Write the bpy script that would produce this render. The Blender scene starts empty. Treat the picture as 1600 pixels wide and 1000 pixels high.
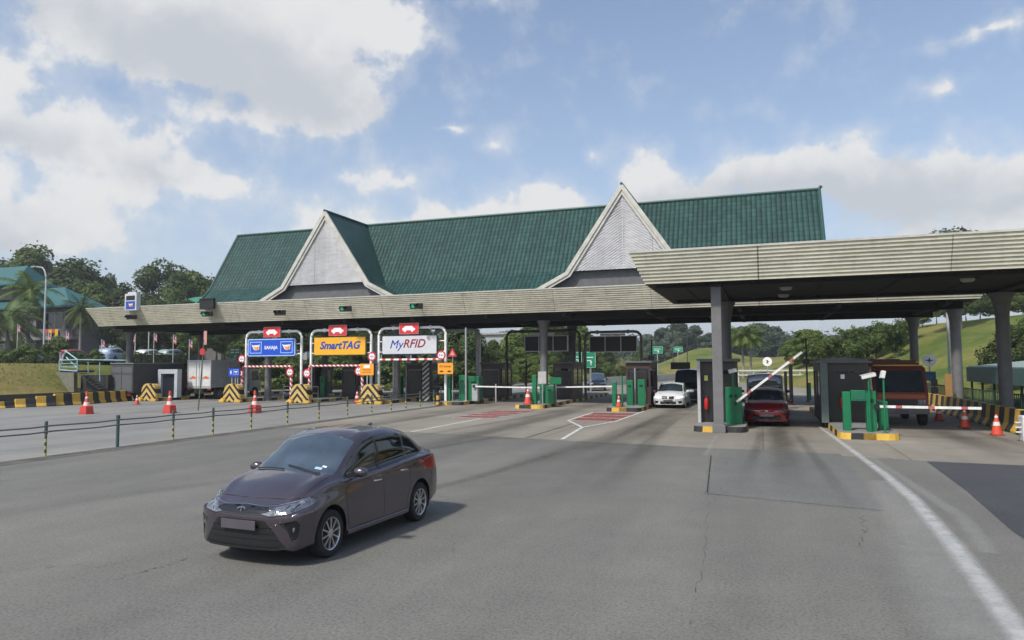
import bpy, bmesh, math, random
from mathutils import Vector, Matrix
from mathutils.bvhtree import BVHTree
R = math.radians
random.seed(7)
scene = bpy.context.scene
COL = scene.collection

# ------------------------------------------------------------------ camera
F, PITCH, ROLL, YAW, CH = 1110.0, .0637, .0062, .336, 2.5
cs, sn = math.cos(YAW), math.sin(YAW)
def lvl(x, y, z): return Vector((x*cs - y*sn, x*sn + y*cs, z))
_f = lvl(0, math.cos(PITCH), math.sin(PITCH))
_u = lvl(0, -math.sin(PITCH), math.cos(PITCH))
_r = lvl(1, 0, 0)
_r2 = _r*math.cos(ROLL) - _u*math.sin(ROLL)
_u2 = _r*math.sin(ROLL) + _u*math.cos(ROLL)
cam_data = bpy.data.cameras.new("camera")
cam = bpy.data.objects.new("camera", cam_data); COL.objects.link(cam)
cam.matrix_world = Matrix(((_r2.x, _u2.x, -_f.x, 0), (_r2.y, _u2.y, -_f.y, 0), (_r2.z, _u2.z, -_f.z, CH), (0, 0, 0, 1)))
cam_data.sensor_width = 36; cam_data.lens = F/1600*36
cam_data.clip_start = .1; cam_data.clip_end = 6000
scene.camera = cam
def ray(px, py):
    a, b = (px-800)/F, (500-py)/F
    return _f + _r2*a + _u2*b
def AY(px, py, Y):
    d = ray(px, py); t = Y/d.y; return Vector((d.x*t, Y, CH + d.z*t))
def AX(px, py, X):
    d = ray(px, py); t = X/d.x; return Vector((X, d.y*t, CH + d.z*t))
def G(px, py, z=0.0):
    d = ray(px, py); t = (z-CH)/d.z; return Vector((d.x*t, d.y*t, z))

# ------------------------------------------------------------------ light
SUN_EL, SUN_H = R(51), Vector((-.38, -.925))          # horizontal direction towards the sun
sv = Vector((SUN_H.x*math.cos(SUN_EL), SUN_H.y*math.cos(SUN_EL), math.sin(SUN_EL))).normalized()
sl = bpy.data.lights.new("sun", 'SUN'); sl.energy = 2.75; sl.angle = R(5); sl.color = (1, .955, .88)
so = bpy.data.objects.new("sun", sl); COL.objects.link(so)
so.rotation_euler = sv.to_track_quat('Z', 'Y').to_euler(); so.location = (0, 0, 60)
world = bpy.data.worlds.new("World"); scene.world = world; world.use_nodes = True
scene.view_settings.view_transform = 'Standard'; scene.view_settings.look = 'None'
scene.view_settings.exposure = 0.55; scene.view_settings.gamma = 1
def build_sky():
    nt = world.node_tree; N = nt.nodes; L = nt.links; N.clear()
    out = N.new('ShaderNodeOutputWorld'); bg = N.new('ShaderNodeBackground'); bg.inputs[1].default_value = .12
    L.new(bg.outputs[0], out.inputs[0])
    sky = N.new('ShaderNodeTexSky'); sky.sky_type = 'NISHITA'; sky.sun_disc = False
    sky.sun_elevation = SUN_EL; sky.sun_rotation = math.atan2(SUN_H.x, SUN_H.y)
    sky.air_density = 1.0; sky.dust_density = 1.6; sky.ozone_density = 1.2
    tc = N.new('ShaderNodeTexCoord')
    nrm = N.new('ShaderNodeVectorMath'); nrm.operation = 'NORMALIZE'; L.new(tc.outputs['Generated'], nrm.inputs[0])
    def M(op, a, b=None, c=None, clamp=False):
        n = N.new('ShaderNodeMath'); n.operation = op; n.use_clamp = clamp
        for i, v in enumerate((a, b, c)):
            if v is None: continue
            if isinstance(v, (int, float)): n.inputs[i].default_value = v
            else: L.new(v, n.inputs[i])
        return n.outputs[0]
    def noise(scale, detail, rough, vec):
        n = N.new('ShaderNodeTexNoise'); n.inputs['Scale'].default_value = scale; n.inputs['Detail'].default_value = detail
        n.inputs['Roughness'].default_value = rough; L.new(vec, n.inputs['Vector']); return n
    # warp the direction for ragged, billowing edges
    w = noise(7, 5, .55, nrm.outputs[0])
    sub = N.new('ShaderNodeVectorMath'); sub.operation = 'SUBTRACT'; L.new(w.outputs['Color'], sub.inputs[0]); sub.inputs[1].default_value = (.5, .5, .5)
    sc = N.new('ShaderNodeVectorMath'); sc.operation = 'SCALE'; L.new(sub.outputs[0], sc.inputs[0]); sc.inputs['Scale'].default_value = .12
    add = N.new('ShaderNodeVectorMath'); add.operation = 'ADD'; L.new(nrm.outputs[0], add.inputs[0]); L.new(sc.outputs[0], add.inputs[1])
    wd = add.outputs[0]
    sep = N.new('ShaderNodeSeparateXYZ'); L.new(nrm.outputs[0], sep.inputs[0])
    def field(blobs, vec):
        tot = None
        for (az, el, ra, re, amp) in blobs:
            d = lvl(math.sin(R(az))*math.cos(R(el)), math.cos(R(az))*math.cos(R(el)), math.sin(R(el)))
            side = lvl(math.cos(R(az)), -math.sin(R(az)), 0); up = side.cross(d)
            if up.z < 0: up = -up
            fw = side.cross(up)
            mp = N.new('ShaderNodeMapping'); mp.vector_type = 'TEXTURE'; mp.inputs['Location'].default_value = d
            mp.inputs['Rotation'].default_value = Matrix(((side.x, up.x, fw.x), (side.y, up.y, fw.y), (side.z, up.z, fw.z))).to_euler()
            mp.inputs['Scale'].default_value = (R(ra)*2.3, R(re)*2.3, 1.5)
            L.new(vec, mp.inputs[0]); gt = N.new('ShaderNodeTexGradient'); gt.gradient_type = 'QUADRATIC_SPHERE'; L.new(mp.outputs[0], gt.inputs[0])
            tot = M('MULTIPLY', gt.outputs['Fac'], amp*1.15) if tot is None else M('MULTIPLY_ADD', gt.outputs['Fac'], amp*1.15, tot)
        return tot
    # azimuth (deg right of the view axis), elevation, half widths
    B = [(-29, 25.5, 5.5, 3.0, 1.0), (-23.5, 26, 5, 3.2, .95), (-33, 22.8, 4.5, 2.4, .75), (-25, 22.2, 5.5, 2.4, .7), (-18.5, 22.8, 5.5, 3.4, .75), (-12.5, 25.8, 4.5, 2.2, .8), (-14.5, 19.8, 3.0, 2.2, .7), (-11.8, 21.0, 1.8, 1.4, .6), (-21, 18.3, 3.5, 1.0, .35), (-9, 27, 4, 1.6, .5), (-1, 28.5, 3, 1.1, .55),
         (-37.5, 17.8, 3.4, 1.8, .9), (-35, 16.2, 5, 1.5, .8), (-31.5, 15.2, 3.0, 1.1, .7), (-26.5, 16.4, 2.2, 1.5, .8), (-28, 13.6, 3.0, 1.5, .95), (-24.5, 14.2, 1.6, 1.0, .6), (-21, 13.8, 2.2, 1.0, .6),
         (-37, 10.2, 5, 2.6, 1.0), (-32, 9.2, 5, 1.9, .8), (-27, 11.6, 3, 1.2, .5), (-19, 8.8, 3.0, 1.6, .6), (-16, 11.5, 3.5, 1.6, .55),
         (-7.5, 11.4, 4.2, 1.9, 1.1), (-3.0, 11.2, 4.0, 1.6, 1.0), (1.8, 13.2, 1.8, 1.7, 1.05), (-8.5, 15.2, 1.6, .7, .6), (-12.5, 14.3, 2.4, .6, .5), (-4.5, 18.9, 1.3, .35, .6), (-1, 17.3, 1.5, .9, .45), (6, 15.2, 1.1, .9, .6), (5, 12.2, 3.2, 1.2, .7),
         (11.0, 15.2, 2.3, 2.0, 1.0), (14.5, 13.2, 3.4, 1.8, .75), (18.5, 14.3, 3.0, 1.8, .85), (22.0, 14.9, 2.6, 2.0, .95), (26.2, 14.6, 2.2, 2.0, .95), (22.5, 12.2, 3.6, 1.4, .6), (30, 8.8, 6, 1.6, .45),
         (33.0, 11.4, 3.8, 2.0, 1.05), (37.5, 11.8, 3.8, 2.0, 1.0), (28.5, 11.2, 3, 1.6, .7), (32.5, 18.4, 1.3, .9, .95), (33.5, 21.6, 2.8, .6, .7), (37.5, 26.5, 2, 1.2, .7), (29, 13.5, 1.4, 1.0, .5),
         (-20, 20, 13, 6, .14), (-31, 11, 12, 3.6, .22), (-6, 10.5, 12, 2.6, .20), (26, 12, 13, 3.0, .10), (40, 20, 8, 5, .1),
         (70, 22, 18, 8, .8), (-75, 26, 16, 9, .8), (180, 35, 26, 12, .8)]
    fine = noise(17, 10, .60, nrm.outputs[0])
    big = noise(3.2, 5, .5, nrm.outputs[0])
    def dens(vec, blobs=B):
        f = field(blobs, vec)
        f = M('ADD', f, M('MULTIPLY', M('SUBTRACT', fine.outputs['Fac'], .5), 1.9))
        f = M('ADD', f, M('MULTIPLY', M('SUBTRACT', big.outputs['Fac'], .5), .35))
        return f
    d0 = dens(wd)
    def ramp(v, a, b):
        m = N.new('ShaderNodeMapRange'); m.interpolation_type = 'SMOOTHSTEP'; m.inputs['From Min'].default_value = a; m.inputs['From Max'].default_value = b
        L.new(v, m.inputs['Value']); return m.outputs['Result']
    mask = M('ADD', M('MULTIPLY', ramp(d0, -.02, .62), .32), M('MULTIPLY', ramp(d0, .44, .78), .60))
    # light side: density sampled a little towards the sun (up and to the left)
    off = N.new('ShaderNodeVectorMath'); off.operation = 'ADD'; L.new(wd, off.inputs[0])
    off.inputs[1].default_value = tuple(_u2*.035 - _r2*.02)
    D = [(-27, 23, 9, 3.2, 1.1), (-17, 20.5, 7, 3.0, .9), (-36, 15.4, 6, 1.5, .9), (-27, 14, 4, 1.3, .6), (-5, 10, 8, 1.2, .7), (11.5, 13.4, 4, 1.5, .7), (20, 12.2, 6, 1.9, 1.0), (27, 11.2, 6, 2.6, .9), (36, 10.3, 6, 1.8, .9), (-36, 8.5, 7, 2, .8)]
    d1 = field(D, wd)
    d1 = M('ADD', d1, M('MULTIPLY', M('SUBTRACT', fine.outputs['Fac'], .5), -1.6))
    shade = ramp(d1, .0, 1.1)
    mixc = N.new('ShaderNodeMixRGB'); L.new(shade, mixc.inputs[0]); mixc.inputs[1].default_value = (4.75, 4.74, 4.7, 1); mixc.inputs[2].default_value = (3.35, 3.5, 3.72, 1)
    # hazy veil near the horizon
    veil = M('MULTIPLY', M('EXPONENT', M('MULTIPLY', sep.outputs['Z'], -4.2)), .92)
    skym = N.new('ShaderNodeMixRGB'); L.new(veil, skym.inputs[0]); L.new(sky.outputs[0], skym.inputs[1]); skym.inputs[2].default_value = (3.15, 3.5, 4.05, 1)
    tint = N.new('ShaderNodeMixRGB'); tint.blend_type = 'MULTIPLY'; tint.inputs[0].default_value = 1; L.new(skym.outputs[0], tint.inputs[1]); tint.inputs[2].default_value = (1.0, 1.0, 1.0, 1)
    fin = N.new('ShaderNodeMixRGB'); L.new(mask, fin.inputs[0]); L.new(tint.outputs[0], fin.inputs[1]); L.new(mixc.outputs[0], fin.inputs[2])
    L.new(fin.outputs[0], bg.inputs[0])
build_sky()

# ------------------------------------------------------------------ materials
MATS = {}
def mat(name, col, rough=.6, metal=0.0, var=.12, scale=3.0, bump=0.0, bscale=40.0, spec=.5, coat=0.0, emit=None, grime=0.0):
    if name in MATS: return MATS[name]
    m = bpy.data.materials.new(name); m.use_nodes = True; MATS[name] = m
    nt = m.node_tree; N = nt.nodes; L = nt.links; b = N['Principled BSDF']
    b.inputs['Roughness'].default_value = rough; b.inputs['Metallic'].default_value = metal
    b.inputs['Specular IOR Level'].default_value = spec; b.inputs['Coat Weight'].default_value = coat; b.inputs['Coat Roughness'].default_value = .03
    tc = N.new('ShaderNodeTexCoord'); n = N.new('ShaderNodeTexNoise'); n.inputs['Scale'].default_value = scale; n.inputs['Detail'].default_value = 6
    L.new(tc.outputs['Object'], n.inputs['Vector'])
    cr = N.new('ShaderNodeValToRGB'); L.new(n.outputs['Fac'], cr.inputs[0])
    cr.color_ramp.elements[0].position = .3; cr.color_ramp.elements[1].position = .7
    cr.color_ramp.elements[0].color = [c*(1-var) for c in col] + [1]; cr.color_ramp.elements[1].color = [min(1, c*(1+var)) for c in col] + [1]
    src = cr.outputs[0]
    if grime:
        g = N.new('ShaderNodeTexNoise'); g.inputs['Scale'].default_value = 1.3; g.inputs['Detail'].default_value = 8; g.inputs['Roughness'].default_value = .7
        L.new(tc.outputs['Object'], g.inputs['Vector'])
        r2 = N.new('ShaderNodeMapRange'); r2.inputs['From Min'].default_value = .48; r2.inputs['From Max'].default_value = .75; r2.inputs['To Max'].default_value = grime
        L.new(g.outputs['Fac'], r2.inputs['Value'])
        mx = N.new('ShaderNodeMixRGB'); L.new(r2.outputs[0], mx.inputs[0]); L.new(src, mx.inputs[1]); mx.inputs[2].default_value = (.06, .055, .045, 1)
        src = mx.outputs[0]
    L.new(src, b.inputs['Base Color'])
    if bump:
        n2 = N.new('ShaderNodeTexNoise'); n2.inputs['Scale'].default_value = bscale; n2.inputs['Detail'].default_value = 5; L.new(tc.outputs['Object'], n2.inputs['Vector'])
        bp = N.new('ShaderNodeBump'); bp.inputs['Strength'].default_value = bump; bp.inputs['Distance'].default_value = .02
        L.new(n2.outputs['Fac'], bp.inputs['Height']); L.new(bp.outputs[0], b.inputs['Normal'])
    if emit:
        b.inputs['Emission Color'].default_value = tuple(emit[:3]) + (1,); b.inputs['Emission Strength'].default_value = emit[3]
    return m
CONC = lambda: mat('grey_concrete', (.20, .20, .19), .85, grime=.35, bump=.3)
STEEL = lambda: mat('galvanised_steel', (.42, .43, .43), .45, .6)
WHITE = lambda: mat('white_paint', (.68, .68, .66), .45, grime=.25)
BLACK = lambda: mat('black_plastic', (.012, .012, .013), .45)
DARK = lambda: mat('dark_brown_cladding', (.035, .026, .024), .5)
GREEN = lambda: mat('green_paint', (.004, .150, .058), .42, grime=.2)
YEL = lambda: mat('yellow_paint', (.62, .38, .05), .6, grime=.55)
BLK = lambda: mat('black_paint', (.02, .02, .02), .6, var=.4)
RED = lambda: mat('red_paint', (.48, .03, .03), .5, grime=.3)
GLASS = lambda: mat('dark_glass', (.012, .016, .02), .06, spec=.8, var=.3)
TRUNK = lambda: mat('bark', (.11, .085, .06), .9, bump=.6)

# ------------------------------------------------------------------ object helpers
def tag(o, label=None, cat=None, group=None, kind=None):
    if label: o['label'] = label
    if cat: o['category'] = cat
    if group: o['group'] = group
    if kind: o['kind'] = kind
    return o
def empty(name, label, cat, loc=(0, 0, 0), rz=0, group=None):
    o = bpy.data.objects.new(name, None); COL.objects.link(o); o.location = loc; o.rotation_euler = (0, 0, rz)
    o.empty_display_size = .2
    return tag(o, label, cat, group)
def obj(name, bm, mats, parent=None, smooth=False, loc=None):
    me = bpy.data.meshes.new(name); bm.to_mesh(me); bm.free()
    if not isinstance(mats, (list, tuple)): mats = [mats]
    for m in mats: me.materials.append(m)
    if smooth:
        for p in me.polygons: p.use_smooth = True
        if smooth != 2: me.set_sharp_from_angle(angle=R(35))
    o = bpy.data.objects.new(name, me); COL.objects.link(o)
    if parent: o.parent = parent
    if loc is not None: o.location = loc
    return o
def copy_tree(o, parent=None):
    c = o.copy(); COL.objects.link(c)
    if parent: c.parent = parent
    for ch in [x for x in COL.objects if x.parent == o]: copy_tree(ch, c)
    return c
def dup(o, loc, rz=None, label=None, group=None, scale=None):
    c = copy_tree(o); c.location = loc
    if rz is not None: c.rotation_euler = (0, 0, rz)
    if scale is not None: c.scale = (scale, scale, scale) if isinstance(scale, (int, float)) else scale
    if label: c['label'] = label
    if group: c['group'] = group
    return c
def box(bm, x0, x1, y0, y1, z0, z1, bev=0.0, mi=0, M=None):
    vs = [bm.verts.new((x, y, z)) for z in (z0, z1) for y in (y0, y1) for x in (x0, x1)]
    fs = [bm.faces.new([vs[i] for i in q]) for q in ((0, 2, 3, 1), (4, 5, 7, 6), (0, 1, 5, 4), (2, 6, 7, 3), (0, 4, 6, 2), (1, 3, 7, 5))]
    for f in fs: f.material_index = mi
    if bev:
        es = list({e for f in fs for e in f.edges})
        r = bmesh.ops.bevel(bm, geom=es, offset=bev, segments=2, affect='EDGES', profile=.6)
        for f in r['faces']: f.material_index = mi
        vs = list({v for f in r['faces'] for v in f.verts} | {v for v in vs if v.is_valid})
    if M is not None:
        for v in vs: v.co = M @ v.co
    return vs
def lathe(bm, pts, seg=16, c=(0, 0, 0), mi=0, M=None, sy=1.0, a0=0.0):
    rings = []
    for r, z in pts:
        ring = []
        for i in range(seg):
            a = a0 + 2*math.pi*i/seg
            v = Vector((c[0]+r*math.cos(a), c[1]+r*math.sin(a)*sy, c[2]+z))
            ring.append(bm.verts.new(M @ v if M is not None else v))
        rings.append(ring)
    for A, B in zip(rings, rings[1:]):
        for i in range(seg):
            f = bm.faces.new((A[i], A[(i+1) % seg], B[(i+1) % seg], B[i])); f.material_index = mi
    for rg, fl in ((rings[0], True), (rings[-1], False)):
        f = bm.faces.new(rg[::-1] if fl else rg); f.material_index = mi
def tube(bm, path, r, seg=10, mi=0, r1=None, colfn=None):
    path = [Vector(p) for p in path]; rings = []
    n = len(path)
    up0 = Vector((0, 0, 1))
    for i, p in enumerate(path):
        t = (path[min(i+1, n-1)] - path[max(i-1, 0)]).normalized()
        a = t.cross(up0)
        if a.length < .05: a = t.cross(Vector((0, 1, 0)))
        a.normalize(); b = t.cross(a)
        rr = r if r1 is None else r + (r1-r)*i/max(1, n-1)
        rings.append([bm.verts.new(p + (a*math.cos(2*math.pi*k/seg) + b*math.sin(2*math.pi*k/seg))*rr) for k in range(seg)])
    for j, (A, B) in enumerate(zip(rings, rings[1:])):
        for i in range(seg):
            f = bm.faces.new((A[i], A[(i+1) % seg], B[(i+1) % seg], B[i])); f.material_index = colfn(j) if colfn else mi
    f = bm.faces.new(rings[0][::-1]); f.material_index = colfn(0) if colfn else mi
    f = bm.faces.new(rings[-1]); f.material_index = colfn(n-2) if colfn else mi
def prism(bm, pts, axis, a, b, mi=0):
    """polygon pts in the plane normal to axis, extruded from a to b"""
    def mk(p, t): return {'x': (t, p[0], p[1]), 'y': (p[0], t, p[1]), 'z': (p[0], p[1], t)}[axis]
    A = [bm.verts.new(mk(p, a)) for p in pts]; B = [bm.verts.new(mk(p, b)) for p in pts]
    n = len(pts); fs = [bm.faces.new(A[::-1]), bm.faces.new(B)]
    for i in range(n): fs.append(bm.faces.new((A[i], A[(i+1) % n], B[(i+1) % n], B[i])))
    for f in fs: f.material_index = mi
    bmesh.ops.recalc_face_normals(bm, faces=fs)
    return A+B
def text(parent, s, size, loc, m, rot=(math.pi/2, 0, 0), extrude=.006, shear=0.0, bold=0.0, name='lettering', space=1.0, sx=1.0):
    cu = bpy.data.curves.new('txt', 'FONT'); cu.body = s; cu.size = size; cu.align_x = 'CENTER'; cu.align_y = 'CENTER'
    cu.extrude = extrude; cu.shear = shear; cu.offset = bold; cu.space_character = space; cu.resolution_u = 3
    o = bpy.data.objects.new('txt', cu); COL.objects.link(o)
    dg = bpy.context.evaluated_depsgraph_get(); me = bpy.data.meshes.new_from_object(o.evaluated_get(dg))
    bpy.data.objects.remove(o); bpy.data.curves.remove(cu)
    me.materials.clear(); me.materials.append(m)
    t = bpy.data.objects.new(name, me); COL.objects.link(t); t.parent = parent; t.location = loc; t.rotation_euler = rot; t.scale = (sx, 1, 1)
    return t
def V2(bm): bmesh.ops.recalc_face_normals(bm, faces=bm.faces[:]); return bm
# ------------------------------------------------------------------ ground, roads
def smooth(a, b, x):
    t = max(0.0, min(1.0, (x-a)/(b-a))); return t*t*(3-2*t)
def redge(Y): return 10.4 if Y < 58 else max(-7.0, 10.4 - (Y-58)*.30)
def hterr(X, Y):
    h = -.05
    # raised car park and embankment on the left, beyond the barriers
    edge = -46.5 if Y < 36 else -46.5 - (Y-36)*.25
    if Y > 62: edge = -46.5 - 6.5 - (Y-62)*.05
    l = smooth(0, 7, edge - X)
    h += 2.95*l*smooth(10, 26, Y)
    # grass slope on the right
    r = smooth(0, 31, X - (redge(Y)-.6))
    h += 8.0*r*smooth(22, 80, Y)*(1-.45*smooth(120, 190, Y))
    # far hill seen between the columns
    h += 4.2*math.exp(-((X+15)/10)**2 - ((Y-205)/30)**2)
    h += 3.2*math.exp(-((X+4)/24)**2 - ((Y-200)/34)**2)
    h += 4.5*smooth(130, 190, Y)*smooth(-75, -40, -abs(X+80))*(1 if X < -45 else 0)
    # distant rolling country
    h += smooth(260, 420, Y)*4 + 2.0*math.sin(X*.013+1)*smooth(230, 350, Y)
    if abs(X) > 150 or Y > 150: h += .6*math.sin(X*.05)*math.cos(Y*.043)
    if -21 < X < redge(Y) and Y < 175: h = min(h, -.05)
    return h
def build_ground():
    bm = bmesh.new()
    xs = []; x = -2200
    while x < 2200:
        xs.append(x); a = abs(x+15)
        x += 2.0 if a < 110 else 6 if a < 220 else 40 if a < 600 else 200
    ys = []; y = -300
    while y < 3200:
        ys.append(y); y += 60 if y < -40 else 2.0 if y < 120 else 4 if y < 270 else 30 if y < 600 else 200
    g = [[bm.verts.new((x, y, hterr(x, y))) for x in xs] for y in ys]
    for j in range(len(ys)-1):
        for i in range(len(xs)-1): bm.faces.new((g[j][i], g[j][i+1], g[j+1][i+1], g[j+1][i]))
    m = bpy.data.materials.new('grass'); m.use_nodes = True; nt = m.node_tree; N = nt.nodes; L = nt.links; b = N['Principled BSDF']
    b.inputs['Roughness'].default_value = .95; b.inputs['Specular IOR Level'].default_value = .1
    tc = N.new('ShaderNodeNewGeometry')
    def nz(s, d, r):
        n = N.new('ShaderNodeTexNoise'); n.inputs['Scale'].default_value = s; n.inputs['Detail'].default_value = d; n.inputs['Roughness'].default_value = r
        L.new(tc.outputs['Position'], n.inputs['Vector']); return n
    a = nz(.09, 6, .65); c = nz(1.6, 6, .7); e = nz(.035, 3, .5)
    r1 = N.new('ShaderNodeValToRGB'); L.new(a.outputs['Fac'], r1.inputs[0])
    els = r1.color_ramp.elements; els[0].position = .36; els[0].color = (.072, .108, .024, 1); els[1].position = .66; els[1].color = (.225, .185, .068, 1)
    k = els.new(.5); k.color = (.140, .152, .040, 1)
    mx = N.new('ShaderNodeMixRGB'); mx.blend_type = 'MULTIPLY'; mx.inputs[0].default_value = 1; L.new(r1.outputs[0], mx.inputs[1])
    r2 = N.new('ShaderNodeMapRange'); r2.inputs['To Min'].default_value = .55; r2.inputs['To Max'].default_value = 1.4; L.new(c.outputs['Fac'], r2.inputs['Value'])
    L.new(r2.outputs[0], mx.inputs[2])
    L.new(mx.outputs[0], b.inputs['Base Color'])
    bp = N.new('ShaderNodeBump'); bp.inputs['Strength'].default_value = .8; bp.inputs['Distance'].default_value = .15; L.new(c.outputs['Fac'], bp.inputs['Height']); L.new(bp.outputs[0], b.inputs['Normal'])
    o = obj('ground', bm, m, smooth=2); tag(o, kind='structure')
build_ground()

def road_mat(name, c1, c2, concrete=False, lanes=(), streak=.0, speck=1.0):
    m = bpy.data.materials.new(name); m.use_nodes = True; nt = m.node_tree; N = nt.nodes; L = nt.links; b = N['Principled BSDF']
    b.inputs['Roughness'].default_value = .82; b.inputs['Specular IOR Level'].default_value = .35
    g = N.new('ShaderNodeNewGeometry'); sp = N.new('ShaderNodeSeparateXYZ'); L.new(g.outputs['Position'], sp.inputs[0])
    def M(op, a, b_=None, clamp=False):
        n = N.new('ShaderNodeMath'); n.operation = op; n.use_clamp = clamp
        for i, v in enumerate((a, b_)):
            if v is None: continue
            if isinstance(v, (int, float)): n.inputs[i].default_value = v
            else: L.new(v, n.inputs[i])
        return n.outputs[0]
    def nz(s, d, r, scl=(1, 1, 1)):
        mp = N.new('ShaderNodeMapping'); mp.inputs['Scale'].default_value = scl; L.new(g.outputs['Position'], mp.inputs[0])
        n = N.new('ShaderNodeTexNoise'); n.inputs['Scale'].default_value = s; n.inputs['Detail'].default_value = d; n.inputs['Roughness'].default_value = r
        L.new(mp.outputs[0], n.inputs['Vector']); return n.outputs['Fac']
    def mr(v, a, b_, c, d, sm=False):
        n = N.new('ShaderNodeMapRange'); n.inputs['From Min'].default_value = a; n.inputs['From Max'].default_value = b_; n.inputs['To Min'].default_value = c; n.inputs['To Max'].default_value = d
        if sm: n.interpolation_type = 'SMOOTHSTEP'
        L.new(v, n.inputs['Value']); return n.outputs[0]
    cr = N.new('ShaderNodeMixRGB'); L.new(mr(nz(.22, 5, .6), .35, .65, 0, 1), cr.inputs[0]); cr.inputs[1].default_value = c1 + (1,); cr.inputs[2].default_value = c2 + (1,)
    # along-lane wear streaks
    f = mr(nz(1.0, 4, .6, (.55, .05, 1)), .3, .7, .86, 1.12)
    f = M('MULTIPLY', f, mr(nz(1.1, 6, .65), .3, .7, .93, 1.07))
    # aggregate
    f = M('MULTIPLY', f, mr(nz(30, 4, .75), .32, .68, 1-.30*speck, 1+.30*speck))
    vo = N.new('ShaderNodeTexVoronoi'); vo.inputs['Scale'].default_value = 22; L.new(g.outputs['Position'], vo.inputs['Vector'])
    f = M('MULTIPLY', f, mr(vo.outputs['Distance'], 0, .45, 1-.28*speck, 1.05))
    # oil-darkened bands down the middle of each lane
    tot = None
    for (x, wd, y0, y1, amt) in lanes:
        d = M('DIVIDE', M('SUBTRACT', M('ADD', sp.outputs['X'], M('MULTIPLY', M('SUBTRACT', nz(.35, 2, .5), .5), 1.3)), x), wd)
        q = M('EXPONENT', M('MULTIPLY', M('MULTIPLY', d, d), -1.0))
        q = M('MULTIPLY', q, mr(sp.outputs['Y'], y0, y1, 0, amt, True))
        tot = q if tot is None else M('MAXIMUM', tot, q)
    if tot is not None:
        tot = M('MULTIPLY', tot, mr(nz(.8, 5, .6, (1, .35, 1)), .3, .62, .35, 1.0))
        f = M('MULTIPLY', f, M('SUBTRACT', 1.0, tot))
    if concrete:
        br = N.new('ShaderNodeTexBrick'); br.offset = 0; br.inputs['Scale'].default_value = 1; br.inputs['Brick Width'].default_value = 3.6; br.inputs['Row Height'].default_value = 5.2
        br.inputs['Mortar Size'].default_value = .025; br.inputs['Mortar Smooth'].default_value = .3
        L.new(g.outputs['Position'], br.inputs['Vector'])
        f = M('MULTIPLY', f, mr(br.outputs['Fac'], 0, 1, 1, .62))
    # fine cracks
    wv = N.new('ShaderNodeTexVoronoi'); wv.feature = 'DISTANCE_TO_EDGE'; wv.inputs['Scale'].default_value = .13
    ws = N.new('ShaderNodeVectorMath'); ws.operation = 'ADD'; L.new(g.outputs['Position'], ws.inputs[0])
    wn = N.new('ShaderNodeTexNoise'); wn.inputs['Scale'].default_value = .8; wn.inputs['Detail'].default_value = 6; L.new(g.outputs['Position'], wn.inputs['Vector'])
    wsc = N.new('ShaderNodeVectorMath'); wsc.operation = 'SCALE'; wsc.inputs['Scale'].default_value = 2.2; L.new(wn.outputs['Color'], wsc.inputs[0]); L.new(wsc.outputs[0], ws.inputs[1])
    L.new(ws.outputs[0], wv.inputs['Vector'])
    crk = M('MULTIPLY', mr(wv.outputs['Distance'], .0, .003, .3, 0), mr(nz(.25, 2, .5), .52, .6, 0, 1))
    f = M('MULTIPLY', f, M('SUBTRACT', 1.0, crk))
    mx = N.new('ShaderNodeMixRGB'); mx.blend_type = 'MULTIPLY'; mx.inputs[0].default_value = 1; L.new(cr.outputs[0], mx.inputs[1]); L.new(f, mx.inputs[2])
    L.new(mx.outputs[0], b.inputs['Base Color'])
    bp = N.new('ShaderNodeBump'); bp.inputs['Strength'].default_value = .45; bp.inputs['Distance'].default_value = .012; L.new(nz(30, 3, .7), bp.inputs['Height']); L.new(bp.outputs[0], b.inputs['Normal'])
    return m
def sheet(name, pts, z, m, sub=0):
    bm = bmesh.new(); vs = [bm.verts.new((p[0], p[1], z)) for p in pts]; bm.faces.new(vs)
    if bm.faces[:][0].normal.z < 0 or True:
        bm.normal_update()
        if bm.faces[:][0].normal.z < 0: bmesh.ops.reverse_faces(bm, faces=bm.faces[:])
    return tag(obj(name, bm, m), kind='structure')
LANES = [(-16, 1.0, 12, 36, .34), (-9.9, .9, 10, 34, .50), (-4.2, .8, 12, 30, .58), (.6, .75, 8, 27, .55), (6.2, .8, 16, 30, .40)]
ASPH = road_mat('worn_asphalt', (.128, .127, .115), (.152, .149, .132), lanes=[(-8.8, 1.3, 8, 26, .36), (-4.0, 1.4, 7, 24, .38), (-14.5, 1.2, 6, 26, .26), (.6, .8, 11, 24, .26)])
CONCR = road_mat('worn_concrete', (.186, .170, .140), (.235, .218, .184), True, LANES, speck=.5)
CONCL = road_mat('pale_concrete', (.178, .177, .166), (.218, .216, .200), True, [(-22.5, .8, 20, 44, .3), (-27.5, .8, 20, 44, .3), (-33, .8, 20, 44, .3), (-39, .9, 20, 44, .3)], speck=.5)
ASPD = road_mat('new_asphalt', (.048, .050, .056), (.058, .060, .066))
ASPM = road_mat('patched_asphalt', (.118, .121, .114), (.138, .140, .131), lanes=[(.6, .6, 12, 20, .12)])
ASPS = road_mat('grey_asphalt', (.17, .165, .145), (.21, .2, .175))
sheet('road', [(-19.0, -60), (60, -60), (60, 20), (10, 20.2), (3.8, 20.8), (-1.67, 22.2), (-12.4, 24.3), (-19.0, 24.8)], 0.0, ASPH)
sheet('road', [(-19.0, 24.8), (-12.4, 24.3), (-1.67, 22.2), (3.8, 20.8), (10, 20.2), (60, 20), (60, 22), (10.4, 24), (10.4, 58), (-7, 116), (-7, 190), (-19.0, 190)], 0.0, CONCR)
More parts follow.
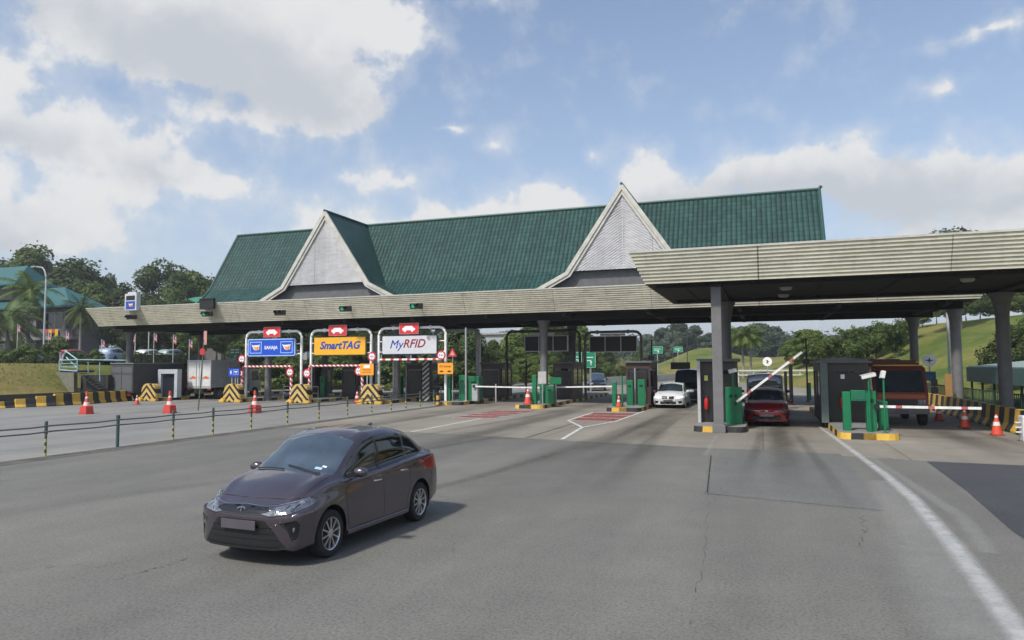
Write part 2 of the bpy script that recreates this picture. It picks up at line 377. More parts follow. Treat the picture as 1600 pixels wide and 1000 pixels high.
sheet('road', [(-70, -60), (-19.0, -60), (-19.0, 190), (-24, 190), (-24, 110), (-49.0, 75), (-49.0, 44), (-45.6, 34), (-45.0, 24), (-70, 12)], 0.002, CONCL)
sheet('road', [(3.55, 4), (3.45, 12.5), (3.72, 16.2), (3.9, 20.6), (30, 19.3), (30, 4)], 0.006, ASPD)
sheet('road', [(-1.1, 14.4), (-1.2, 22.1), (2.0, 21.7), (1.9, 13.6)], 0.005, ASPM)
# dirt strip under the fence line
dm = mat('dirt_strip', (.10, .092, .078), .95, var=.35, scale=2)
sheet('road', [(-19.3, -20), (-18.35, -20), (-18.5, 18), (-18.7, 41), (-19.3, 41)], 0.006, dm)

def paint_mat(name, col, cover=.5, soft=.12, edge=None, fade=False):
    m = bpy.data.materials.new(name); m.use_nodes = True; nt = m.node_tree; N = nt.nodes; L = nt.links; b = N['Principled BSDF']; out = N['Material Output']
    b.inputs['Base Color'].default_value = col + (1,); b.inputs['Roughness'].default_value = .8
    g = N.new('ShaderNodeNewGeometry'); n = N.new('ShaderNodeTexNoise'); n.inputs['Scale'].default_value = 3.5; n.inputs['Detail'].default_value = 9; n.inputs['Roughness'].default_value = .75
    L.new(g.outputs['Position'], n.inputs['Vector'])
    r = N.new('ShaderNodeMapRange'); r.inputs['From Min'].default_value = cover-soft; r.inputs['From Max'].default_value = cover+soft; L.new(n.outputs['Fac'], r.inputs['Value'])
    fac = r.outputs[0]
    if edge:   # worn away towards the edges: uv.x runs across the stripe
        uv = N.new('ShaderNodeUVMap'); s = N.new('ShaderNodeSeparateXYZ'); L.new(uv.outputs[0], s.inputs[0])
        a = N.new('ShaderNodeMath'); a.operation = 'SUBTRACT'; L.new(s.outputs[0], a.inputs[0]); a.inputs[1].default_value = .5
        c = N.new('ShaderNodeMath'); c.operation = 'ABSOLUTE'; L.new(a.outputs[0], c.inputs[0])
        d = N.new('ShaderNodeMapRange'); d.interpolation_type = 'SMOOTHSTEP'; d.inputs['From Min'].default_value = .5; d.inputs['From Max'].default_value = .08; d.inputs['To Max'].default_value = edge; L.new(c.outputs[0], d.inputs['Value'])
        n2 = N.new('ShaderNodeMapRange'); n2.inputs['From Min'].default_value = .25; n2.inputs['From Max'].default_value = .6; n2.inputs['To Min'].default_value = .35; L.new(n.outputs['Fac'], n2.inputs['Value'])
        e = N.new('ShaderNodeMath'); e.operation = 'MULTIPLY'; e.use_clamp = True; L.new(d.outputs[0], e.inputs[0]); L.new(n2.outputs[0], e.inputs[1]); fac = e.outputs[0]
        if fade:
            for lo, hi in ((0.0, .2), (1.0, .45)):
                fm = N.new('ShaderNodeMapRange'); fm.interpolation_type = 'SMOOTHSTEP'; fm.inputs['From Min'].default_value = lo; fm.inputs['From Max'].default_value = hi; L.new(s.outputs[1], fm.inputs['Value'])
                e2 = N.new('ShaderNodeMath'); e2.operation = 'MULTIPLY'; L.new(fac, e2.inputs[0]); L.new(fm.outputs[0], e2.inputs[1]); fac = e2.outputs[0]
    t = N.new('ShaderNodeBsdfTransparent'); mx = N.new('ShaderNodeMixShader'); L.new(fac, mx.inputs[0]); L.new(t.outputs[0], mx.inputs[1]); L.new(b.outputs[0], mx.inputs[2]); L.new(mx.outputs[0], out.inputs[0])
    return m
def ribbon(name, path, z, m):
    bm = bmesh.new(); uvl = bm.loops.layers.uv.new('UVMap'); rows = []
    for i, (x, y, w) in enumerate(path):
        a = Vector(path[max(i-1, 0)][:2]); b = Vector(path[min(i+1, len(path)-1)][:2]); t = (b-a).normalized(); n = Vector((t.y, -t.x))
        rows.append((bm.verts.new((x-n.x*w/2, y-n.y*w/2, z)), bm.verts.new((x+n.x*w/2, y+n.y*w/2, z))))
    for k, (A, B) in enumerate(zip(rows, rows[1:])):
        f = bm.faces.new((A[0], A[1], B[1], B[0]))
        for lp, u, v in zip(f.loops, (0, 1, 1, 0), (k, k, k+1, k+1)): lp[uvl].uv = (u, v/(len(rows)-1))
    bm.normal_update()
    return tag(obj(name, bm, m), kind='structure')
WL = paint_mat('worn_white_line', (.55, .55, .53), .40, .12)
WEDGE = paint_mat('smeared_white_line', (.56, .57, .56), edge=.62)
WFAINT = paint_mat('faint_white_line', (.42, .42, .40), edge=.26)
RL = paint_mat('worn_red_paint', (.24, .065, .055), .42, .14)
ribbon('road_marking', [(2.0, 5.5, .36), (2.17, 7.73, .38), (2.42, 11.4, .40), (2.58, 15, .38), (2.56, 18, .34), (2.42, 22, .30), (2.25, 27, .28), (2.1, 31, .2)], .010, WEDGE)
ribbon('road_marking', [(1.7, 5.5, 1.2), (1.85, 9, 1.3), (2.2, 13, 1.1), (2.4, 17, .8)], .008, WFAINT)
ribbon('road_marking', [(2.75, 11.0, .35), (3.0, 13.4, .4), (2.85, 17, .35), (2.7, 21, .3)], .009, WFAINT)
# lane divider ahead of the islands
a, b_ = G(642, 675), G(752, 654); ribbon('road_marking', [(a.x, a.y, .13), (b_.x, b_.y, .13)], .008, WL)
def chevron(xl, xr, yb, yt, apex, tail, stripes):
    m1 = RL
    ribbon('road_marking', [((xl+xr)/2+.0, yb, (xr-xl)*.8), ((xl+xr)/2, yt, (xr-xl)*.98)], .007, m1)
    for i in range(stripes):
        y = yb + (yt-yb)*(i+.0)/(stripes-1)
        w = (xr-xl)*(.8+.18*i/(stripes-1))/2; c = (xl+xr)/2
        ribbon('road_marking', [(c-w, y, .16), (c+w, y, .16)], .011, WL)
    ribbon('road_marking', [(apex[0], apex[1], .13), (xl+.1, yb, .13), (xl-.02, yt, .13)], .012, WL)
    ribbon('road_marking', [(tail[0], tail[1], .14), (apex[0], apex[1], .14), (xr-.1, yb, .14), (xr+.05, yt+1.5, .13)], .013, WL)
cA = G(878, 687); cB = G(910, 668)
chevron(-8.35, -6.0, 31.2, 36.8, (cB.x, cB.y), (cA.x, cA.y), 4)
ribbon('road_marking', [(-13.1, 31.5, 1.9), (-12.9, 37.6, 2.2)], .007, RL)
for i in range(5): ribbon('road_marking', [(-14.1+.02*i, 31.6+i*1.4, .17), (-11.9, 31.6+i*1.4, .17)], .011, WL)
ribbon('road_marking', [(-1.5, 20.2, .2), (-1.52, 26.0, .2)], .008, WFAINT)
for x, y0, y1 in ((-15.9, 52, 110), (-10, 52, 110)):
    ribbon('road_marking', [(x, y0, .14), (x-.4, y1, .14)], .008, WL)
TAR = mat('tar_seam', (.03, .03, .03), .7)
a, b_ = G(823, 684), G(895, 662); ribbon('road_seam', [(a.x, a.y, .05), (b_.x, b_.y, .04)], .007, TAR)
a, b_ = G(1105, 770), G(1111, 712); ribbon('road_seam', [(a.x, a.y, .03), (b_.x, b_.y, .03)], .0075, TAR)
# car park deck and its drive, on the left bank
LOTZ = 2.9
sheet('car_park', [(-120, 44), (-55.5, 44), (-57.2, 64), (-57.2, 70), (-120, 70)], LOTZ+.03, mat('car_park_tarmac', (.09, .09, .085), .9))

def crack(pts, w, seed):
    rng = random.Random(seed); path = []
    for a, b in zip(pts, pts[1:]):
        n = 14
        for k in range(n):
            t = k/n; path.append((a[0]+(b[0]-a[0])*t+rng.gauss(0, .025), a[1]+(b[1]-a[1])*t+rng.gauss(0, .025), w*rng.uniform(.4, 1.3)))
    ribbon('road_crack', path, .0072, CRK)
CRK = paint_mat('crack_dark', (.085, .084, .077), .56, .14)
q = [G(175, 908), G(225, 893), G(262, 884), G(292, 873)]; crack([(p.x, p.y) for p in q], .035, 1)
q = [G(1345, 805), G(1352, 830), G(1344, 860)]; crack([(p.x, p.y) for p in q], .02, 2)
q = [G(1105, 702), G(1108, 770), G(1098, 880), G(1080, 990)]; crack([(p.x, p.y) for p in q], .010, 3)
q = [G(1106, 772), G(1240, 787), G(1390, 800)]; crack([(p.x, p.y) for p in q], .03, 4)
q = [G(0, 752), G(120, 742), G(330, 712)]; crack([(p.x, p.y) for p in q], .03, 5)
q = [G(640, 676), G(860, 689), G(1100, 702), G(1300, 706), G(1440, 722)]; crack([(p.x, p.y) for p in q], .05, 6)

TYM = paint_mat('tyre_rubber_mark', (.060, .056, .050), edge=.24, fade=True)
TYM2 = paint_mat('oil_stain_band', (.070, .062, .050), edge=.30, fade=True)
rngM = random.Random(8)
for (x0, y0, x1, y1, bend, w) in ((-4.3, 38.0, -6.6, 9.0, -.6, .9), (-3.9, 36.5, -2.6, 8.5, .3, .55), (-4.7, 37, -5.0, 16, .1, .35), (-9.4, 40, -9.8, 12, -.5, .9), (-10.2, 40, -12.6, 15, -.8, .5), (-15.6, 41, -16.2, 14, .3, .8), (.5, 31, .4, 13, .2, .7), (1.1, 29, 1.5, 11, .2, .3), (-.1, 29, -.5, 15, 0, .3), (6.0, 31, 6.4, 21, .2, 1.0), (7.2, 33, 7.6, 21, .1, .35), (-8.6, 26, -13.5, 6.5, -.8, .5), (-5.4, 22, -8.5, 4.5, -.4, .4)):
    P = []
    for k in range(15):
        t = k/14; P.append((x0+(x1-x0)*t*t+bend*math.sin(math.pi*t)*.5, y0+(y1-y0)*t, w*(1.1+.7*t)*rngM.uniform(.9, 1.1)))
    ribbon('tyre_marks', P, .0135+rngM.random()*.002, TYM if w < .6 else TYM2)
# ------------------------------------------------------------------ toll canopies
def siding_mat(name, col, grime):
    m = bpy.data.materials.new(name); m.use_nodes = True; nt = m.node_tree; N = nt.nodes; L = nt.links; b = N['Principled BSDF']
    b.inputs['Roughness'].default_value = .6
    g = N.new('ShaderNodeNewGeometry')
    def nz(s, d, r, scl):
        mp = N.new('ShaderNodeMapping'); mp.inputs['Scale'].default_value = scl; L.new(g.outputs['Position'], mp.inputs[0])
        n = N.new('ShaderNodeTexNoise'); n.inputs['Scale'].default_value = s; n.inputs['Detail'].default_value = d; n.inputs['Roughness'].default_value = r
        L.new(mp.outputs[0], n.inputs['Vector']); return n.outputs['Fac']
    def mr(v, a, b_, c, d):
        n = N.new('ShaderNodeMapRange'); n.inputs['From Min'].default_value = a; n.inputs['From Max'].default_value = b_; n.inputs['To Min'].default_value = c; n.inputs['To Max'].default_value = d; L.new(v, n.inputs['Value']); return n.outputs[0]
    mx = N.new('ShaderNodeMixRGB'); L.new(mr(nz(1, 5, .65, (1.2, 1.2, 9)), .46, .72, 0, grime), mx.inputs[0]); mx.inputs[1].default_value = col + (1,); mx.inputs[2].default_value = (.10, .09, .065, 1)
    mx2 = N.new('ShaderNodeMixRGB'); mx2.blend_type = 'MULTIPLY'; mx2.inputs[0].default_value = 1; L.new(mx.outputs[0], mx2.inputs[1]); L.new(mr(nz(1, 6, .7, (.35, .35, .35)), .3, .7, .8, 1.12), mx2.inputs[2])
    mx3 = N.new('ShaderNodeMixRGB'); L.new(mr(nz(1, 4, .6, (3.5, 3.5, .35)), .52, .8, 0, grime*.8), mx3.inputs[0]); L.new(mx2.outputs[0], mx3.inputs[1]); mx3.inputs[2].default_value = (.13, .12, .10, 1)
    sp = N.new('ShaderNodeSeparateXYZ'); L.new(g.outputs['Position'], sp.inputs[0])
    dv = N.new('ShaderNodeMath'); dv.operation = 'MODULO'; L.new(sp.outputs['X'], dv.inputs[0]); dv.inputs[1].default_value = 5.9
    ab = N.new('ShaderNodeMath'); ab.operation = 'ABSOLUTE'; L.new(dv.outputs[0], ab.inputs[0])
    jn = N.new('ShaderNodeMath'); jn.operation = 'LESS_THAN'; L.new(ab.outputs[0], jn.inputs[0]); jn.inputs[1].default_value = .025
    mx4 = N.new('ShaderNodeMixRGB'); L.new(jn.outputs[0], mx4.inputs[0]); L.new(mx3.outputs[0], mx4.inputs[1]); mx4.inputs[2].default_value = (.16, .15, .12, 1)
    L.new(mx4.outputs[0], b.inputs['Base Color']); return m
SIDE_M = siding_mat('weathered_cream_siding', (.56, .525, .41), .42)
SIDE_R = siding_mat('cream_siding', (.60, .575, .45), .30)
TRIM = mat('pale_metal_trim', (.50, .49, .44), .5, grime=.3)
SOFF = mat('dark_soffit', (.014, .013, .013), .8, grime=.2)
def fascia_ring(bm, x0, x1, y0, y1, z0, z1, lean, boards, r=.036):
    """clapboard band round a rectangle: each course steps out at its foot and leans outwards with height"""
    prof = []
    for i in range(boards):
        a, c = i/boards, (i+1)/boards
        prof += [(lean*a + r, z0+(z1-z0)*a), (lean*c - r*.2, z0+(z1-z0)*c - .004)]
    prof.append((lean + r, z1-.002))
    loops = [[bm.verts.new(p) for p in ((x0-o, y0-o, z), (x1+o, y0-o, z), (x1+o, y1+o, z), (x0-o, y1+o, z))] for o, z in prof]
    for A, B in zip(loops, loops[1:]):
        for i in range(4): bm.faces.new((A[i], A[(i+1) % 4], B[(i+1) % 4], B[i]))
def cap_ring(bm, x0, x1, y0, y1, z, o, h, wd):
    P = [(o+.03, z), (o+.035, z+h), (o-wd, z+h), (o-wd, z-.02)]
    loops = [[bm.verts.new(p) for p in ((x0-q, y0-q, zz), (x1+q, y0-q, zz), (x1+q, y1+q, zz), (x0-q, y1+q, zz))] for q, zz in P]
    for A, B in zip(loops, loops[1:]):
        for i in range(4): bm.faces.new((A[i], A[(i+1) % 4], B[(i+1) % 4], B[i]))
def column_bm(h, r, flare):
    bm = bmesh.new()
    lathe(bm, [(r*1.15, 0), (r*1.15, .25), (r, .3), (r, h-1.0), (r*1.04, h-.75), (flare*.8, h-.25), (flare, h-.1), (flare, h)], 20)
    return bm
COLM = mat('grey_painted_column', (.15, .15, .152), .6, grime=.3)
def flush(bm, name, m, parent): return obj(name, bm, m, parent)

# main canopy
MX0, MX1, MY0, MY1, MZ0, MZ1, ML = -48.9, 10.6, 41.8, 54.4, 5.75, 7.08, .62
main = empty('toll_canopy', 'long toll plaza canopy with green tiled roof, two white gables and a weathered cream fascia', 'toll canopy', (0, 48, 0))
def pm(name, bm, m, smooth=False, parent=None):
    for v in bm.verts: v.co.y -= 48
    return obj(name, bm, m, parent or main, smooth)
bm = bmesh.new(); fascia_ring(bm, MX0, MX1, MY0, MY1, MZ0, MZ1, ML, 11); fas = pm('fascia', bm, SIDE_M)
bm = bmesh.new(); cap_ring(bm, MX0, MX1, MY0, MY1, MZ1, ML, .07, .25); pm('fascia_cap', bm, TRIM)
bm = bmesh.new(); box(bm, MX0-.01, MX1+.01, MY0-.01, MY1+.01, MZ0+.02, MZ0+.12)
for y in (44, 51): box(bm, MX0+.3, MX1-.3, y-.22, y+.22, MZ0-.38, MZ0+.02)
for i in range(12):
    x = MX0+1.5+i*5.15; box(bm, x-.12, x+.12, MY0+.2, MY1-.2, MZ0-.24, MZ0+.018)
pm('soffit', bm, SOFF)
bm = bmesh.new(); box(bm, MX0-.3, MX1+.3, MY0-.3, MY1+.3, MZ1-.5, MZ1-.42); pm('roof_deck', bm, CONC())
tops = MZ0-.38
cbm = column_bm(tops, .25, .42)
c0 = None
for (x, y) in ((-49.0+.9, 44), (-34.6, 44), (-23.9, 44), (-13.2, 44), (-2.4, 44), (9.95, 44), (-47.4, 51), (-34.4, 51), (-26.1, 51), (-13.1, 51), (-2.4, 51), (9.2, 51)):
    if c0 is None:
        c0 = obj('column', cbm, COLM, main, True)
        o = c0
    else:
        o = c0.copy(); COL.objects.link(o); o.parent = main
    o.location = (x, y-48, 0)

# tiled roof, with UVs in metres (u along the eave, v up the slope)
def tile_mat():
    m = bpy.data.materials.new('green_roof_tiles'); m.use_nodes = True; nt = m.node_tree; N = nt.nodes; L = nt.links; b = N['Principled BSDF']
    b.inputs['Roughness'].default_value = .5; b.inputs['Specular IOR Level'].default_value = .35
    uv = N.new('ShaderNodeUVMap'); s = N.new('ShaderNodeSeparateXYZ'); L.new(uv.outputs[0], s.inputs[0])
    def M(op, a, b_=None):
        n = N.new('ShaderNodeMath'); n.operation = op
        for i, v in enumerate((a, b_)):
            if v is None: continue
            if isinstance(v, (int, float)): n.inputs[i].default_value = v
            else: L.new(v, n.inputs[i])
        return n.outputs[0]
    col = M('ABSOLUTE', M('SINE', M('MULTIPLY', s.outputs[0], math.pi/.30)))
    row = M('FRACT', M('DIVIDE', s.outputs[1], .37))
    h = M('ADD', M('MULTIPLY', M('POWER', col, .7), .05), M('MULTIPLY', M('SUBTRACT', 1.0, row), .05))
    bp = N.new('ShaderNodeBump'); bp.inputs['Strength'].default_value = 1; bp.inputs['Distance'].default_value = 1.0; L.new(h, bp.inputs['Height']); L.new(bp.outputs[0], b.inputs['Normal'])
    g = N.new('ShaderNodeNewGeometry')
    n = N.new('ShaderNodeTexNoise'); n.inputs['Scale'].default_value = .45; n.inputs['Detail'].default_value = 8; n.inputs['Roughness'].default_value = .7; L.new(g.outputs['Position'], n.inputs['Vector'])
    cr = N.new('ShaderNodeMixRGB'); L.new(n.outputs['Fac'], cr.inputs[0]); cr.inputs[1].default_value = (.012, .044, .038, 1); cr.inputs[2].default_value = (.028, .080, .068, 1)
    wn = N.new('ShaderNodeTexWhiteNoise'); wn.noise_dimensions = '2D'; cb = N.new('ShaderNodeCombineXYZ')
    L.new(M('FLOOR', M('DIVIDE', s.outputs[0], .30)), cb.inputs[0]); L.new(M('FLOOR', M('DIVIDE', s.outputs[1], .37)), cb.inputs[1]); L.new(cb.outputs[0], wn.inputs['Vector'])
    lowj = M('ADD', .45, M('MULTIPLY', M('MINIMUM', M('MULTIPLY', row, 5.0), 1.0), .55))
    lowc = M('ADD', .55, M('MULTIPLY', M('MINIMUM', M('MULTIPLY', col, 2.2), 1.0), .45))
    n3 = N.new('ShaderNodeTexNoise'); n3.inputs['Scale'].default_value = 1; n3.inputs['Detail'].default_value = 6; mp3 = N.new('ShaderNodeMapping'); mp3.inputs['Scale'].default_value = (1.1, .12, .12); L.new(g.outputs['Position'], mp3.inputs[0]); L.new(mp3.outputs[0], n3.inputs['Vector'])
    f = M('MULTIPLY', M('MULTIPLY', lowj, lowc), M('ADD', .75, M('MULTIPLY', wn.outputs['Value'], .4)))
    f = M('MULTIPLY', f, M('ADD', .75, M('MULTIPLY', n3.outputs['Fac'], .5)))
    mx = N.new('ShaderNodeMixRGB'); mx.blend_type = 'MULTIPLY'; mx.inputs[0].default_value = 1; L.new(cr.outputs[0], mx.inputs[1]); L.new(f, mx.inputs[2]); L.new(mx.outputs[0], b.inputs['Base Color'])
    return m
TILE = tile_mat()
RIDGE = mat('green_ridge_tiles', (.012, .065, .055), .5)
# roof half-profile: (y, z) from eave to kink to ridge
RZ = 13.42; RX0, RX1 = -41.0, 3.76; YR = 48.0
PR = [(43.35, 7.12), (44.9, 8.55), (YR, RZ)]
# dormer half-profile in x (half width, z)
DP = [(5.55, 7.2), (3.55, 8.22), (0, RZ)]
DC = (-28.65, -7.68); DY = 42.3
def roof_z(y):
    a = y if y <= YR else 2*YR-y
    if a <= PR[1][0]: return PR[0][1] + (a-PR[0][0])*(PR[1][1]-PR[0][1])/(PR[1][0]-PR[0][0])
    return PR[1][1] + (a-PR[1][0])*(RZ-PR[1][1])/(YR-PR[1][0])
def roof_y(z):
    if z <= PR[1][1]: return PR[0][0] + (z-PR[0][1])*(PR[1][0]-PR[0][0])/(PR[1][1]-PR[0][1])
    return PR[1][0] + (z-PR[1][1])*(YR-PR[1][0])/(RZ-PR[1][1])
bm = bmesh.new(); uvl = bm.loops.layers.uv.new('UVMap')
def quad(pts, uvs):
    vs = [bm.verts.new(p) for p in pts]; f = bm.faces.new(vs)
    for lp, u in zip(f.loops, uvs): lp[uvl].uv = u
    return f
def d2(a, b): return math.hypot(a[0]-b[0], a[1]-b[1])
L1 = d2(PR[0], PR[1]); L2 = d2(PR[1], PR[2])
for sgn in (1, -1):
    ys = [YR + sgn*(p[0]-YR) for p in PR]
    for k, (va, vb) in enumerate(((0, L1), (L1, L1+L2))):
        y0, y1 = ys[k], ys[k+1]; z0, z1 = PR[k][1], PR[k+1][1]
        lean = (.0, .0)
        quad([(RX0, y0, z0), (RX1, y0, z0), (RX1, y1, z1), (RX0, y1, z1)][::sgn], [(RX0, va), (RX1, va), (RX1, vb), (RX0, vb)][::sgn])
K1 = d2(DP[0], DP[1]); K2 = d2(DP[1], DP[2])
for c in DC:
    for sgn in (1, -1):
        for k, (va, vb) in enumerate(((0, K1), (K1, K1+K2))):
            x0, x1 = c+sgn*DP[k][0], c+sgn*DP[k+1][0]; z0, z1 = DP[k][1], DP[k+1][1]
            zt = z1 if k == 0 else RZ
            quad([(x0, DY, z0), (x1, DY, zt), (x1, roof_y(zt)+.02, zt), (x0, roof_y(z0)+.3, z0)][::-sgn], [(DY, va), (DY, vb), (roof_y(zt), vb), (roof_y(z0), va)][::-sgn])
# solidify a little: real eaves thickness
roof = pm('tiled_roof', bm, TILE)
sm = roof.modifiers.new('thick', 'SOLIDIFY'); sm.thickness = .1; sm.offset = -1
bm = bmesh.new()
tube(bm, [(RX0-.05, YR, RZ+.03), (RX1+.05, YR, RZ+.03)], .10, 8)
tube(bm, [(RX1+.02, YR, RZ+.08), (RX1+.12, YR, RZ+.22)], .10, 8)
for c in DC: tube(bm, [(c, DY-.1, RZ+.02), (c, YR, RZ+.02)], .09, 8)
for X in (RX0, RX1):
    for sgn in (1, -1):
        tube(bm, [(X, YR+sgn*(p[0]-YR), p[1]+.02) for p in PR], .09, 8)
pm('ridge_cap', bm, RIDGE, True, roof); [setattr(o, 'location', (0, 0, 0)) for o in ()]
# end gables of the main roof
for X in (RX0+.12, RX1-.12):
    bm = bmesh.new()
    prism(bm, [(PR[0][0]+.1, PR[0][1]-.1), (PR[1][0]+.05, PR[1][1]-.1), (YR, RZ-.12), (2*YR-PR[1][0]-.05, PR[1][1]-.1), (2*YR-PR[0][0]-.1, PR[0][1]-.1)], 'x', X-.05, X+.05)
    pm('end_wall', bm, SIDE_M)
# front gables
LOUV = siding_mat('pale_louvre_boards', (.56, .56, .57), .35)
for gi, c in enumerate(DC):
    # herringbone slats as real strips on a backing triangle
    bm = bmesh.new(); zb = 8.28; hw = 3.42*(RZ-zb)/(RZ-8.22); yb = DY+.12
    prism(bm, [(c-hw, zb), (c+hw, zb), (c, RZ-.25)], 'y', yb, yb+.08)
    slope = 1.9/(hw*.85)   # slats fall away from the centre line
    zt = RZ-.3
    def inside_cut(s):   # polygon clip of a slat between two slanted lines on one half
        pass
    th = .10; n = 60
    for sg in (1, -1):
        for i in range(n):
            za = zb-2.6 + i*.165
            # slat: from centre (0, za+2.4) sloping down to the side
            pts = [(0, za), (0, za+th)]
            k = -.62 if gi == 0 else -.62
            # intersect with edge x = hw*(zt-z)/(zt-zb)
            def hit(z0):
                # z = z0 + k x ; edge z = zt - x*(zt-zb)/hw
                return (zt-z0)/(k+(zt-zb)/hw)
            x1, x2 = hit(za), hit(za+th)
            poly = [(0, za), (x1, za+k*x1), (x2, za+th+k*x2), (0, za+th)]
            # clip below zb
            out = []
            for a, b2 in zip(poly, poly[1:]+poly[:1]):
                ia, ib = a[1] >= zb, b2[1] >= zb
                if ia: out.append(a)
                if ia != ib:
                    t = (zb-a[1])/(b2[1]-a[1]); out.append((a[0]+t*(b2[0]-a[0]), zb))
            out = [p for p in out if p[0] > -.001 and p[1] <= zt+.05]
            if len(out) < 3 or max(p[0] for p in out) < .05: continue
            try: prism(bm, [(c+sg*(p[0]+.02), p[1]) for p in out], 'y', yb-.035, yb-.001)
            except Exception: pass
    box(bm, c-.04, c+.04, yb-.05, yb-.002, zb, RZ-.5)
    gb = pm('gable_wall', bm, LOUV)
    # bargeboards: two stepped bands following the flared profile
    bm = bmesh.new()
    for (off, wd, ya, yc) in ((0.0, .24, DY-.10, DY+.06), (.21, .20, DY-.03, DY+.10)):
        for sg in (1, -1):
            P = [(DP[0][0]+.05, DP[0][1]-.0), (DP[1][0]+.03, DP[1][1]), (0, RZ+.10)]
            def offp(d):
                o1 = []
                for i, p in enumerate(P):
                    a = Vector(P[max(i-1, 0)]); b2 = Vector(P[min(i+1, 2)])
                    t = (b2-a).normalized(); nn = Vector((-t.y, t.x))*-1
                    if nn.y > 0: nn = -nn
                    o1.append(Vector(p)+nn*d)
                # keep apex on the centre line
                t = (Vector(P[2])-Vector(P[1])).normalized(); o1[2] = Vector((0, P[2][1]-d/abs(t.x)))
                return o1
            A, B = offp(off), offp(off+wd)
            for k in (0, 1):
                prism(bm, [(c+sg*A[k].x, A[k].y), (c+sg*A[k+1].x, A[k+1].y), (c+sg*B[k+1].x, B[k+1].y), (c+sg*B[k].x, B[k].y)], 'y', ya + (.003 if k else 0), yc)
    pm('bargeboard', bm, TRIM, False, gb)
    bm = bmesh.new(); prism(bm, [(c-4.9, 7.12), (c+4.9, 7.12), (c+3.3, 8.27), (c-3.3, 8.27)], 'y', DY+.45, DY+.55); pm('gable_base', bm, mat('recess_shade_grey', (.11, .115, .12), .7), False, gb)  # back of the recess below the louvres; its shadow is painted into the grey
for ch in main.children_recursive:
    pass

# right-hand canopy, lower and nearer
RX_0, RX_1, RY_0, RY_1, RZ_0, RZ_1, RL_ = -3.95, 16.5, 26.4, 35.6, 5.47, 6.58, .5
rc = empty('toll_canopy', 'flat-roofed toll canopy with clean cream slatted fascia nearest the camera on the right', 'toll canopy', (6, 31, 0))
def pr(name, bm, m, smooth=False):
    for v in bm.verts: v.co.y -= 31; v.co.x -= 6
    return obj(name, bm, m, rc, smooth)
bm = bmesh.new(); fascia_ring(bm, RX_0, RX_1, RY_0, RY_1, RZ_0, RZ_1, RL_, 9, .038); pr('fascia', bm, SIDE_R)
bm = bmesh.new(); cap_ring(bm, RX_0, RX_1, RY_0, RY_1, RZ_1, RL_, .07, .25); pr('fascia_cap', bm, TRIM)
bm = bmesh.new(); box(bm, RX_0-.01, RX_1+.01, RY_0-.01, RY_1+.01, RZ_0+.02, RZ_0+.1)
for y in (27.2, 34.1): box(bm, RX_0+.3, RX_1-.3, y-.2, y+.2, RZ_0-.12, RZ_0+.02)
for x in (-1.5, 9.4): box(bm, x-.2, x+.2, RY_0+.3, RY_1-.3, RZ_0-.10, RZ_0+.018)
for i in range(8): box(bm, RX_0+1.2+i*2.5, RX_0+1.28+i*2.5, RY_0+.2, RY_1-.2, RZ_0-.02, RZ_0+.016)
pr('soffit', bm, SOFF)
bm = bmesh.new(); box(bm, RX_0-.25, RX_1+.25, RY_0-.25, RY_1+.25, RZ_1-.4, RZ_1-.32); pr('roof_deck', bm, CONC())
bm = bmesh.new(); box(bm, -.18, .18, -.18, .18, .0, RZ_0-.12, .03); box(bm, -.23, .23, -.23, .23, 0, .30, .02)
cc = obj('column', bm, COLM, rc); cc.location = (-1.5-6, 27.2-31, 0)
cbm = column_bm(RZ_0-.12, .25, .46)
c2 = obj('column', cbm, COLM, rc, True); c2.location = (9.4-6, 34.1-31, 0)
for (x, y) in ((-1.5, 34.1), (14.5, 27.2)):
    o = c2.copy(); COL.objects.link(o); o.parent = rc; o.location = (x-6, y-31, 0)
# soffit lamps
lampm = mat('lamp_housing', (.30, .30, .28), .4)
lp = None
for (x, y) in ((1.0, 29.5), (1.0, 32.6), (7.0, 29.0), (10.9, 28.0), (10.9, 31.5)):
    if lp is None:
        lp = empty('soffit_lamp', 'small flush lamp under the flat right-hand canopy', 'lamp', (0, 0, 0), group='lamps under the right canopy soffit')
        bm = bmesh.new(); lathe(bm, [(.16, -.10), (.22, -.06), (.24, 0), (.24, .03)], 14, sy=.6); obj('lamp_body', bm, lampm, lp, True)
        o = lp
    else: o = copy_tree(lp)
    o.location = (x, y, RZ_0-.02)

# lane lights on the main fascia
def lane_light(green):
    e = empty('lane_signal', '', 'traffic light', group='lane signals along the main fascia')
    bm = bmesh.new(); box(bm, -.42, .42, -.16, .05, -.17, .17, .03)
    for x in (-.2, .2):
        # hood
        for k in range(9):
            a0, a1 = math.pi*k/9, math.pi*(k+1)/9
            p = [(x+.17*math.cos(a), .17*math.sin(a)-.02) for a in (a0, a1)]; q = [(x+.15*math.cos(a), .15*math.sin(a)-.02) for a in (a1, a0)]
            prism(bm, p+q, 'y', -.36, -.14)
    box(bm, -.05, .05, .05, .42, -.05, .05)
    obj('signal_housing', bm, BLACK(), e)
    for x, on in ((-.2, green), (.2, False)):
        bm = bmesh.new(); M = Matrix.Translation((x, -.165, 0)) @ Matrix.Rotation(math.pi/2, 4, 'X'); lathe(bm, [(.13, 0), (.13, .012), (.06, .03)], 16, M=M)
        obj('lens', bm, mat('green_lit_lens', (.02, .3, .15), .3, emit=(.02, .45, .22, .45)) if on else mat('unlit_lens', (.02, .025, .02), .2), e, True)
    return e
names = ['unlit lane signal at the left end of the long fascia, under the small display box', 'lane signal with a dim green lamp under the dark box on the long fascia',
         'unlit lane signal above the blue sign gantry', 'lane signal with green lamp above the yellow sign gantry', 'lane signal with bright green lamp above the white sign gantry']
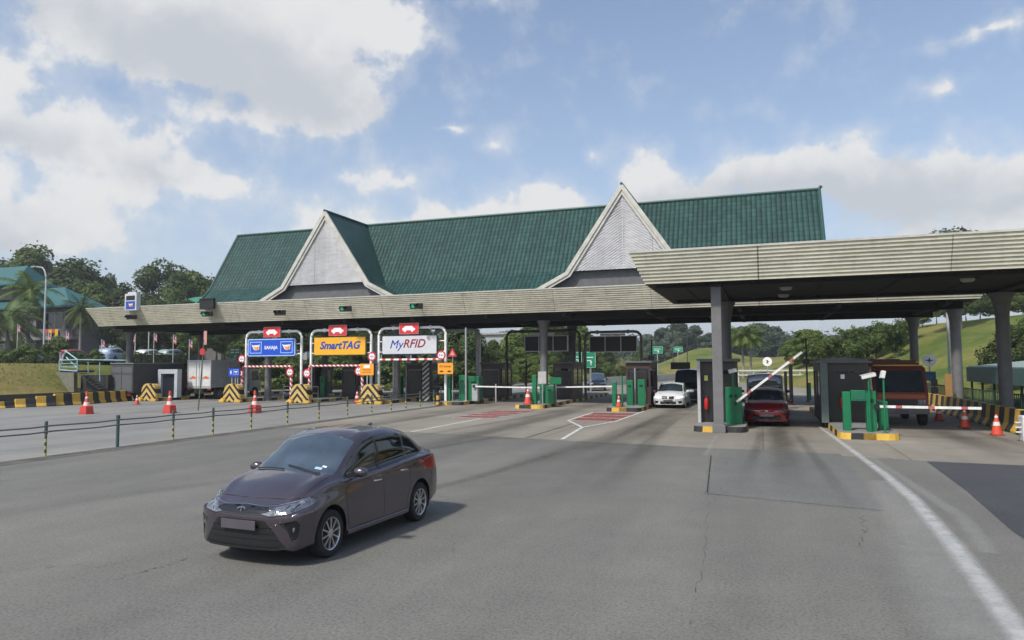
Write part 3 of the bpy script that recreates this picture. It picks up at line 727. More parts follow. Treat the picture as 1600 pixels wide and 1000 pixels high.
for n, (px, py), gr in zip(names, ((212, 496), (330, 491), (443, 489), (545, 483), (655, 479)), (0, 1, 0, 1, 1)):
    p = AY(px, py, 41.35); e = lane_light(gr); e.location = (p.x, 41.02, p.z); e['label'] = n
e = empty('speaker_box', 'dark box fixed to the long fascia just above a lane signal', 'box', (-37.6, 41.0, 7.05))
bm = bmesh.new(); box(bm, -.62, .62, -.12, .12, -.35, .35, .02); obj('box_housing', bm, BLACK(), e)
bm = bmesh.new(); box(bm, -.66, .66, -.2, .12, .353, .40, .01); obj('box_lid', bm, mat('rusty_dark_metal', (.05, .04, .035), .7), e)
TNG = lambda: mat('card_logo_blue', (.02, .07, .38), .4)
def logo(parent, x, y, z, w, frame=True):
    """generic waving-hand squiggle in a framed blue panel, as on the toll card signs"""
    h = w*.82
    if frame:
        bm = bmesh.new()
        for a in ((-w/2, w/2, -h/2, -h/2+.05*w), (-w/2, w/2, h/2-.05*w, h/2), (-w/2, -w/2+.05*w, -h/2+.05*w, h/2-.05*w), (w/2-.05*w, w/2, -h/2+.05*w, h/2-.05*w)):
            box(bm, x+a[0], x+a[1], y-.012, y, z+a[2], z+a[3])
        obj('logo_frame', bm, mat('light_blue_trim', (.35, .55, .85), .4), parent)
    bm = bmesh.new(); s = w*.36
    P = [(-1, .75), (-.55, .55), (-.1, .6), (.4, .6), (.95, .75), (.85, .1), (.8, -.5), (.2, -.72), (-.4, -.5), (-.65, .0)]
    prism(bm, [(x+a*s, z+b*s*.8) for a, b in P], 'y', y-.014, y-.001); obj('logo_hand', bm, mat('logo_white', (.75, .74, .7), .5), parent)
    bm = bmesh.new()
    prism(bm, [(x+a*s*.8+.02, z+b*s*.62-.01) for a, b in [(-.8, .55), (.0, .1), (.9, .5), (.85, -.1), (.7, -.7), (.1, -.8), (-.4, -.3)]], 'y', y-.022, y-.015)
    obj('logo_palm', bm, mat('logo_orange', (.75, .27, .05), .5), parent)
e = empty('lane_display', 'small white display box with blue panel on the left end of the long fascia', 'display', (-44.75, 41.0, 6.8))
bm = bmesh.new(); box(bm, -.58, .58, -.1, .3, 0, 1.28, .03); box(bm, -.4, .4, 0, .2, 1.283, 1.42); obj('display_housing', bm, mat('silver_paint', (.5, .51, .53), .4), e)
bm = bmesh.new(); box(bm, -.42, .42, -.115, -.1, .78, 1.12); obj('screen', bm, BLACK(), e)
bm = bmesh.new(); box(bm, -.44, .44, -.115, -.1, .1, .70); obj('blue_panel', bm, TNG(), e)
logo(e, .05, -.116, .4, .62, False)
# ------------------------------------------------------------------ toll islands
def island(x, hw, y0, y1, label, ph=0):
    e = empty('toll_island', label, 'traffic island', (x, y0, 0), group='kerbed toll islands between the lanes')
    h = .21; r = min(hw, .35)
    out = [(-hw, y1-y0)] + [(-hw, (y1-y0)-i*.85) for i in range(1, int((y1-y0-.6)/.85)+1)]
    out += [(-hw, r)]
    out += [(-hw+r-r*math.cos(a), r-r*math.sin(a)) for a in (R(30), R(60), R(90))]
    n = 3
    out += [(-hw+r+(2*hw-2*r)*i/n, 0) for i in range(1, n)]
    rt = [(-p[0], p[1]) for p in out[::-1] if True]
    pts = out + [p for p in rt if d2(p, out[-1]) > .05]
    bm = bmesh.new(); s = 0; last = None
    lo = [bm.verts.new((p[0], p[1], 0)) for p in pts]; hi = [bm.verts.new((p[0]*(1-.02/hw), p[1]+.015, h)) for p in pts]
    tg = ph
    for i in range(len(pts)-1):
        f = bm.faces.new((lo[i], lo[i+1], hi[i+1], hi[i])); dl_ = d2(pts[i], pts[i+1]); tg = tg if dl_ < .25 else 1-tg
        f.material_index = tg
    V2(bm); obj('kerb', bm, [YEL(), BLK()], e)
    bm = bmesh.new(); bm.faces.new([bm.verts.new((p[0]*(1-.02/hw), p[1]+.015, h)) for p in pts]); V2(bm)
    bm.normal_update()
    if bm.faces[:][0].normal.z < 0: bmesh.ops.reverse_faces(bm, faces=bm.faces[:])
    obj('island_top', bm, CONC(), e); return e
island(-43.2, .9, 42.2, 58, 'toll island at the far left behind the chevron block with the grey portal')
island(-35.6, .9, 42.2, 58, 'toll island behind the chevron block beside the white lorry')
island(-29.9, .9, 42.2, 58, 'toll island behind the chevron block between the blue and yellow signs')
island(-24.3, .9, 42.2, 58, 'toll island behind the chevron block between the yellow and white signs')
island(-18.7, .85, 41.4, 58, 'toll island with yellow and black kerb at the end of the low fence')
island(-12.75, .9, 39.2, 58, 'toll island with yellow and black kerb carrying the round grey column left of centre')
island(-7.0, .95, 37.8, 56, 'toll island in front of the red hatched paint beside the white sedan')
island(-1.5, .95, 27.25, 44, 'toll island at the foot of the square column left of the red hatchback', 1)
island(3.3, .92, 25.9, 42, 'toll island nearest the camera with two green cabinets, right of the red hatchback', 1)

# ------------------------------------------------------------------ chevron attenuators
def chev_mat():
    m = bpy.data.materials.new('chevron_paint'); m.use_nodes = True; nt = m.node_tree; N = nt.nodes; L = nt.links; b = N['Principled BSDF']; b.inputs['Roughness'].default_value = .55
    tc = N.new('ShaderNodeTexCoord'); s = N.new('ShaderNodeSeparateXYZ'); L.new(tc.outputs['Object'], s.inputs[0])
    def M(op, a, b_=None):
        n = N.new('ShaderNodeMath'); n.operation = op
        for i, v in enumerate((a, b_)):
            if v is None: continue
            if isinstance(v, (int, float)): n.inputs[i].default_value = v
            else: L.new(v, n.inputs[i])
        return n.outputs[0]
    t = M('ADD', s.outputs[2], M('MULTIPLY', M('ABSOLUTE', M('ADD', s.outputs[0], .12)), 1.1))
    f = M('GREATER_THAN', M('FRACT', M('DIVIDE', M('ADD', t, .05), .52)), .46)
    no = N.new('ShaderNodeTexNoise'); no.inputs['Scale'].default_value = 5; no.inputs['Detail'].default_value = 8; L.new(tc.outputs['Object'], no.inputs['Vector'])
    mx = N.new('ShaderNodeMixRGB'); L.new(f, mx.inputs[0]); mx.inputs[1].default_value = (.018, .016, .015, 1); mx.inputs[2].default_value = (.60, .42, .13, 1)
    mr = N.new('ShaderNodeMapRange'); mr.inputs['From Min'].default_value = .3; mr.inputs['From Max'].default_value = .7; mr.inputs['To Min'].default_value = .72; mr.inputs['To Max'].default_value = 1.1; L.new(no.outputs['Fac'], mr.inputs['Value'])
    m2 = N.new('ShaderNodeMixRGB'); m2.blend_type = 'MULTIPLY'; m2.inputs[0].default_value = 1; L.new(mx.outputs[0], m2.inputs[1]); L.new(mr.outputs[0], m2.inputs[2]); L.new(m2.outputs[0], b.inputs['Base Color']); return m
CHEV = chev_mat()
ch0 = empty('crash_cushion', 'humped chevron crash block in front of the light grey portal, leftmost of the four', 'crash block', (0, 0, 0), group='chevron crash blocks at the lane heads')
bm = bmesh.new()
pts = [(-.98, .0), (.98, .0), (.86, .62), (.72, 1.08), (.58, 1.24), (.3, 1.30), (-.2, 1.31), (-.5, 1.27), (-.68, 1.12), (-.86, .55)]
prism(bm, [(a*.84, b) for a, b in pts], 'y', 0, .55); bmesh.ops.bevel(bm, geom=[e for e in bm.edges if abs(e.verts[0].co.y-e.verts[1].co.y) < .01 and e.verts[0].co.y < .1], offset=.05, segments=2, affect='EDGES')
obj('chevron_block', bm, CHEV, ch0)
bm = bmesh.new(); box(bm, -.85, -.4, -.26, -.01, 0, .2, .05); prism(bm, [(-.75, .19), (-.45, .19), (-.55, .32), (-.68, .31)], 'y', -.2, -.02); obj('kerb_stone', bm, YEL(), ch0)
bm = bmesh.new(); box(bm, .5, 1.05, -.28, -.01, 0, .2, .04); obj('kerb_stone', bm, YEL(), ch0)
for i, (x, lb) in enumerate(((-43.15, None), (-35.55, 'humped black and yellow chevron crash block just right of the white lorry'), (-29.85, 'humped black and yellow chevron crash block between the blue and the yellow overhead signs'), (-24.35, 'humped black and yellow chevron crash block between the yellow and the white overhead signs'))):
    if i == 0: ch0.location = (x, 41.2, 0)
    else: dup(ch0, (x, 41.2, 0), label=lb)

# ------------------------------------------------------------------ overhead sign gantries
def portal(x0, x1, y, h, r, m, label, brackets=True):
    cx = (x0+x1)/2; w = (x1-x0)/2
    e = empty('sign_gantry', label, 'gantry', (cx, y, 0), group='white tube gantries over the left lanes' if brackets else None)
    bm = bmesh.new(); k = .45
    path = [(-w, 0, 0), (-w, 0, h-k)] + [(-w+k-k*math.cos(a), 0, h-k+k*math.sin(a)) for a in (R(30), R(60))] + [(-w+k, 0, h), (w-k, 0, h)] + [(w-k+k*math.sin(a), 0, h-k+k*math.cos(a)) for a in (R(30), R(60))] + [(w, 0, h-k), (w, 0, 0)]
    tube(bm, path, r, 12)
    for s in (-1, 1):
        lathe(bm, [(.2, .0), (.2, .03)], 12, (s*w, 0, 0)); lathe(bm, [(r*1.5, -.06), (r*1.5, .06)], 10, (0, 0, 0), M=Matrix.Translation((s*w*.55, 0, h)) @ Matrix.Rotation(math.pi/2, 4, 'Y'))
    obj('tube_frame', bm, m, e, True)
    if brackets:
        for z in (h-.9, h-1.6):
            for s in (-1, 1):
                bm = bmesh.new(); tube(bm, [(s*w, 0, z), (s*(w-.42), -.05, z)], .035, 8); obj('bracket', bm, m, e)
    return e
GW = mat('white_gantry_paint', (.84, .84, .82), .4, grime=.08)
portal(-35.35, -30.6, 42.5, 5.02, .095, GW, 'white tube gantry carrying the blue sign')
portal(-29.8, -25.0, 42.5, 5.02, .095, GW, 'white tube gantry carrying the yellow sign')
portal(-24.4, -19.45, 42.5, 5.04, .095, GW, 'white tube gantry carrying the white sign')
def rrect(w, h, r, n=5):
    P = []
    for cx, cy, a0 in ((w-r, h-r, 0), (-w+r, h-r, 90), (-w+r, -h+r, 180), (w-r, -h+r, 270)):
        for i in range(n+1):
            a = R(a0+90*i/n); P.append((cx+r*math.cos(a), cy+r*math.sin(a)))
    return P
def board(name, label, cat, x, y, z, w, h, face, rim, rimw=.05, depth=.12, rad=.12, group=None):
    e = empty(name, label, cat, (x, y, z), group=group)
    bm = bmesh.new(); prism(bm, rrect(w/2, h/2, rad), 'y', 0, depth); obj('sign_case', bm, rim, e)
    bm = bmesh.new(); prism(bm, rrect(w/2-rimw, h/2-rimw, max(.02, rad-rimw)), 'y', -.006, -.001); obj('sign_face', bm, face, e)
    return e
sb = board('lane_sign', 'blue overhead sign reading SAHAJA between two framed hand logos', 'sign', -33.0, 42.25, 3.88, 4.05, 1.24, mat('sign_blue', (.01, .075, .52), .35, var=.05), mat('sign_light_blue_rim', (.36, .52, .85), .4), .07)
text(sb, 'SAHAJA', .33, (0, -.012, -.02), mat('sign_white', (.8, .8, .8), .4, var=.03), bold=.008)
for x in (-1.32, 1.32): logo(sb, x, -.007, 0, 1.02)
sy = board('lane_sign', 'yellow overhead sign reading SmartTAG in slanted blue letters', 'sign', -27.35, 42.25, 3.9, 4.15, 1.28, mat('sign_yellow', (.78, .40, .02), .4, var=.06), mat('sign_dark_yellow_rim', (.12, .08, .02), .4), .045, rad=.07)
text(sy, 'SmartTAG', .72, (0, -.012, .03), mat('sign_navy', (.01, .06, .38), .4, var=.03), bold=.022, shear=.28, sx=1.0)
sw = board('lane_sign', 'white overhead sign reading MyRFID in blue and dark red slanted letters', 'sign', -22.0, 42.25, 3.9, 4.1, 1.28, mat('sign_pale_grey', (.56, .58, .60), .4, var=.05), mat('sign_navy_rim', (.02, .03, .08), .4), .05, rad=.12)
text(sw, 'My', .80, (-.98, -.012, .02), mat('sign_deep_blue', (.01, .03, .34), .4, var=.03), bold=.0, shear=.3)
text(sw, 'RFID', .78, (.34, -.012, .06), mat('sign_dark_red', (.25, .01, .03), .4, var=.03), bold=.010, shear=.3)
bm = bmesh.new()
for r in (.13, .22):
    for k in range(6):
        a0, a1 = R(5+k*13), R(5+(k+1)*13)
        prism(bm, [(1.3+r*math.cos(a0), .26+r*math.sin(a0)), (1.3+(r+.035)*math.cos(a0), .26+(r+.035)*math.sin(a0)), (1.3+(r+.035)*math.cos(a1), .26+(r+.035)*math.sin(a1)), (1.3+r*math.cos(a1), .26+r*math.sin(a1))], 'y', -.018, -.007)
obj('signal_arcs', bm, mat('sign_dark_red', (.25, .01, .03), .4), sw)
# red car pictogram boards on top of the gantries
led = None
for i, (x, lb) in enumerate(((-32.92, 'red board with a white car shape on top of the gantry over the blue sign'), (-27.48, 'red board with a white car shape on top of the gantry over the yellow sign'), (-22.0, 'red board with a white car shape on top of the gantry over the white sign'))):
    if led is None:
        led = board('vehicle_class_board', lb, 'sign', 0, 42.2, 4.98, 1.42, .74, mat('sign_red', (.62, .03, .035), .4, var=.1), mat('pale_red_rim', (.62, .25, .25), .4), .03, .1, .03, group='red car boards on the gantries')
        bm = bmesh.new(); prism(bm, [(-.46, -.12), (.46, -.12), (.48, .0), (.36, .05), (.24, .17), (-.26, .17), (-.38, .05), (-.48, .02)], 'y', -.018, -.007)
        for c in (-.28, .27): prism(bm, [(c+.1*math.cos(R(a)), -.13+.1*math.sin(R(a))) for a in range(0, 360, 30)], 'y', -.026, -.019)
        obj('car_shape', bm, mat('sign_white', (.8, .8, .8), .4), led)
        bm = bmesh.new(); tube(bm, [(-.3, .06, -.36), (-.3, .25, 0)], .03, 6); tube(bm, [(.3, .06, -.36), (.3, .25, 0)], .03, 6); obj('bracket', bm, STEEL(), led)
        led.location.x = x
    else: dup(led, (x, 42.2, 4.98), label=lb)

# height bars
def stripes_mat(name, a, b_, per, axis, skew=0.0, duty=.5):
    m = bpy.data.materials.new(name); m.use_nodes = True; nt = m.node_tree; N = nt.nodes; L = nt.links; b = N['Principled BSDF']; b.inputs['Roughness'].default_value = .5
    tc = N.new('ShaderNodeTexCoord'); s = N.new('ShaderNodeSeparateXYZ'); L.new(tc.outputs['Object'], s.inputs[0])
    ad = N.new('ShaderNodeMath'); ad.operation = 'MULTIPLY_ADD'; L.new(s.outputs[0 if axis != 'x' else 2], ad.inputs[0]); ad.inputs[1].default_value = skew; L.new(s.outputs['xyz'.index(axis)], ad.inputs[2])
    dv = N.new('ShaderNodeMath'); dv.operation = 'DIVIDE'; L.new(ad.outputs[0], dv.inputs[0]); dv.inputs[1].default_value = per
    fr = N.new('ShaderNodeMath'); fr.operation = 'FRACT'; L.new(dv.outputs[0], fr.inputs[0])
    gt = N.new('ShaderNodeMath'); gt.operation = 'GREATER_THAN'; L.new(fr.outputs[0], gt.inputs[0]); gt.inputs[1].default_value = duty
    mx = N.new('ShaderNodeMixRGB'); L.new(gt.outputs[0], mx.inputs[0]); mx.inputs[1].default_value = a + (1,); mx.inputs[2].default_value = b_ + (1,)
    L.new(mx.outputs[0], b.inputs['Base Color']); return m
RWH, RDK = (.72, .68, .64), (.50, .035, .04)
SX = stripes_mat('red_white_bar', RWH, RDK, .34, 'x', 1.0); SZ = stripes_mat('red_white_post', RWH, RDK, .34, 'z', 1.2)
SX2 = stripes_mat('red_white_bar_wide', RWH, RDK, .62, 'x', 0, .62)
def hbar(x0, x1, y, z, label, posts):
    cx = (x0+x1)/2; w = (x1-x0)/2; e = empty('height_bar', label, 'height barrier', (cx, y, 0))
    bm = bmesh.new(); tube(bm, [(-w, 0, z), (w, 0, z)], .075, 10); obj('crossbar', bm, SX if posts else SX2, e, True)
    for s in posts:
        bm = bmesh.new(); tube(bm, [(s*w, 0, 0), (s*w, 0, z+.02)], .10, 10); obj('post', bm, SZ, e, True)
    if not posts:
        bm = bmesh.new()
        for s in (-1, 0, 1): tube(bm, [(s*w*.96, 0, z+.05), (s*w*.96, .1, z+.35)], .02, 6)
        obj('hanger', bm, STEEL(), e)
    return e
hbar(-35.3, -31.1, 42.05, 2.52, 'red and white striped height bar under the blue sign', (-1, 1))
hbar(-29.6, -25.4, 42.05, 2.54, 'red and white striped height bar under the yellow sign', (-1, 1))
hbar(-24.2, -19.55, 42.25, 2.92, 'thin red and white height bar hanging under the white sign', ())
# round height limit signs
def round_sign(label, x, z, y=41.9, rad=.31, post=None):
    e = empty('height_limit_sign', label, 'sign', (x, y, z), group='round red-ringed height limit signs')
    Mx = Matrix.Rotation(math.pi/2, 4, 'X')
    bm = bmesh.new(); lathe(bm, [(rad, -.02), (rad, .004)], 24, M=Mx); obj('sign_plate', bm, mat('sign_ring_red', (.52, .025, .05), .4), e)
    bm = bmesh.new(); lathe(bm, [(rad*.70, .005), (rad*.70, .010)], 24, M=Mx); obj('sign_face', bm, mat('sign_white', (.8, .8, .8), .4), e)
    bm = bmesh.new()
    for s in (1, -1): prism(bm, [(-.05, s*rad*.62), (.05, s*rad*.62), (0, s*rad*.40)], 'y', -.016, -.011)
    obj('arrow', bm, BLACK(), e)
    text(e, '2.1m' if z < 2.6 else '2.3m', rad*.52, (0, -.013, 0), BLACK(), bold=.003, extrude=.002)
    bm = bmesh.new(); box(bm, -.03, .03, .02, .12, -.1, .1); obj('bracket', bm, STEEL(), e)
    return e
round_sign('upper round height limit sign on the left post of the blue sign gantry', -35.25, 3.07)
round_sign('lower round height limit sign, left end of the bar under the blue sign', -35.4, 2.06)
round_sign('round height limit sign at the right end of the height bar under the blue sign', -31.12, 2.12)
round_sign('round height limit sign at the left end of the height bar under the yellow sign', -29.72, 2.04)
round_sign('round height limit sign partly behind the orange notice under the yellow sign', -25.6, 2.18)
round_sign('round height limit sign between the yellow and the white overhead signs', -24.6, 3.15)
round_sign('round height limit sign above the orange notice right of the white sign', -19.5, 3.18)
e = empty('warning_sign', 'small red triangular warning sign on a thin pole right of the white sign gantry', 'sign', (-18.85, 42.2, 0))
bm = bmesh.new(); prism(bm, [(-.33, 3.08), (.33, 3.08), (0, 3.66)], 'y', 0, .03); obj('sign_face', bm, RED(), e)
bm = bmesh.new(); prism(bm, [(-.17, 3.17), (.17, 3.17), (0, 3.47)], 'y', -.008, -.001); obj('sign_centre', bm, mat('pale_pink', (.6, .3, .25), .5), e)
bm = bmesh.new(); tube(bm, [(0, .06, .2), (0, .06, 3.3)], .03, 8); obj('pole', bm, STEEL(), e, True)
# orange notices
ORG = lambda: mat('sign_orange', (.85, .33, .02), .45, var=.06)
def notice(x, y, z, w, h, label, pole_x):
    e = board('notice_board', label, 'sign', x, y, z, w, h, ORG(), mat('orange_rim', (.6, .25, .03), .5), .02, .04, .03)
    return e
n1 = notice(-24.95, 41.85, 2.28, 1.05, .78, 'orange notice with small white panel above the rightmost chevron crash block', 0)
bm = bmesh.new(); box(bm, -.24, .24, -.012, -.007, .10, .30); obj('white_panel', bm, mat('sign_white', (.8, .8, .8), .4), n1)
bm = bmesh.new()
for z, a in ((.0, .34), (-.09, .28), (-.2, .36)): box(bm, -a, a, -.011, -.007, z-.018, z+.018)
obj('text_lines', bm, mat('brown_print', (.35, .10, .02), .5), n1)
bm = bmesh.new(); box(bm, -.04, .04, .045, .09, -1.3, .3); obj('pole', bm, STEEL(), n1)
n2 = notice(-19.2, 41.9, 2.32, 1.08, .72, 'orange notice with black lettering on the right post of the white sign gantry', 0)
text(n2, 'ETC SAHAJA', .15, (0, -.010, .13), mat('brown_print_dark', (.12, .04, .01), .5), bold=.004, extrude=.002)
bm = bmesh.new()
for s in (-1, 1): box(bm, s*.27-.13, s*.27+.13, -.011, -.007, -.23, -.17); prism(bm, [(s*.27-.08, -.17), (s*.27+.08, -.17), (s*.27+.04, -.12), (s*.27-.04, -.12)], 'y', -.011, -.007)
obj('car_marks', bm, BLACK(), n2)
# blue small sign with black box, and green sign behind
e = empty('payment_sign', 'small blue sign with white arrow under a black box beside the white lorry', 'sign', (-35.75, 41.75, 0))
bm = bmesh.new(); box(bm, -.5, .42, 0, .1, 1.82, 2.42, .01); obj('sign_face', bm, mat('sign_blue', (.01, .075, .52), .35), e)
bm = bmesh.new(); box(bm, -.46, .5, -.05, .4, 2.44, 2.88, .02); obj('hood', bm, BLACK(), e)
bm = bmesh.new(); prism(bm, [(-.36, 2.12), (-.29, 2.3), (-.22, 2.12), (-.29, 1.94)], 'y', -.012, -.001); obj('arrow', bm, mat('sign_white', (.8, .8, .8), .4), e)
logo(e, .14, -.001, 2.13, .46)
bm = bmesh.new()
for x in (-.3, .0, .2): box(bm, x-.035, x+.035, .11, .17, 1.2, 1.9)
obj('post', bm, STEEL(), e)
p = AY(367, 552, 50)
e = board('direction_sign', 'small green direction sign with white lettering behind the gantry post, above the white lorry', 'sign', p.x, 50, p.z, 1.15, .95, mat('sign_green', (.01, .20, .12), .4), mat('green_rim', (.25, .45, .38), .4), .03, .05, .03)
bm = bmesh.new()
for z in (.30, .08):
    for x in (-.25, .25): box(bm, x-.2, x+.2, -.012, -.007, z-.06, z+.06)
prism(bm, [(-.06, -.4), (.02, -.4), (.16, -.12), (.04, -.16)], 'y', -.012, -.007); obj('lettering', bm, mat('sign_white', (.8, .8, .8), .4), e)
bm = bmesh.new(); tube(bm, [(0, .1, -p.z), (0, .1, .3)], .05, 8); obj('pole', bm, STEEL(), e)

# ------------------------------------------------------------------ dark gantries seen from behind
def lane_gantry(x0, x1, y, h, px0, px1, pz0, pz1, m, label):
    cx = (x0+x1)/2; e = portal(x0, x1, y, h, .10, m, label, False); e['group'] = 'lane display gantries beyond the columns'
    bm = bmesh.new(); n = 3; w = (px1-px0)/n
    for i in range(n): box(bm, px0+w*i+.03-cx, px0+w*(i+1)-.03-cx, -.05, .12, pz0, pz1, .01)
    obj('display_panel', bm, mat('matt_black_panel', (.012, .014, .014), .5), e)
    bm = bmesh.new(); box(bm, px0-cx-.05, px1-cx+.05, .0, .08, pz1+.003, pz1+.06); box(bm, px0-cx-.05, px1-cx+.05, .0, .08, pz0-.06, pz0-.003)
    for i in range(n+1): box(bm, px0+w*i-.028-cx, px0+w*i+.028-cx, -.06, .08, pz0, pz1+.0)
    box(bm, -.9, .9, -.04, .1, pz1+.08, h-.12)
    obj('panel_frame', bm, STEEL(), e)
lane_gantry(-17.9, -12.3, 50, 5.0, -16.45, -13.2, 3.55, 4.6, mat('dark_grey_steel', (.05, .055, .055), .5), 'dark lane gantry with black panels partly behind the round column')
lane_gantry(-12.0, -7.95, 50.4, 4.85, -11.65, -8.25, 3.45, 4.5, mat('mid_grey_steel', (.18, .185, .19), .5), 'grey lane gantry with three black panels left of the white sedan')
# white header structure behind the yellow sign
e = portal(-30.6, -27.4, 52.5, 5.0, .22, GW, 'thick white portal seen behind the yellow sign', False)
e = portal(-25.2, -21.4, 53, 5.4, .2, GW, 'thick white portal seen behind the white sign', False)
# grey portal on the far left island
e = empty('lane_portal', 'pale grey square portal standing behind the leftmost chevron block', 'portal', (-43.1, 43.2, 0))
bm = bmesh.new(); prism(bm, [(-.95, .21), (-.66, .21), (-.66, 2.02), (.66, 2.02), (.66, .21), (.95, .21), (.95, 2.36), (-.95, 2.36)], 'y', -.22, .22); obj('portal_frame', bm, mat('pale_blue_grey_paint', (.42, .45, .48), .5), e)
bm = bmesh.new(); box(bm, -.66, .66, .0, .04, .22, 2.01); obj('portal_panel', bm, mat('dark_navy_panel', (.015, .018, .03), .4), e)

# ------------------------------------------------------------------ booths
def booth(x, y, w, d, h, label, m=None, curved=False):
    m = m or DARK(); e = empty('toll_booth', label, 'toll booth', (x, y, .21), group='toll booths on the islands')
    hw = w/2
    bm = bmesh.new()
    # lower panels and corner posts with open window band
    box(bm, -hw, hw, 0, .06, 0, 1.0); box(bm, -hw, hw, d-.06, d, 0, 1.0); box(bm, -hw, -hw+.06, .061, d-.061, 0, 1.0); box(bm, hw-.06, hw, .061, d-.061, 0, 1.0)
    for px in (-hw, hw-.09):
        for py in (0, d/2, d-.09): box(bm, px-.002, px+.092, py-.002, py+.092, 1.001, h-.45)
    box(bm, -hw-.004, hw+.004, -.004, d+.004, h-.45, h-.12)
    obj('booth_wall', bm, m, e)
    bm = bmesh.new(); box(bm, -hw+.03, hw-.03, .03, .045, 1.0, h-.45); box(bm, -hw+.03, hw-.03, d-.045, d-.03, 1.0, h-.45); box(bm, -hw+.03, -hw+.045, .05, d-.05, 1.0, h-.45); box(bm, hw-.045, hw-.03, .05, d-.05, 1.0, h-.45); obj('window', bm, GLASS(), e)
    bm = bmesh.new()
    if curved:
        P = [(-hw-.12, h-.12)] + [(-hw*1.0+2*hw*t-.12+.24*t, h-.06+.16*math.sin(math.pi*t)) for t in [i/8 for i in range(9)]] + [(hw+.12, h-.12)]
        prism(bm, P, 'y', -.15, d+.15)
    else: box(bm, -hw-.12, hw+.12, -.15, d+.15, h-.119, h, .02)
    obj('booth_roof', bm, mat('booth_roof_grey', (.10, .105, .11), .5), e)
    bm = bmesh.new(); box(bm, -hw+.2, hw-.2, -.03, -.001, .05, 1.9, .01); obj('door', bm, mat('booth_door_dark', (.02, .018, .018), .35), e)
    return e
b1 = booth(-1.62, 29.3, 1.35, 2.6, 2.5, 'dark toll booth beside the square column, with a fire extinguisher on its wall')
b2 = booth(3.05, 30.6, 1.75, 3.4, 2.42, 'olive-brown toll booth with a curved grey roof on the nearest island', mat('olive_brown_cladding', (.04, .037, .028), .5), True)
b3 = booth(-6.75, 41.5, 1.4, 2.6, 2.5, 'dark brown toll booth left of the white sedan', mat('maroon_brown_cladding', (.05, .026, .022), .5))
for x, y, lb in ((-12.6, 46.5, 'dark toll booth behind the round column left of centre'), (-18.4, 48, 'dark toll booth behind the green cabinets at the fence end'), (-24.2, 47.5, 'dark toll booth behind the chevron block left of the white sign'), (-29.8, 47.5, 'dark toll booth under the yellow sign'), (-35.4, 50.0, 'dark toll booth deep under the blue sign'), (7.9, 50, 'dark toll booth beyond the red truck')):
    if x < 7: dup(b3, (x, y, .21), label=lb)
# booth details
e = empty('fire_extinguisher', 'red fire extinguisher on the dark booth beside the square column', 'extinguisher', (-2.07, 29.14, .72))
bm = bmesh.new(); lathe(bm, [(.07, 0), (.085, .03), (.085, .36), (.06, .42), (.025, .44), (.025, .5)], 14); obj('cylinder', bm, mat('extinguisher_red', (.45, .02, .02), .3), e, True)
bm = bmesh.new(); box(bm, -.05, .07, -.03, .03, .503, .54, .008); tube(bm, [(.06, 0, .5), (.13, -.02, .35), (.12, -.02, .1)], .014, 6); obj('valve', bm, BLACK(), e)
e = empty('fire_extinguisher', 'red fire extinguisher on the booth with the curved roof', 'extinguisher', (2.95, 30.45, .75))
for ch in ('cylinder', 'valve'):
    o = bpy.data.objects[ch].copy(); COL.objects.link(o); o.parent = e
def sticker(x, y, z, w, h, col, label):
    bm = bmesh.new(); box(bm, -w/2, w/2, -.01, 0, -h/2, h/2); o = obj('notice_sticker', bm, mat('sticker_'+col[0], col[1], .5), None, loc=(x, y, z)); tag(o, label, 'sticker')
sticker(-2.07, 29.26, 1.95, .13, .2, ('yellow', (.7, .62, .2)), 'small yellow sticker on the dark booth beside the square column')
sticker(3.0, 30.56, 1.98, .14, .17, ('white', (.8, .8, .78)), 'small white sticker on the booth with the curved roof')
bm = bmesh.new(); box(bm, -.06, .06, -.06, .06, 0, 2.42, .01); o = obj('guard_post', bm, mat('pale_post', (.42, .43, .45), .5), None, loc=(-2.33, 29.0, .21)); tag(o, 'pale square post at the left corner of the dark booth by the square column', 'post')
bm = bmesh.new(); box(bm, -.13, .13, -.13, .13, 0, 2.3, .01); o = obj('guard_post', bm, mat('green_grey_post', (.09, .12, .11), .5), None, loc=(2.3, 30.2, .21)); tag(o, 'grey-green square post at the left corner of the booth with the curved roof', 'post')

# ------------------------------------------------------------------ green cabinets, poles, cameras, gates
cab0 = {}
def cabinet(px0, py0, px1, py1, Y, label, depth=None):
    a, b_ = AY(px0, py0, Y), AY(px1, py1, Y); z1 = max(a.z, b_.z); w = abs(b_.x-a.x); cx = (a.x+b_.x)/2; z0 = .21
    e = empty('machine_cabinet', label, 'cabinet', (cx, Y, z0), group='green machine cabinets on the islands')
    d = depth or w; h = z1-z0
    bm = bmesh.new(); box(bm, -w/2, w/2, 0, d, 0, h, .02); obj('cabinet_body', bm, GREEN(), e)
    bm = bmesh.new(); box(bm, -w*.32, w*.32, -.012, -.001, h*.12, h*.55); obj('cabinet_door', bm, GREEN(), e)
    if w > .3:
        bm = bmesh.new(); box(bm, -w*.25, w*.25, -.012, -.001, h*.72, h*.8); obj('slot', bm, BLACK(), e)
    return e
cabinet(1133, 605, 1160, 664, 28.6, 'wide green cabinet right of the square column')
cabinet(1316, 612, 1331, 670, 26.8, 'slim leaning green cabinet at the left of the nearest island')
cabinet(1353, 611, 1371, 672, 26.7, 'tall green cabinet under the green arm box on the nearest island')
cabinet(1372, 627, 1389, 672, 27.2, 'darker green cabinet holding the lowered red and white arm')
cabinet(956, 597, 963, 634, 39, 'narrow green cabinet at the head of the island left of the white sedan')
cabinet(979, 594, 989, 630, 40.2, 'green cabinet in front of the brown booth left of the white sedan')
cabinet(996, 593, 1008, 630, 40.0, 'green cabinet on the right side of the island beside the white sedan')
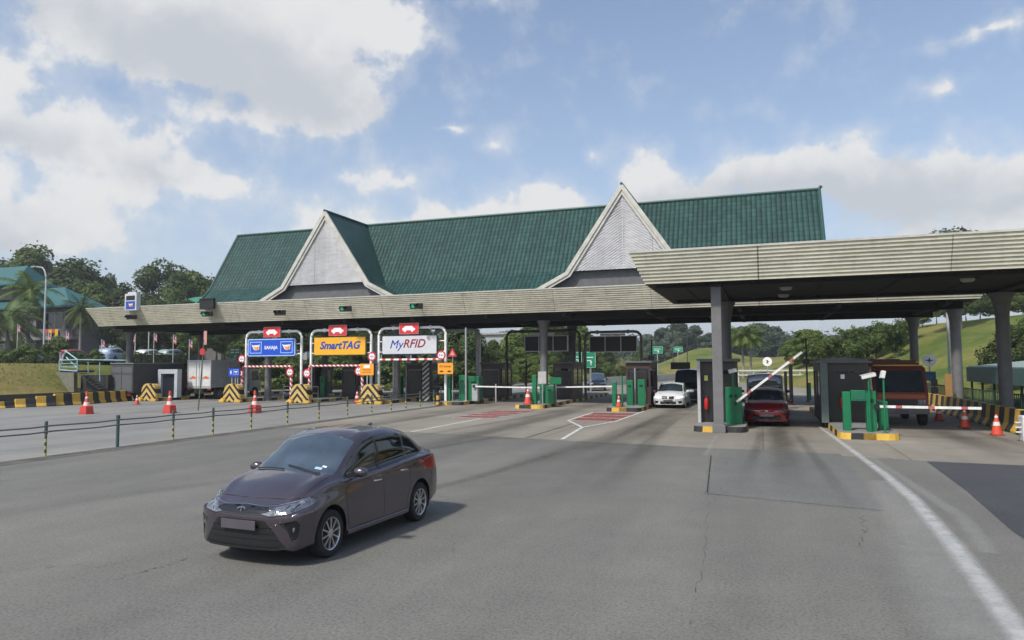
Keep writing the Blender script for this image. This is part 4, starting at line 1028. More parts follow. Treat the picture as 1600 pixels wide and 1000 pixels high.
cabinet(831, 586, 838, 632, 40.2, 'tall narrow green cabinet beside the traffic cone left of the round column')
cabinet(852, 603, 865, 628, 40.8, 'low green cabinet at the foot of the round column')
cabinet(843, 600, 851, 628, 41.2, 'small teal green cabinet behind the tall narrow one left of the round column')
cabinet(697, 588, 703, 624, 42.6, 'narrow green cabinet beside the white gantry post at the fence end')
cabinet(717, 586, 727, 624, 42.9, 'green cabinet left of the tall thin pole at the fence end')
cabinet(731, 588, 748, 624, 43.2, 'broad green cabinet right of the tall thin pole at the fence end')
cabinet(617, 588, 626, 622, 47, 'green cabinet seen under the white sign')
cabinet(500, 588, 507, 622, 47, 'green cabinet seen under the yellow sign')
cabinet(1040+220, 598, 1268, 628, 48, 'small green cabinet far behind the red hatchback on the right')
e = empty('arm_box', 'green horizontal box joined to the tall cabinet on the nearest island', 'cabinet', (3.12, 26.75, 1.22))
bm = bmesh.new(); box(bm, -.25, .25, 0, .3, 0, .36, .015); obj('box_body', bm, GREEN(), e)
bm = bmesh.new(); box(bm, -.2, .2, -.01, -.001, .05, .3); obj('box_lid', bm, mat('green_paint_dark', (.01, .12, .07), .5), e)
# green board on island B
p = AY(868, 595, 41.5); e = board('lane_board', 'dark green board on a thin post right of the round column', 'sign', p.x, 41.5, p.z, .72, .42, GREEN(), mat('green_rim_dark', (.01, .08, .05), .5), .02, .06, .03)
bm = bmesh.new(); tube(bm, [(0, .08, -p.z+.21), (0, .08, 0)], .035, 8); obj('post', bm, STEEL(), e)
p = AY(847, 590, 39.9); e = board('lane_board', 'pale grey notice panel in front of the round column', 'sign', p.x, 39.9, p.z, .50, .72, mat('pale_grey_panel', (.40, .40, .39), .5), STEEL(), .02, .04, .03)
bm = bmesh.new(); tube(bm, [(0, .07, -p.z+.21), (0, .07, 0)], .04, 8); obj('post', bm, STEEL(), e)
def pole(px, ytop, Y, r, m, label, z0=.21, name='pole', ztop=None):
    p = AY(px, ytop, Y); e = empty(name, label, 'pole', (p.x, Y, z0))
    bm = bmesh.new(); tube(bm, [(0, 0, 0), (0, 0, (ztop or p.z)-z0)], r, 10); obj('shaft', bm, m, e, True)
    bm = bmesh.new(); lathe(bm, [(r*2.6, 0), (r*2.6, .03), (r*1.3, .06)], 10); obj('base', bm, m, e)
    return e
pole(728, 512, 42.4, .07, STEEL(), 'tall thin grey pole at the fence end')
pole(1018, 532, 47, .05, BLACK(), 'thin black pole with a round dark disc left of the white sedan')
p = AY(1018, 560, 47); bm = bmesh.new(); lathe(bm, [(.2, -.02), (.2, .02)], 18, M=Matrix.Rotation(math.pi/2, 4, 'X')); o = obj('lane_disc', bm, BLACK(), None, loc=(p.x, 46.9, p.z)); tag(o, 'dark round disc sign mounted on the thin black pole', 'sign')
pole(1259, 528, 46, .05, BLACK(), 'thin dark pole behind the raised arm tip')
p = AY(1259, 565, 46); bm = bmesh.new(); lathe(bm, [(.2, -.02), (.2, .02)], 18, M=Matrix.Rotation(math.pi/2, 4, 'X')); o = obj('lane_disc', bm, BLACK(), None, loc=(p.x, 45.9, p.z)); tag(o, 'dark round disc near the raised arm tip', 'sign')
pole(1235, 569, 43, .1, BLACK(), 'short thick dark bollard post behind the red hatchback, taller one'); pole(1227, 580, 43, .08, BLACK(), 'short thick dark bollard post behind the red hatchback, shorter one')
pole(1025, 567, 46, .07, BLACK(), 'short dark post just left of the white sedan'); pole(992, 575, 41, .045, STEEL(), 'pale thin post in front of the brown booth left of the white sedan')
pole(972, 587, 38.8, .045, GREEN(), 'thin green post at the island head left of the white sedan')
for q, lb in ((758, 'short black post left of the narrow lane under the canopy'), (793, 'tall dark post behind the white arm'), (822, 'dark post behind the arm near the cone')):
    pole(q, 560, 49, .06, BLACK(), lb)
def camera_unit(px, py, Y, ptop, label, up=False, s=1.0):
    p = AY(px, py, Y); e = empty('lane_camera', label, 'camera', (p.x, Y, .21))
    h = p.z-.21
    bm = bmesh.new(); tube(bm, [(0, 0, 0), (0, 0, h)], .03, 8); lathe(bm, [(.09, 0), (.09, .02)], 10); obj('camera_pole', bm, GREEN(), e, True)
    bm = bmesh.new()
    M = Matrix.Translation((0, 0, h)) @ Matrix.Rotation(R(-78 if up else -12), 4, 'Y') if up else Matrix.Translation((0, 0, h+.05)) @ Matrix.Rotation(R(-14), 4, 'Y')
    box(bm, -.25*s, .25*s, -.08, .08, -.06, .07, .02, M=M); box(bm, -.28*s, .2*s, -.09, .09, .074, .09, M=M)
    obj('camera_body', bm, mat('white_camera', (.62, .62, .6), .35), e)
    bm = bmesh.new(); lathe(bm, [(.04, 0), (.045, .03)], 10, M=M @ Matrix.Translation((.25*s if not up else -.25*s, 0, 0)) @ Matrix.Rotation(math.pi/2 if not up else -math.pi/2, 4, 'Y')); obj('camera_lens', bm, BLACK(), e)
camera_unit(1145, 582, 28.2, 0, 'small pale camera on a green pole in front of the wide green cabinet', s=.6)
camera_unit(1357, 590, 26.45, 0, 'white box camera on a green pole on the nearest island', s=.9)
camera_unit(1380, 585, 26.35, 0, 'upright grey camera on the right green pole of the nearest island', True, .5)
def gate(x, y, z, L_, ang, label, m=None, seg=None, sx=1):
    e = empty('barrier_arm', label, 'barrier arm', (x, y, z))
    bm = bmesh.new()
    c, s_ = math.cos(ang), math.sin(ang); n = 16
    P = [Vector((sx*c*L_*i/n, 0, s_*L_*i/n)) for i in range(n+1)]
    for i in range(n):
        a, b_ = P[i], P[i+1]; t = (b_-a).normalized(); u = Vector((-t.z, 0, t.x)); h0 = .042
        vs = [bm.verts.new(q) for q in (a-u*h0-Vector((0, .02, 0)), b_-u*h0-Vector((0, .02, 0)), b_+u*h0-Vector((0, .02, 0)), a+u*h0-Vector((0, .02, 0)), a-u*h0+Vector((0, .02, 0)), b_-u*h0+Vector((0, .02, 0)), b_+u*h0+Vector((0, .02, 0)), a+u*h0+Vector((0, .02, 0)))]
        for q in ((0, 1, 2, 3), (7, 6, 5, 4), (0, 4, 5, 1), (3, 2, 6, 7)):
            f = bm.faces.new([vs[k] for k in q]); f.material_index = 1 if (seg and i % 5 == 3) else 0
        if i == 0: bm.faces.new([vs[k] for k in (0, 3, 7, 4)])
        if i == n-1: f = bm.faces.new([vs[k] for k in (1, 5, 6, 2)])
    V2(bm); obj('arm_boom', bm, [mat('white_boom', (.72, .72, .70), .45, grime=.2), mat('faded_red_tape', (.42, .10, .10), .5)], e)
    bm = bmesh.new(); lathe(bm, [(.09, -.05), (.09, .05)], 12, M=Matrix.Rotation(math.pi/2, 4, 'X')); obj('arm_pivot', bm, BLACK(), e)
    return e
a, b_ = AY(1148, 630, 28.35), AY(1253, 550, 28.35); gate(a.x, 28.35, a.z, d2((a.x, a.z), (b_.x, b_.z)), math.atan2(b_.z-a.z, b_.x-a.x), 'white and red barrier arm raised over the red hatchback', seg=3)
gate(3.62, 26.6, 1.05, 3.02, R(-.4), 'white and red barrier arm lowered across the truck lane', seg=3)
gate(-17.5, 42.6, 1.16, 4.7, R(-.9), 'long white barrier arm lowered right of the thin pole at the fence end')
gate(-12.3, 41.9, 1.14, 4.0, R(1.2), 'white barrier arm lowered right of the round column')
for x, y, lb in ((-17.5, 42.7, 'grey gate housing of the long white arm'),):
    e = empty('gate_housing', lb, 'gate motor', (x, y, .21)); bm = bmesh.new(); box(bm, -.2, .2, 0, .35, 0, 1.05, .03); obj('housing_body', bm, mat('light_grey_cabinet', (.35, .36, .36), .5), e)
    bm = bmesh.new(); box(bm, -.22, .22, -.02, .37, 1.053, 1.09, .01); obj('housing_lid', bm, STEEL(), e)
# red/white bollards on the islands
e0 = None
for x, y, lb in ((-16.9, 45.0, 'white-topped lane post right of the grey gate housing'), (-14.9, 50.5, 'white lane post deep in the lane left of the round column'), (-14.0, 50.5, 'white lane post in the lane nearest the round column')):
    e = empty('lane_post', lb, 'post', (x, y, .0)); bm = bmesh.new(); tube(bm, [(0, 0, 0), (0, 0, 1.25)], .05, 8); obj('shaft', bm, mat('white_paint', (.68, .68, .66), .45), e, True)
    bm = bmesh.new(); lathe(bm, [(.06, 1.0), (.06, 1.12)], 8); obj('reflector', bm, RED(), e)
# guard rails of tube between islands (left)
rl = None
for x, y, lb in ((-33.6, 45.5, 'grey tube railing under the blue sign, left one'), (-32.0, 45.5, 'grey tube railing under the blue sign, right one'), (-27.6, 46.5, 'grey tube railing under the yellow sign'), (-21.9, 47, 'grey tube railing under the white sign')):
    if rl is None:
        rl = empty('tube_railing', lb, 'railing', (x, y, 0), group='tube railings under the left gantries')
        bm = bmesh.new(); tube(bm, [(-.75, 0, 0), (-.75, 0, 1.0), (.75, 0, 1.0), (.75, 0, 0)], .045, 8); tube(bm, [(0, 0, 0), (0, 0, 1.0)], .04, 8); tube(bm, [(-.75, 0, .5), (.75, 0, .5)], .035, 8); obj('rail_frame', bm, STEEL(), rl)
    else: dup(rl, (x, y, 0), label=lb)
# black-and-white striped post behind white sign
e = empty('striped_post', 'slanting black and white striped post behind the height bar under the white sign', 'post', (-22.6, 46.0, 0))
bm = bmesh.new(); box(bm, -.28, .28, 0, .1, 0, 3.0); obj('post_panel', bm, stripes_mat('black_white_stripe', (.55, .53, .48), (.02, .02, .02), .34, 'z', -.8), e)
bm = bmesh.new(); box(bm, .281, .4, -.05, .2, 0, 3.1); obj('post_edge', bm, BLACK(), e)

# ------------------------------------------------------------------ cones
def cone(big):
    e = empty('traffic_cone', '', 'traffic cone')
    s = 1
    bm = bmesh.new(); lathe(bm, [(.17, .04), (.165, .10), (.115, .33), (.10, .40), (.075, .52), (.035, .70), (.03, .72), (.02, .722)], 18); obj('cone_body', bm, mat('cone_red_orange', (.62, .075, .035), .5, grime=.2), e, True)
    bm = bmesh.new()
    for r0, z0, r1, z1 in ((.117, .33, .090, .46), (.060, .60, .042, .67)):
        lathe(bm, [(r0, z0), (r1, z1)], 18)
    obj('reflective_band', bm, mat('cone_white_band', (.72, .66, .62), .4, grime=.3), e, True)
    bm = bmesh.new(); box(bm, -.19, .19, -.19, .19, 0, .045, .015); obj('cone_base', bm, mat('cone_base_red', (.32, .03, .02), .6), e)
    if big:
        bm = bmesh.new(); lathe(bm, [(.27, .0), (.265, .1), (.235, .30), (.15, .33)], 6, a0=.3); obj('ballast_collar', bm, mat('cone_collar_red', (.55, .05, .035), .55, grime=.25), e)
        bm = bmesh.new(); lathe(bm, [(.05, .0), (.045, .16)], 10, c=(0, 0, .70)); obj('cone_tip', bm, mat('cone_red_orange', (.62, .075, .035), .5), e)
    return e
cb, cl_ = cone(True), cone(False)
for i, (px, py, lb) in enumerate(((135, 647, 'large orange cone with wide collar farthest left on the pale lane'), (265, 645.5, 'large orange cone with wide collar in front of the white lorry, slim pole above it'), (398, 645.5, 'large orange cone with wide collar in front of the blue sign'))):
    g = G(px, py); o = cb if i == 0 else copy_tree(cb); o.location = (g.x, g.y, 0); o.scale = (1.42,)*3; o['label'] = lb; o['group'] = 'large collared cones across the closed lanes'
for i, (px, py, sc_, lb, Y) in enumerate(((214, 632, .9, 'small cone just left of the leftmost chevron block', None), (558, 630.5, 1.15, 'small cone left of the chevron block under the yellow sign', None), (825, 634, 1.3, 'faded orange cone on the island left of the tall narrow green cabinet', 39.9), (967, 640, .85, 'dark red cone on the island head left of the white sedan', 38.5),
                          (1558, 680, 1.0, 'nearest small cone by the right-hand barriers', None), (1508, 668.5, 1.0, 'middle small cone by the right-hand barriers', None), (1467, 657.5, .95, 'farthest small cone by the right-hand barriers beside the truck', None))):
    g = G(px, py) if Y is None else AY(px, py, Y); o = cl_ if i == 0 else copy_tree(cl_); o.location = (g.x, g.y, 0 if Y is None else .21); o.scale = (sc_,)*3; o['label'] = lb; o['group'] = 'small traffic cones'
# slim marker pole above the second cone
g = G(265, 645.5)
e = empty('marker_pole', 'slim green and brown marker pole rising above the middle large cone, with a red disc', 'pole', (g.x, g.y+2.2, 0))
bm = bmesh.new(); tube(bm, [(-.1, 0, 0), (.02, 0, 1.3), (.22, 0, 4.1)], .035, 8); obj('shaft', bm, mat('brown_green_pole', (.10, .12, .07), .7), e)
bm = bmesh.new(); lathe(bm, [(.2, -.02), (.2, .02)], 14, M=Matrix.Translation((.17, -.05, 3.4)) @ Matrix.Rotation(math.pi/2, 4, 'X')); obj('disc', bm, RED(), e)
bm = bmesh.new(); box(bm, .2, .42, -.01, .01, 3.8, 4.6); obj('streamer', bm, mat('pink_cloth', (.5, .25, .22), .8), e)

# ------------------------------------------------------------------ low fence
fe = empty('low_fence', 'low two-rail fence with yellow-banded posts running down the middle of the picture', 'fence', (-19.25, 0, 0))
DG = mat('dark_green_post', (.05, .085, .08), .55)
pm0 = stripes_mat('yellow_black_post', (.42, .40, .10), (.06, .065, .06), .2, 'z', 0, .5)
pbm = bmesh.new(); tube(pbm, [(0, 0, 0), (0, 0, .66)], .034, 10); lathe(pbm, [(.045, .62), (.045, .98), (.03, 1.0)], 10, mi=1)
p0 = None; ys = [3.3, 5.6, 7.9, 10.2, 12.5, 14.85, 17.25, 19.5, 21.4, 23.5, 25.8, 28.1, 30.5, 32.8, 34.9, 36.6, 38.4, 40.3]
alt = obj('post', pbm, [pm0, DG], fe, True); pbm = bmesh.new(); tube(pbm, [(0, 0, 0), (0, 0, 1.0)], .05, 10); lathe(pbm, [(.06, .9), (.06, 1.0)], 10)
alt2 = obj('post', pbm, [DG], fe, True)
for i, y in enumerate(ys):
    src = alt2 if i in (6,) else alt
    if src.get('used'): o = src.copy(); COL.objects.link(o)
    else: o = src; o['used'] = 1
    o.location = (0, y, 0)
for o in [x for x in COL.objects if x.parent == fe]:
    if 'used' in o: del o['used']
for z in (.86, .70):
    bm = bmesh.new(); P = []
    for i in range(len(ys)*3):
        y = 3.0 + (40.6-3.0)*i/(len(ys)*3-1); P.append((.05+.012*math.sin(i*1.7), y, z - (.012*math.sin(i*2.1)+.01)))
    tube(bm, P, .022, 8); obj('rail', bm, mat('dark_rail', (.12, .125, .13), .5), fe, True)
# stout post at the fence end
e = empty('bollard', 'short yellow bollard where the fence meets the toll island', 'bollard', (-19.3, 41.0, 0))
bm = bmesh.new(); tube(bm, [(0, 0, 0), (0, 0, .62)], .11, 12); obj('shaft', bm, YEL(), e, True)
bm = bmesh.new(); lathe(bm, [(.12, .25), (.12, .36)], 12); lathe(bm, [(.12, .0), (.14, .05)], 12); obj('band', bm, BLK(), e)

# ------------------------------------------------------------------ concrete barriers
JP = [(-.30, 0), (-.30, .08), (-.17, .30), (-.11, .84), (.11, .84), (.17, .30), (.30, .08), (.30, 0)]
def barrier_unit(L_, hs=1.0, taper=None, spl=.5):
    e = empty('concrete_barrier', '', 'barrier')
    for k, (a, b_, m) in enumerate(((0, L_*spl, YEL()), (L_*spl, L_, BLK()))):
        bm = bmesh.new()
        def prof(y): 
            h = hs if taper is None else taper[0]+(taper[1]-taper[0])*y/L_
            return [(p[0], p[1]*h) for p in JP]
        A = [bm.verts.new((p[0], a+.004, p[1])) for p in prof(a)]; B = [bm.verts.new((p[0], b_-.004, p[1])) for p in prof(b_)]
        n = len(A); bm.faces.new(A); bm.faces.new(B[::-1])
        for i in range(n): bm.faces.new((A[i], B[i], B[(i+1) % n], A[(i+1) % n]))
        V2(bm); bmesh.ops.bevel(bm, geom=[x for x in bm.edges], offset=.012, segments=1, affect='EDGES')
        obj('yellow_block' if k == 0 else 'black_block', bm, m, e)
    return e
# left row: from off-frame up to the dark lorry
pathL = [Vector((-45.8, 29.2)), Vector((-45.25, 31.8)), Vector((-44.5, 33.6)), Vector((-44.15, 36.2)), Vector((-44.6, 38.8)), Vector((-45.0, 40.6))]
def along(path, s):
    for a, b_ in zip(path, path[1:]):
        l = (b_-a).length
        if s <= l: return a+(b_-a)*s/l, (b_-a).normalized()
        s -= l
    return path[-1], (path[-1]-path[-2]).normalized()
ORD = ('first second third fourth fifth sixth seventh eighth ninth tenth eleventh twelfth thirteenth fourteenth fifteenth sixteenth seventeenth eighteenth nineteenth twentieth twenty-first twenty-second twenty-third twenty-fourth twenty-fifth twenty-sixth twenty-seventh twenty-eighth twenty-ninth thirtieth thirty-first thirty-second thirty-third thirty-fourth').split()
nb = 0
s = 0; i = 0; u0 = barrier_unit(1.12); first = True
while s < 11.6:
    p, t = along(pathL, s)
    hs = .45 if s < 2 else .45+.5*min(1, (s-2)/3.5)
    o = u0 if first else copy_tree(u0); first = False
    o.location = (p.x, p.y, 0); o.rotation_euler = (0, 0, math.atan2(-t.x, t.y)); o.scale = (1, 1, hs)
    o['label'] = ORD[nb] + ' yellow and black barrier block from the near end of the left row'; nb += 1; o['group'] = 'left row of yellow and black barrier blocks'
    s += 1.14
nb = 0
s = 22.0; u1 = barrier_unit(1.2); first = True
while s < 60:
    o = u1 if first else copy_tree(u1); first = False
    o.location = (8.45 + .25*math.sin((s-22)*.08), s, 0); o.scale = (1, 1, 1.0)
    o['label'] = ORD[nb] + ' yellow and black barrier block from the near end of the right row'; nb += 1; o['group'] = 'right row of yellow and black barrier blocks'
    s += 1.21
e = empty('water_barrier', 'white plastic barrier at the right edge of the picture, lugs on its left end', 'barrier', (8.0, 26.6, 0))
bm = bmesh.new(); box(bm, -.32, .9, -.2, .25, 0, .82, .05); obj('barrier_shell', bm, mat('white_plastic', (.62, .62, .62), .45, grime=.3), e)
bm = bmesh.new()
for z in (.3, .45, .6): box(bm, -.47, -.321, -.05, .05, z-.02, z+.02, .005)
obj('lug', bm, mat('white_plastic', (.62, .62, .62), .45), e)
# ------------------------------------------------------------------ cars
def interp(tab, x):
    if x <= tab[0][0]: return tab[0][1]
    if x >= tab[-1][0]: return tab[-1][1]
    n = len(tab)
    for i in range(n-1):
        if tab[i][0] <= x <= tab[i+1][0]: break
    x0, y0 = tab[i]; x1, y1 = tab[i+1]; h = x1-x0; d = (y1-y0)/h
    def slope(j):
        if j == 0: return (tab[1][1]-tab[0][1])/(tab[1][0]-tab[0][0])
        if j == n-1: return (tab[-1][1]-tab[-2][1])/(tab[-1][0]-tab[-2][0])
        a = (tab[j][1]-tab[j-1][1])/(tab[j][0]-tab[j-1][0]); b = (tab[j+1][1]-tab[j][1])/(tab[j+1][0]-tab[j][0])
        return 0 if a*b <= 0 else 2*a*b/(a+b)
    m0, m1 = slope(i), slope(i+1); t = (x-x0)/h
    return (2*t**3-3*t*t+1)*y0 + (t**3-2*t*t+t)*h*m0 + (-2*t**3+3*t*t)*y1 + (t**3-t*t)*h*m1
def inpoly(p, poly):
    x, y = p; c = False; n = len(poly); j = n-1
    for i in range(n):
        xi, yi = poly[i]; xj, yj = poly[j]
        if (yi > y) != (yj > y) and x < (xj-xi)*(y-yi)/(yj-yi)+xi: c = not c
        j = i
    return c
VIEW = {'side': (0, 2), 'front': (1, 2), 'top': (0, 1)}
def cut_region(bm, poly, view, filt):
    a, b = VIEW[view]; ax = {'side': Vector((0, 1, 0)), 'front': Vector((1, 0, 0)), 'top': Vector((0, 0, 1))}[view]
    def sel(seg, pad=.03):
        x0, x1 = min(p[0] for p in seg)-pad, max(p[0] for p in seg)+pad; y0, y1 = min(p[1] for p in seg)-pad, max(p[1] for p in seg)+pad
        out = []
        for f in bm.faces:
            vs = [v.co for v in f.verts]
            if max(v[a] for v in vs) < x0 or min(v[a] for v in vs) > x1 or max(v[b] for v in vs) < y0 or min(v[b] for v in vs) > y1: continue
            if filt(f): out.append(f)
        return out
    for i in range(len(poly)):
        p, q = poly[i], poly[(i+1) % len(poly)]
        co = Vector((0, 0, 0)); co[a] = p[0]; co[b] = p[1]
        d = Vector((0, 0, 0)); d[a] = q[0]-p[0]; d[b] = q[1]-p[1]
        no = d.cross(ax).normalized()
        fs = sel((p, q)); geom = list(fs) + list({e for f in fs for e in f.edges}) + list({v for f in fs for v in f.verts})
        if fs: bmesh.ops.bisect_plane(bm, geom=geom, plane_co=co, plane_no=no, dist=1e-5)
    res = []
    for f in sel(poly):
        c = f.calc_center_median()
        if inpoly((c[a], c[b]), poly): res.append(f)
    return res
BEZZA = dict(L=(-2.13, 2.02), ax=(1.24, -1.22), wr=.295, wy=.70, arch=.355,
 ztop=[(-2.13, 1.04), (-2.0, 1.08), (-1.83, 1.095), (-1.74, 1.13), (-1.45, 1.285), (-1.15, 1.415), (-.8, 1.48), (-.4, 1.505), (0, 1.50), (.34, 1.445), (.74, 1.255), (1.12, 1.035), (1.3, 1.0), (1.6, .925), (1.85, .82), (1.96, .745), (2.02, .70)],
 zedge=[(-2.13, .985), (-1.9, 1.03), (-1.74, 1.06), (-1.45, 1.20), (-1.15, 1.335), (-.8, 1.405), (-.4, 1.435), (0, 1.43), (.29, 1.365), (.66, 1.175), (1.0, .985), (1.3, .945), (1.6, .885), (1.85, .79), (1.96, .72), (2.02, .68)],
 wedge=[(-2.13, .60), (-1.9, .64), (-1.7, .61), (-1.15, .565), (-.4, .58), (.25, .59), (.62, .60), (1.0, .66), (1.3, .67), (1.6, .655), (1.85, .60), (2.02, .54)],
 zbelt=[(-2.13, .93), (-1.8, .965), (-1.3, .985), (-.8, .965), (0, .915), (.6, .89), (1.0, .885), (1.3, .87), (1.6, .82), (1.85, .74), (2.02, .655)],
 wbelt=[(-2.13, .69), (-1.8, .735), (-1.2, .765), (0, .775), (.8, .765), (1.1, .76), (1.4, .76), (1.7, .74), (1.9, .70), (2.02, .66)],
 wmid=[(-2.13, .735), (-1.8, .785), (-1.2, .805), (0, .80), (.8, .80), (1.24, .81), (1.7, .805), (1.9, .785), (2.02, .765)],
 zb=.19, front=[(.15, -.06), (.25, .0), (.42, .01), (.55, .02), (.62, .015), (.67, -.01), (.73, -.09), (.85, -.14)], rear=[(.2, .08), (.4, .0), (.7, .0), (.9, .04), (1.05, .10)], plan=(.09, .13))
def car_shell(P, nx=150, fine=1):
    bm = bmesh.new(); x0, x1 = P['L']; rnd = .07
    xs = [x0 + (x1-x0)*i/nx for i in range(nx+1)]
    # denser rounding at the ends
    for k in range(1, 7):
        t = rnd*(1-math.cos(k*math.pi/12)); xs += [x0+t, x1-t]
    xs = sorted(set(round(x, 5) for x in xs))
    def section(x):
        zt, ze, we = interp(P['ztop'], x), interp(P['zedge'], x), interp(P['wedge'], x)
        zb, wb, wm = interp(P['zbelt'], x), interp(P['wbelt'], x), interp(P['wmid'], x); z0 = P['zb']
        zbot = z0 + (P.get('lift', .07) if x < x0+.5 else 0)*smooth(0, 1, (x0+.5-x)/.5) 
        cabin = max(0, min(1, (ze-zb-.08)/.15))
        key = [(wm-.10, zbot), (wm-.03, zbot+.04), (wm-.008, zbot+.16), (wm, .52), (wm-.006, .66), (wb+.008, zb-.05), (wb, zb), (wb-.035*cabin-.004, zb+.014), (we+(wb-.035-we)*.5+.012*cabin, (ze+zb)/2+.004), (we+.012, ze-.012), (we-.035, ze+.022), (we*.72, ze+(zt-ze)*.52), (we*.38, ze+(zt-ze)*.86), (0, zt)]
        sub = [1, 3, 4, 5, 4, 4, 2, 2, 6, 6, 3, 3, 6, 6]
        pts = []
        n = len(key)
        for i in range(n-1):
            p0 = key[max(i-1, 0)]; p1 = key[i]; p2 = key[i+1]; p3 = key[i+2] if i+2 < n else (-key[n-2][0], key[n-2][1])
            s = max(1, int(sub[i+1]*fine))
            for k in range(s):
                t = k/s
                # centripetal-ish: limit tangents by local chord
                def tan(a, b, c):
                    l1 = math.dist(a, b)+1e-6; l2 = math.dist(b, c)+1e-6
                    return [((b[j]-a[j])/l1*l2 + (c[j]-b[j])/l2*l1)/(l1+l2) for j in (0, 1)]
                l = math.dist(p1, p2); m1 = tan(p0, p1, p2); m2 = tan(p1, p2, p3)
                h = (2*t**3-3*t*t+1, (t**3-2*t*t+t)*l, -2*t**3+3*t*t, (t**3-t*t)*l)
                pts.append(tuple(h[0]*p1[j]+h[1]*m1[j]+h[2]*p2[j]+h[3]*m2[j] for j in (0, 1)))
        pts.append(key[-1])
        e = 0
        if x > x1-rnd: e = 1-math.sqrt(max(0, 1-((x-(x1-rnd))/rnd)**2))
        if x < x0+rnd: e = 1-math.sqrt(max(0, 1-(((x0+rnd)-x)/rnd)**2))
        zc = .5; out = []
        for (y, z) in pts:
            out.append((y*(1-.06*e), zc+(z-zc)*(1-.09*e)))
        return out
    def bend(x, y, z):
        a = abs(y)/.8
        if x > 0:
            t = max(0, (x-.75)/(x1-.75)); t = t**1.6
            dx = interp(P['front'], z) - P['plan'][0]*a*a - P['plan'][1]*a**5
        else:
            t = max(0, (-.75-x)/(-.75-x0)); t = t**1.6
            dx = interp(P['rear'], z) + .08*a*a + .16*a**5
        return x + dx*t
    rows = []
    for x in xs:
        s = section(x); full = [(-y, z) for y, z in s[:-1]] + [s[-1]] + [(y, z) for y, z in s[:-1]][::-1]
        rows.append([bm.verts.new((bend(x, y, z), y, z)) for y, z in full])
    for A, B in zip(rows, rows[1:]):
        for i in range(len(A)-1): bm.faces.new((A[i], A[i+1], B[i+1], B[i]))
    # end caps: concentric rings
    for row, x, fl in ((rows[-1], x1, False), (rows[0], x0, True)):
        zs = [v.co.z for v in row]; zc = (max(zs)+min(zs))/2; ring = row; N_ = 12
        base = [(v.co.y, v.co.z) for v in row]
        # close the bottom edge by treating the outline as an open arch collapsing onto a centre line
        for k in range(1, N_+1):
            q = 1-k/N_
            if k == N_:
                new = [bm.verts.new((bend(x, y*0, z*0+max(min(zs)+.0, min(zs)+(z-min(zs))*q)), 0, min(zs)+(z-min(zs))*q)) for y, z in base[:1]]
                c = new[0]
                for i in range(len(ring)-1):
                    t = (ring[i], c, ring[i+1]) if fl else (ring[i], ring[i+1], c)
                    bm.faces.new(t)
                break
            new = []
            for y, z in base:
                yy = y*q; zz = min(zs)+(z-min(zs))*(q if True else 1); new.append(bm.verts.new((bend(x, yy, zz), yy, zz)))
            for i in range(len(ring)-1):
                t = (ring[i], new[i], new[i+1], ring[i+1]) if fl else (ring[i], ring[i+1], new[i+1], new[i])
                bm.faces.new(t)
            ring = new
    bmesh.ops.recalc_face_normals(bm, faces=bm.faces)
    bm.normal_update()
    c = max(bm.faces, key=lambda f: f.calc_center_median().z)
    if c.normal.z < 0: bmesh.ops.reverse_faces(bm, faces=bm.faces[:]); bm.normal_update()
    # wheel arches
    for cx in P['ax']:
        kill = []
        for f in bm.faces:
            m = f.calc_center_median()
            if abs(m.y) > .45 and math.hypot(m.x-cx, m.z-P['wr']) < P['arch'] and m.z < .9: kill.append(f)
        bmesh.ops.delete(bm, geom=kill, context='FACES')
        for v in bm.verts:
            if v.is_boundary and abs(v.co.y) > .45:
                r = math.hypot(v.co.x-cx, v.co.z-P['wr'])
                if r < P['arch']+.06 and v.co.z > P['zb']+.045:
                    k = P['arch']/r; v.co.x = cx+(v.co.x-cx)*k; v.co.z = P['wr']+(v.co.z-P['wr'])*k
    bmesh.ops.delete(bm, geom=[v for v in bm.verts if not v.link_faces], context='VERTS')
    bm.normal_update()
    return bm
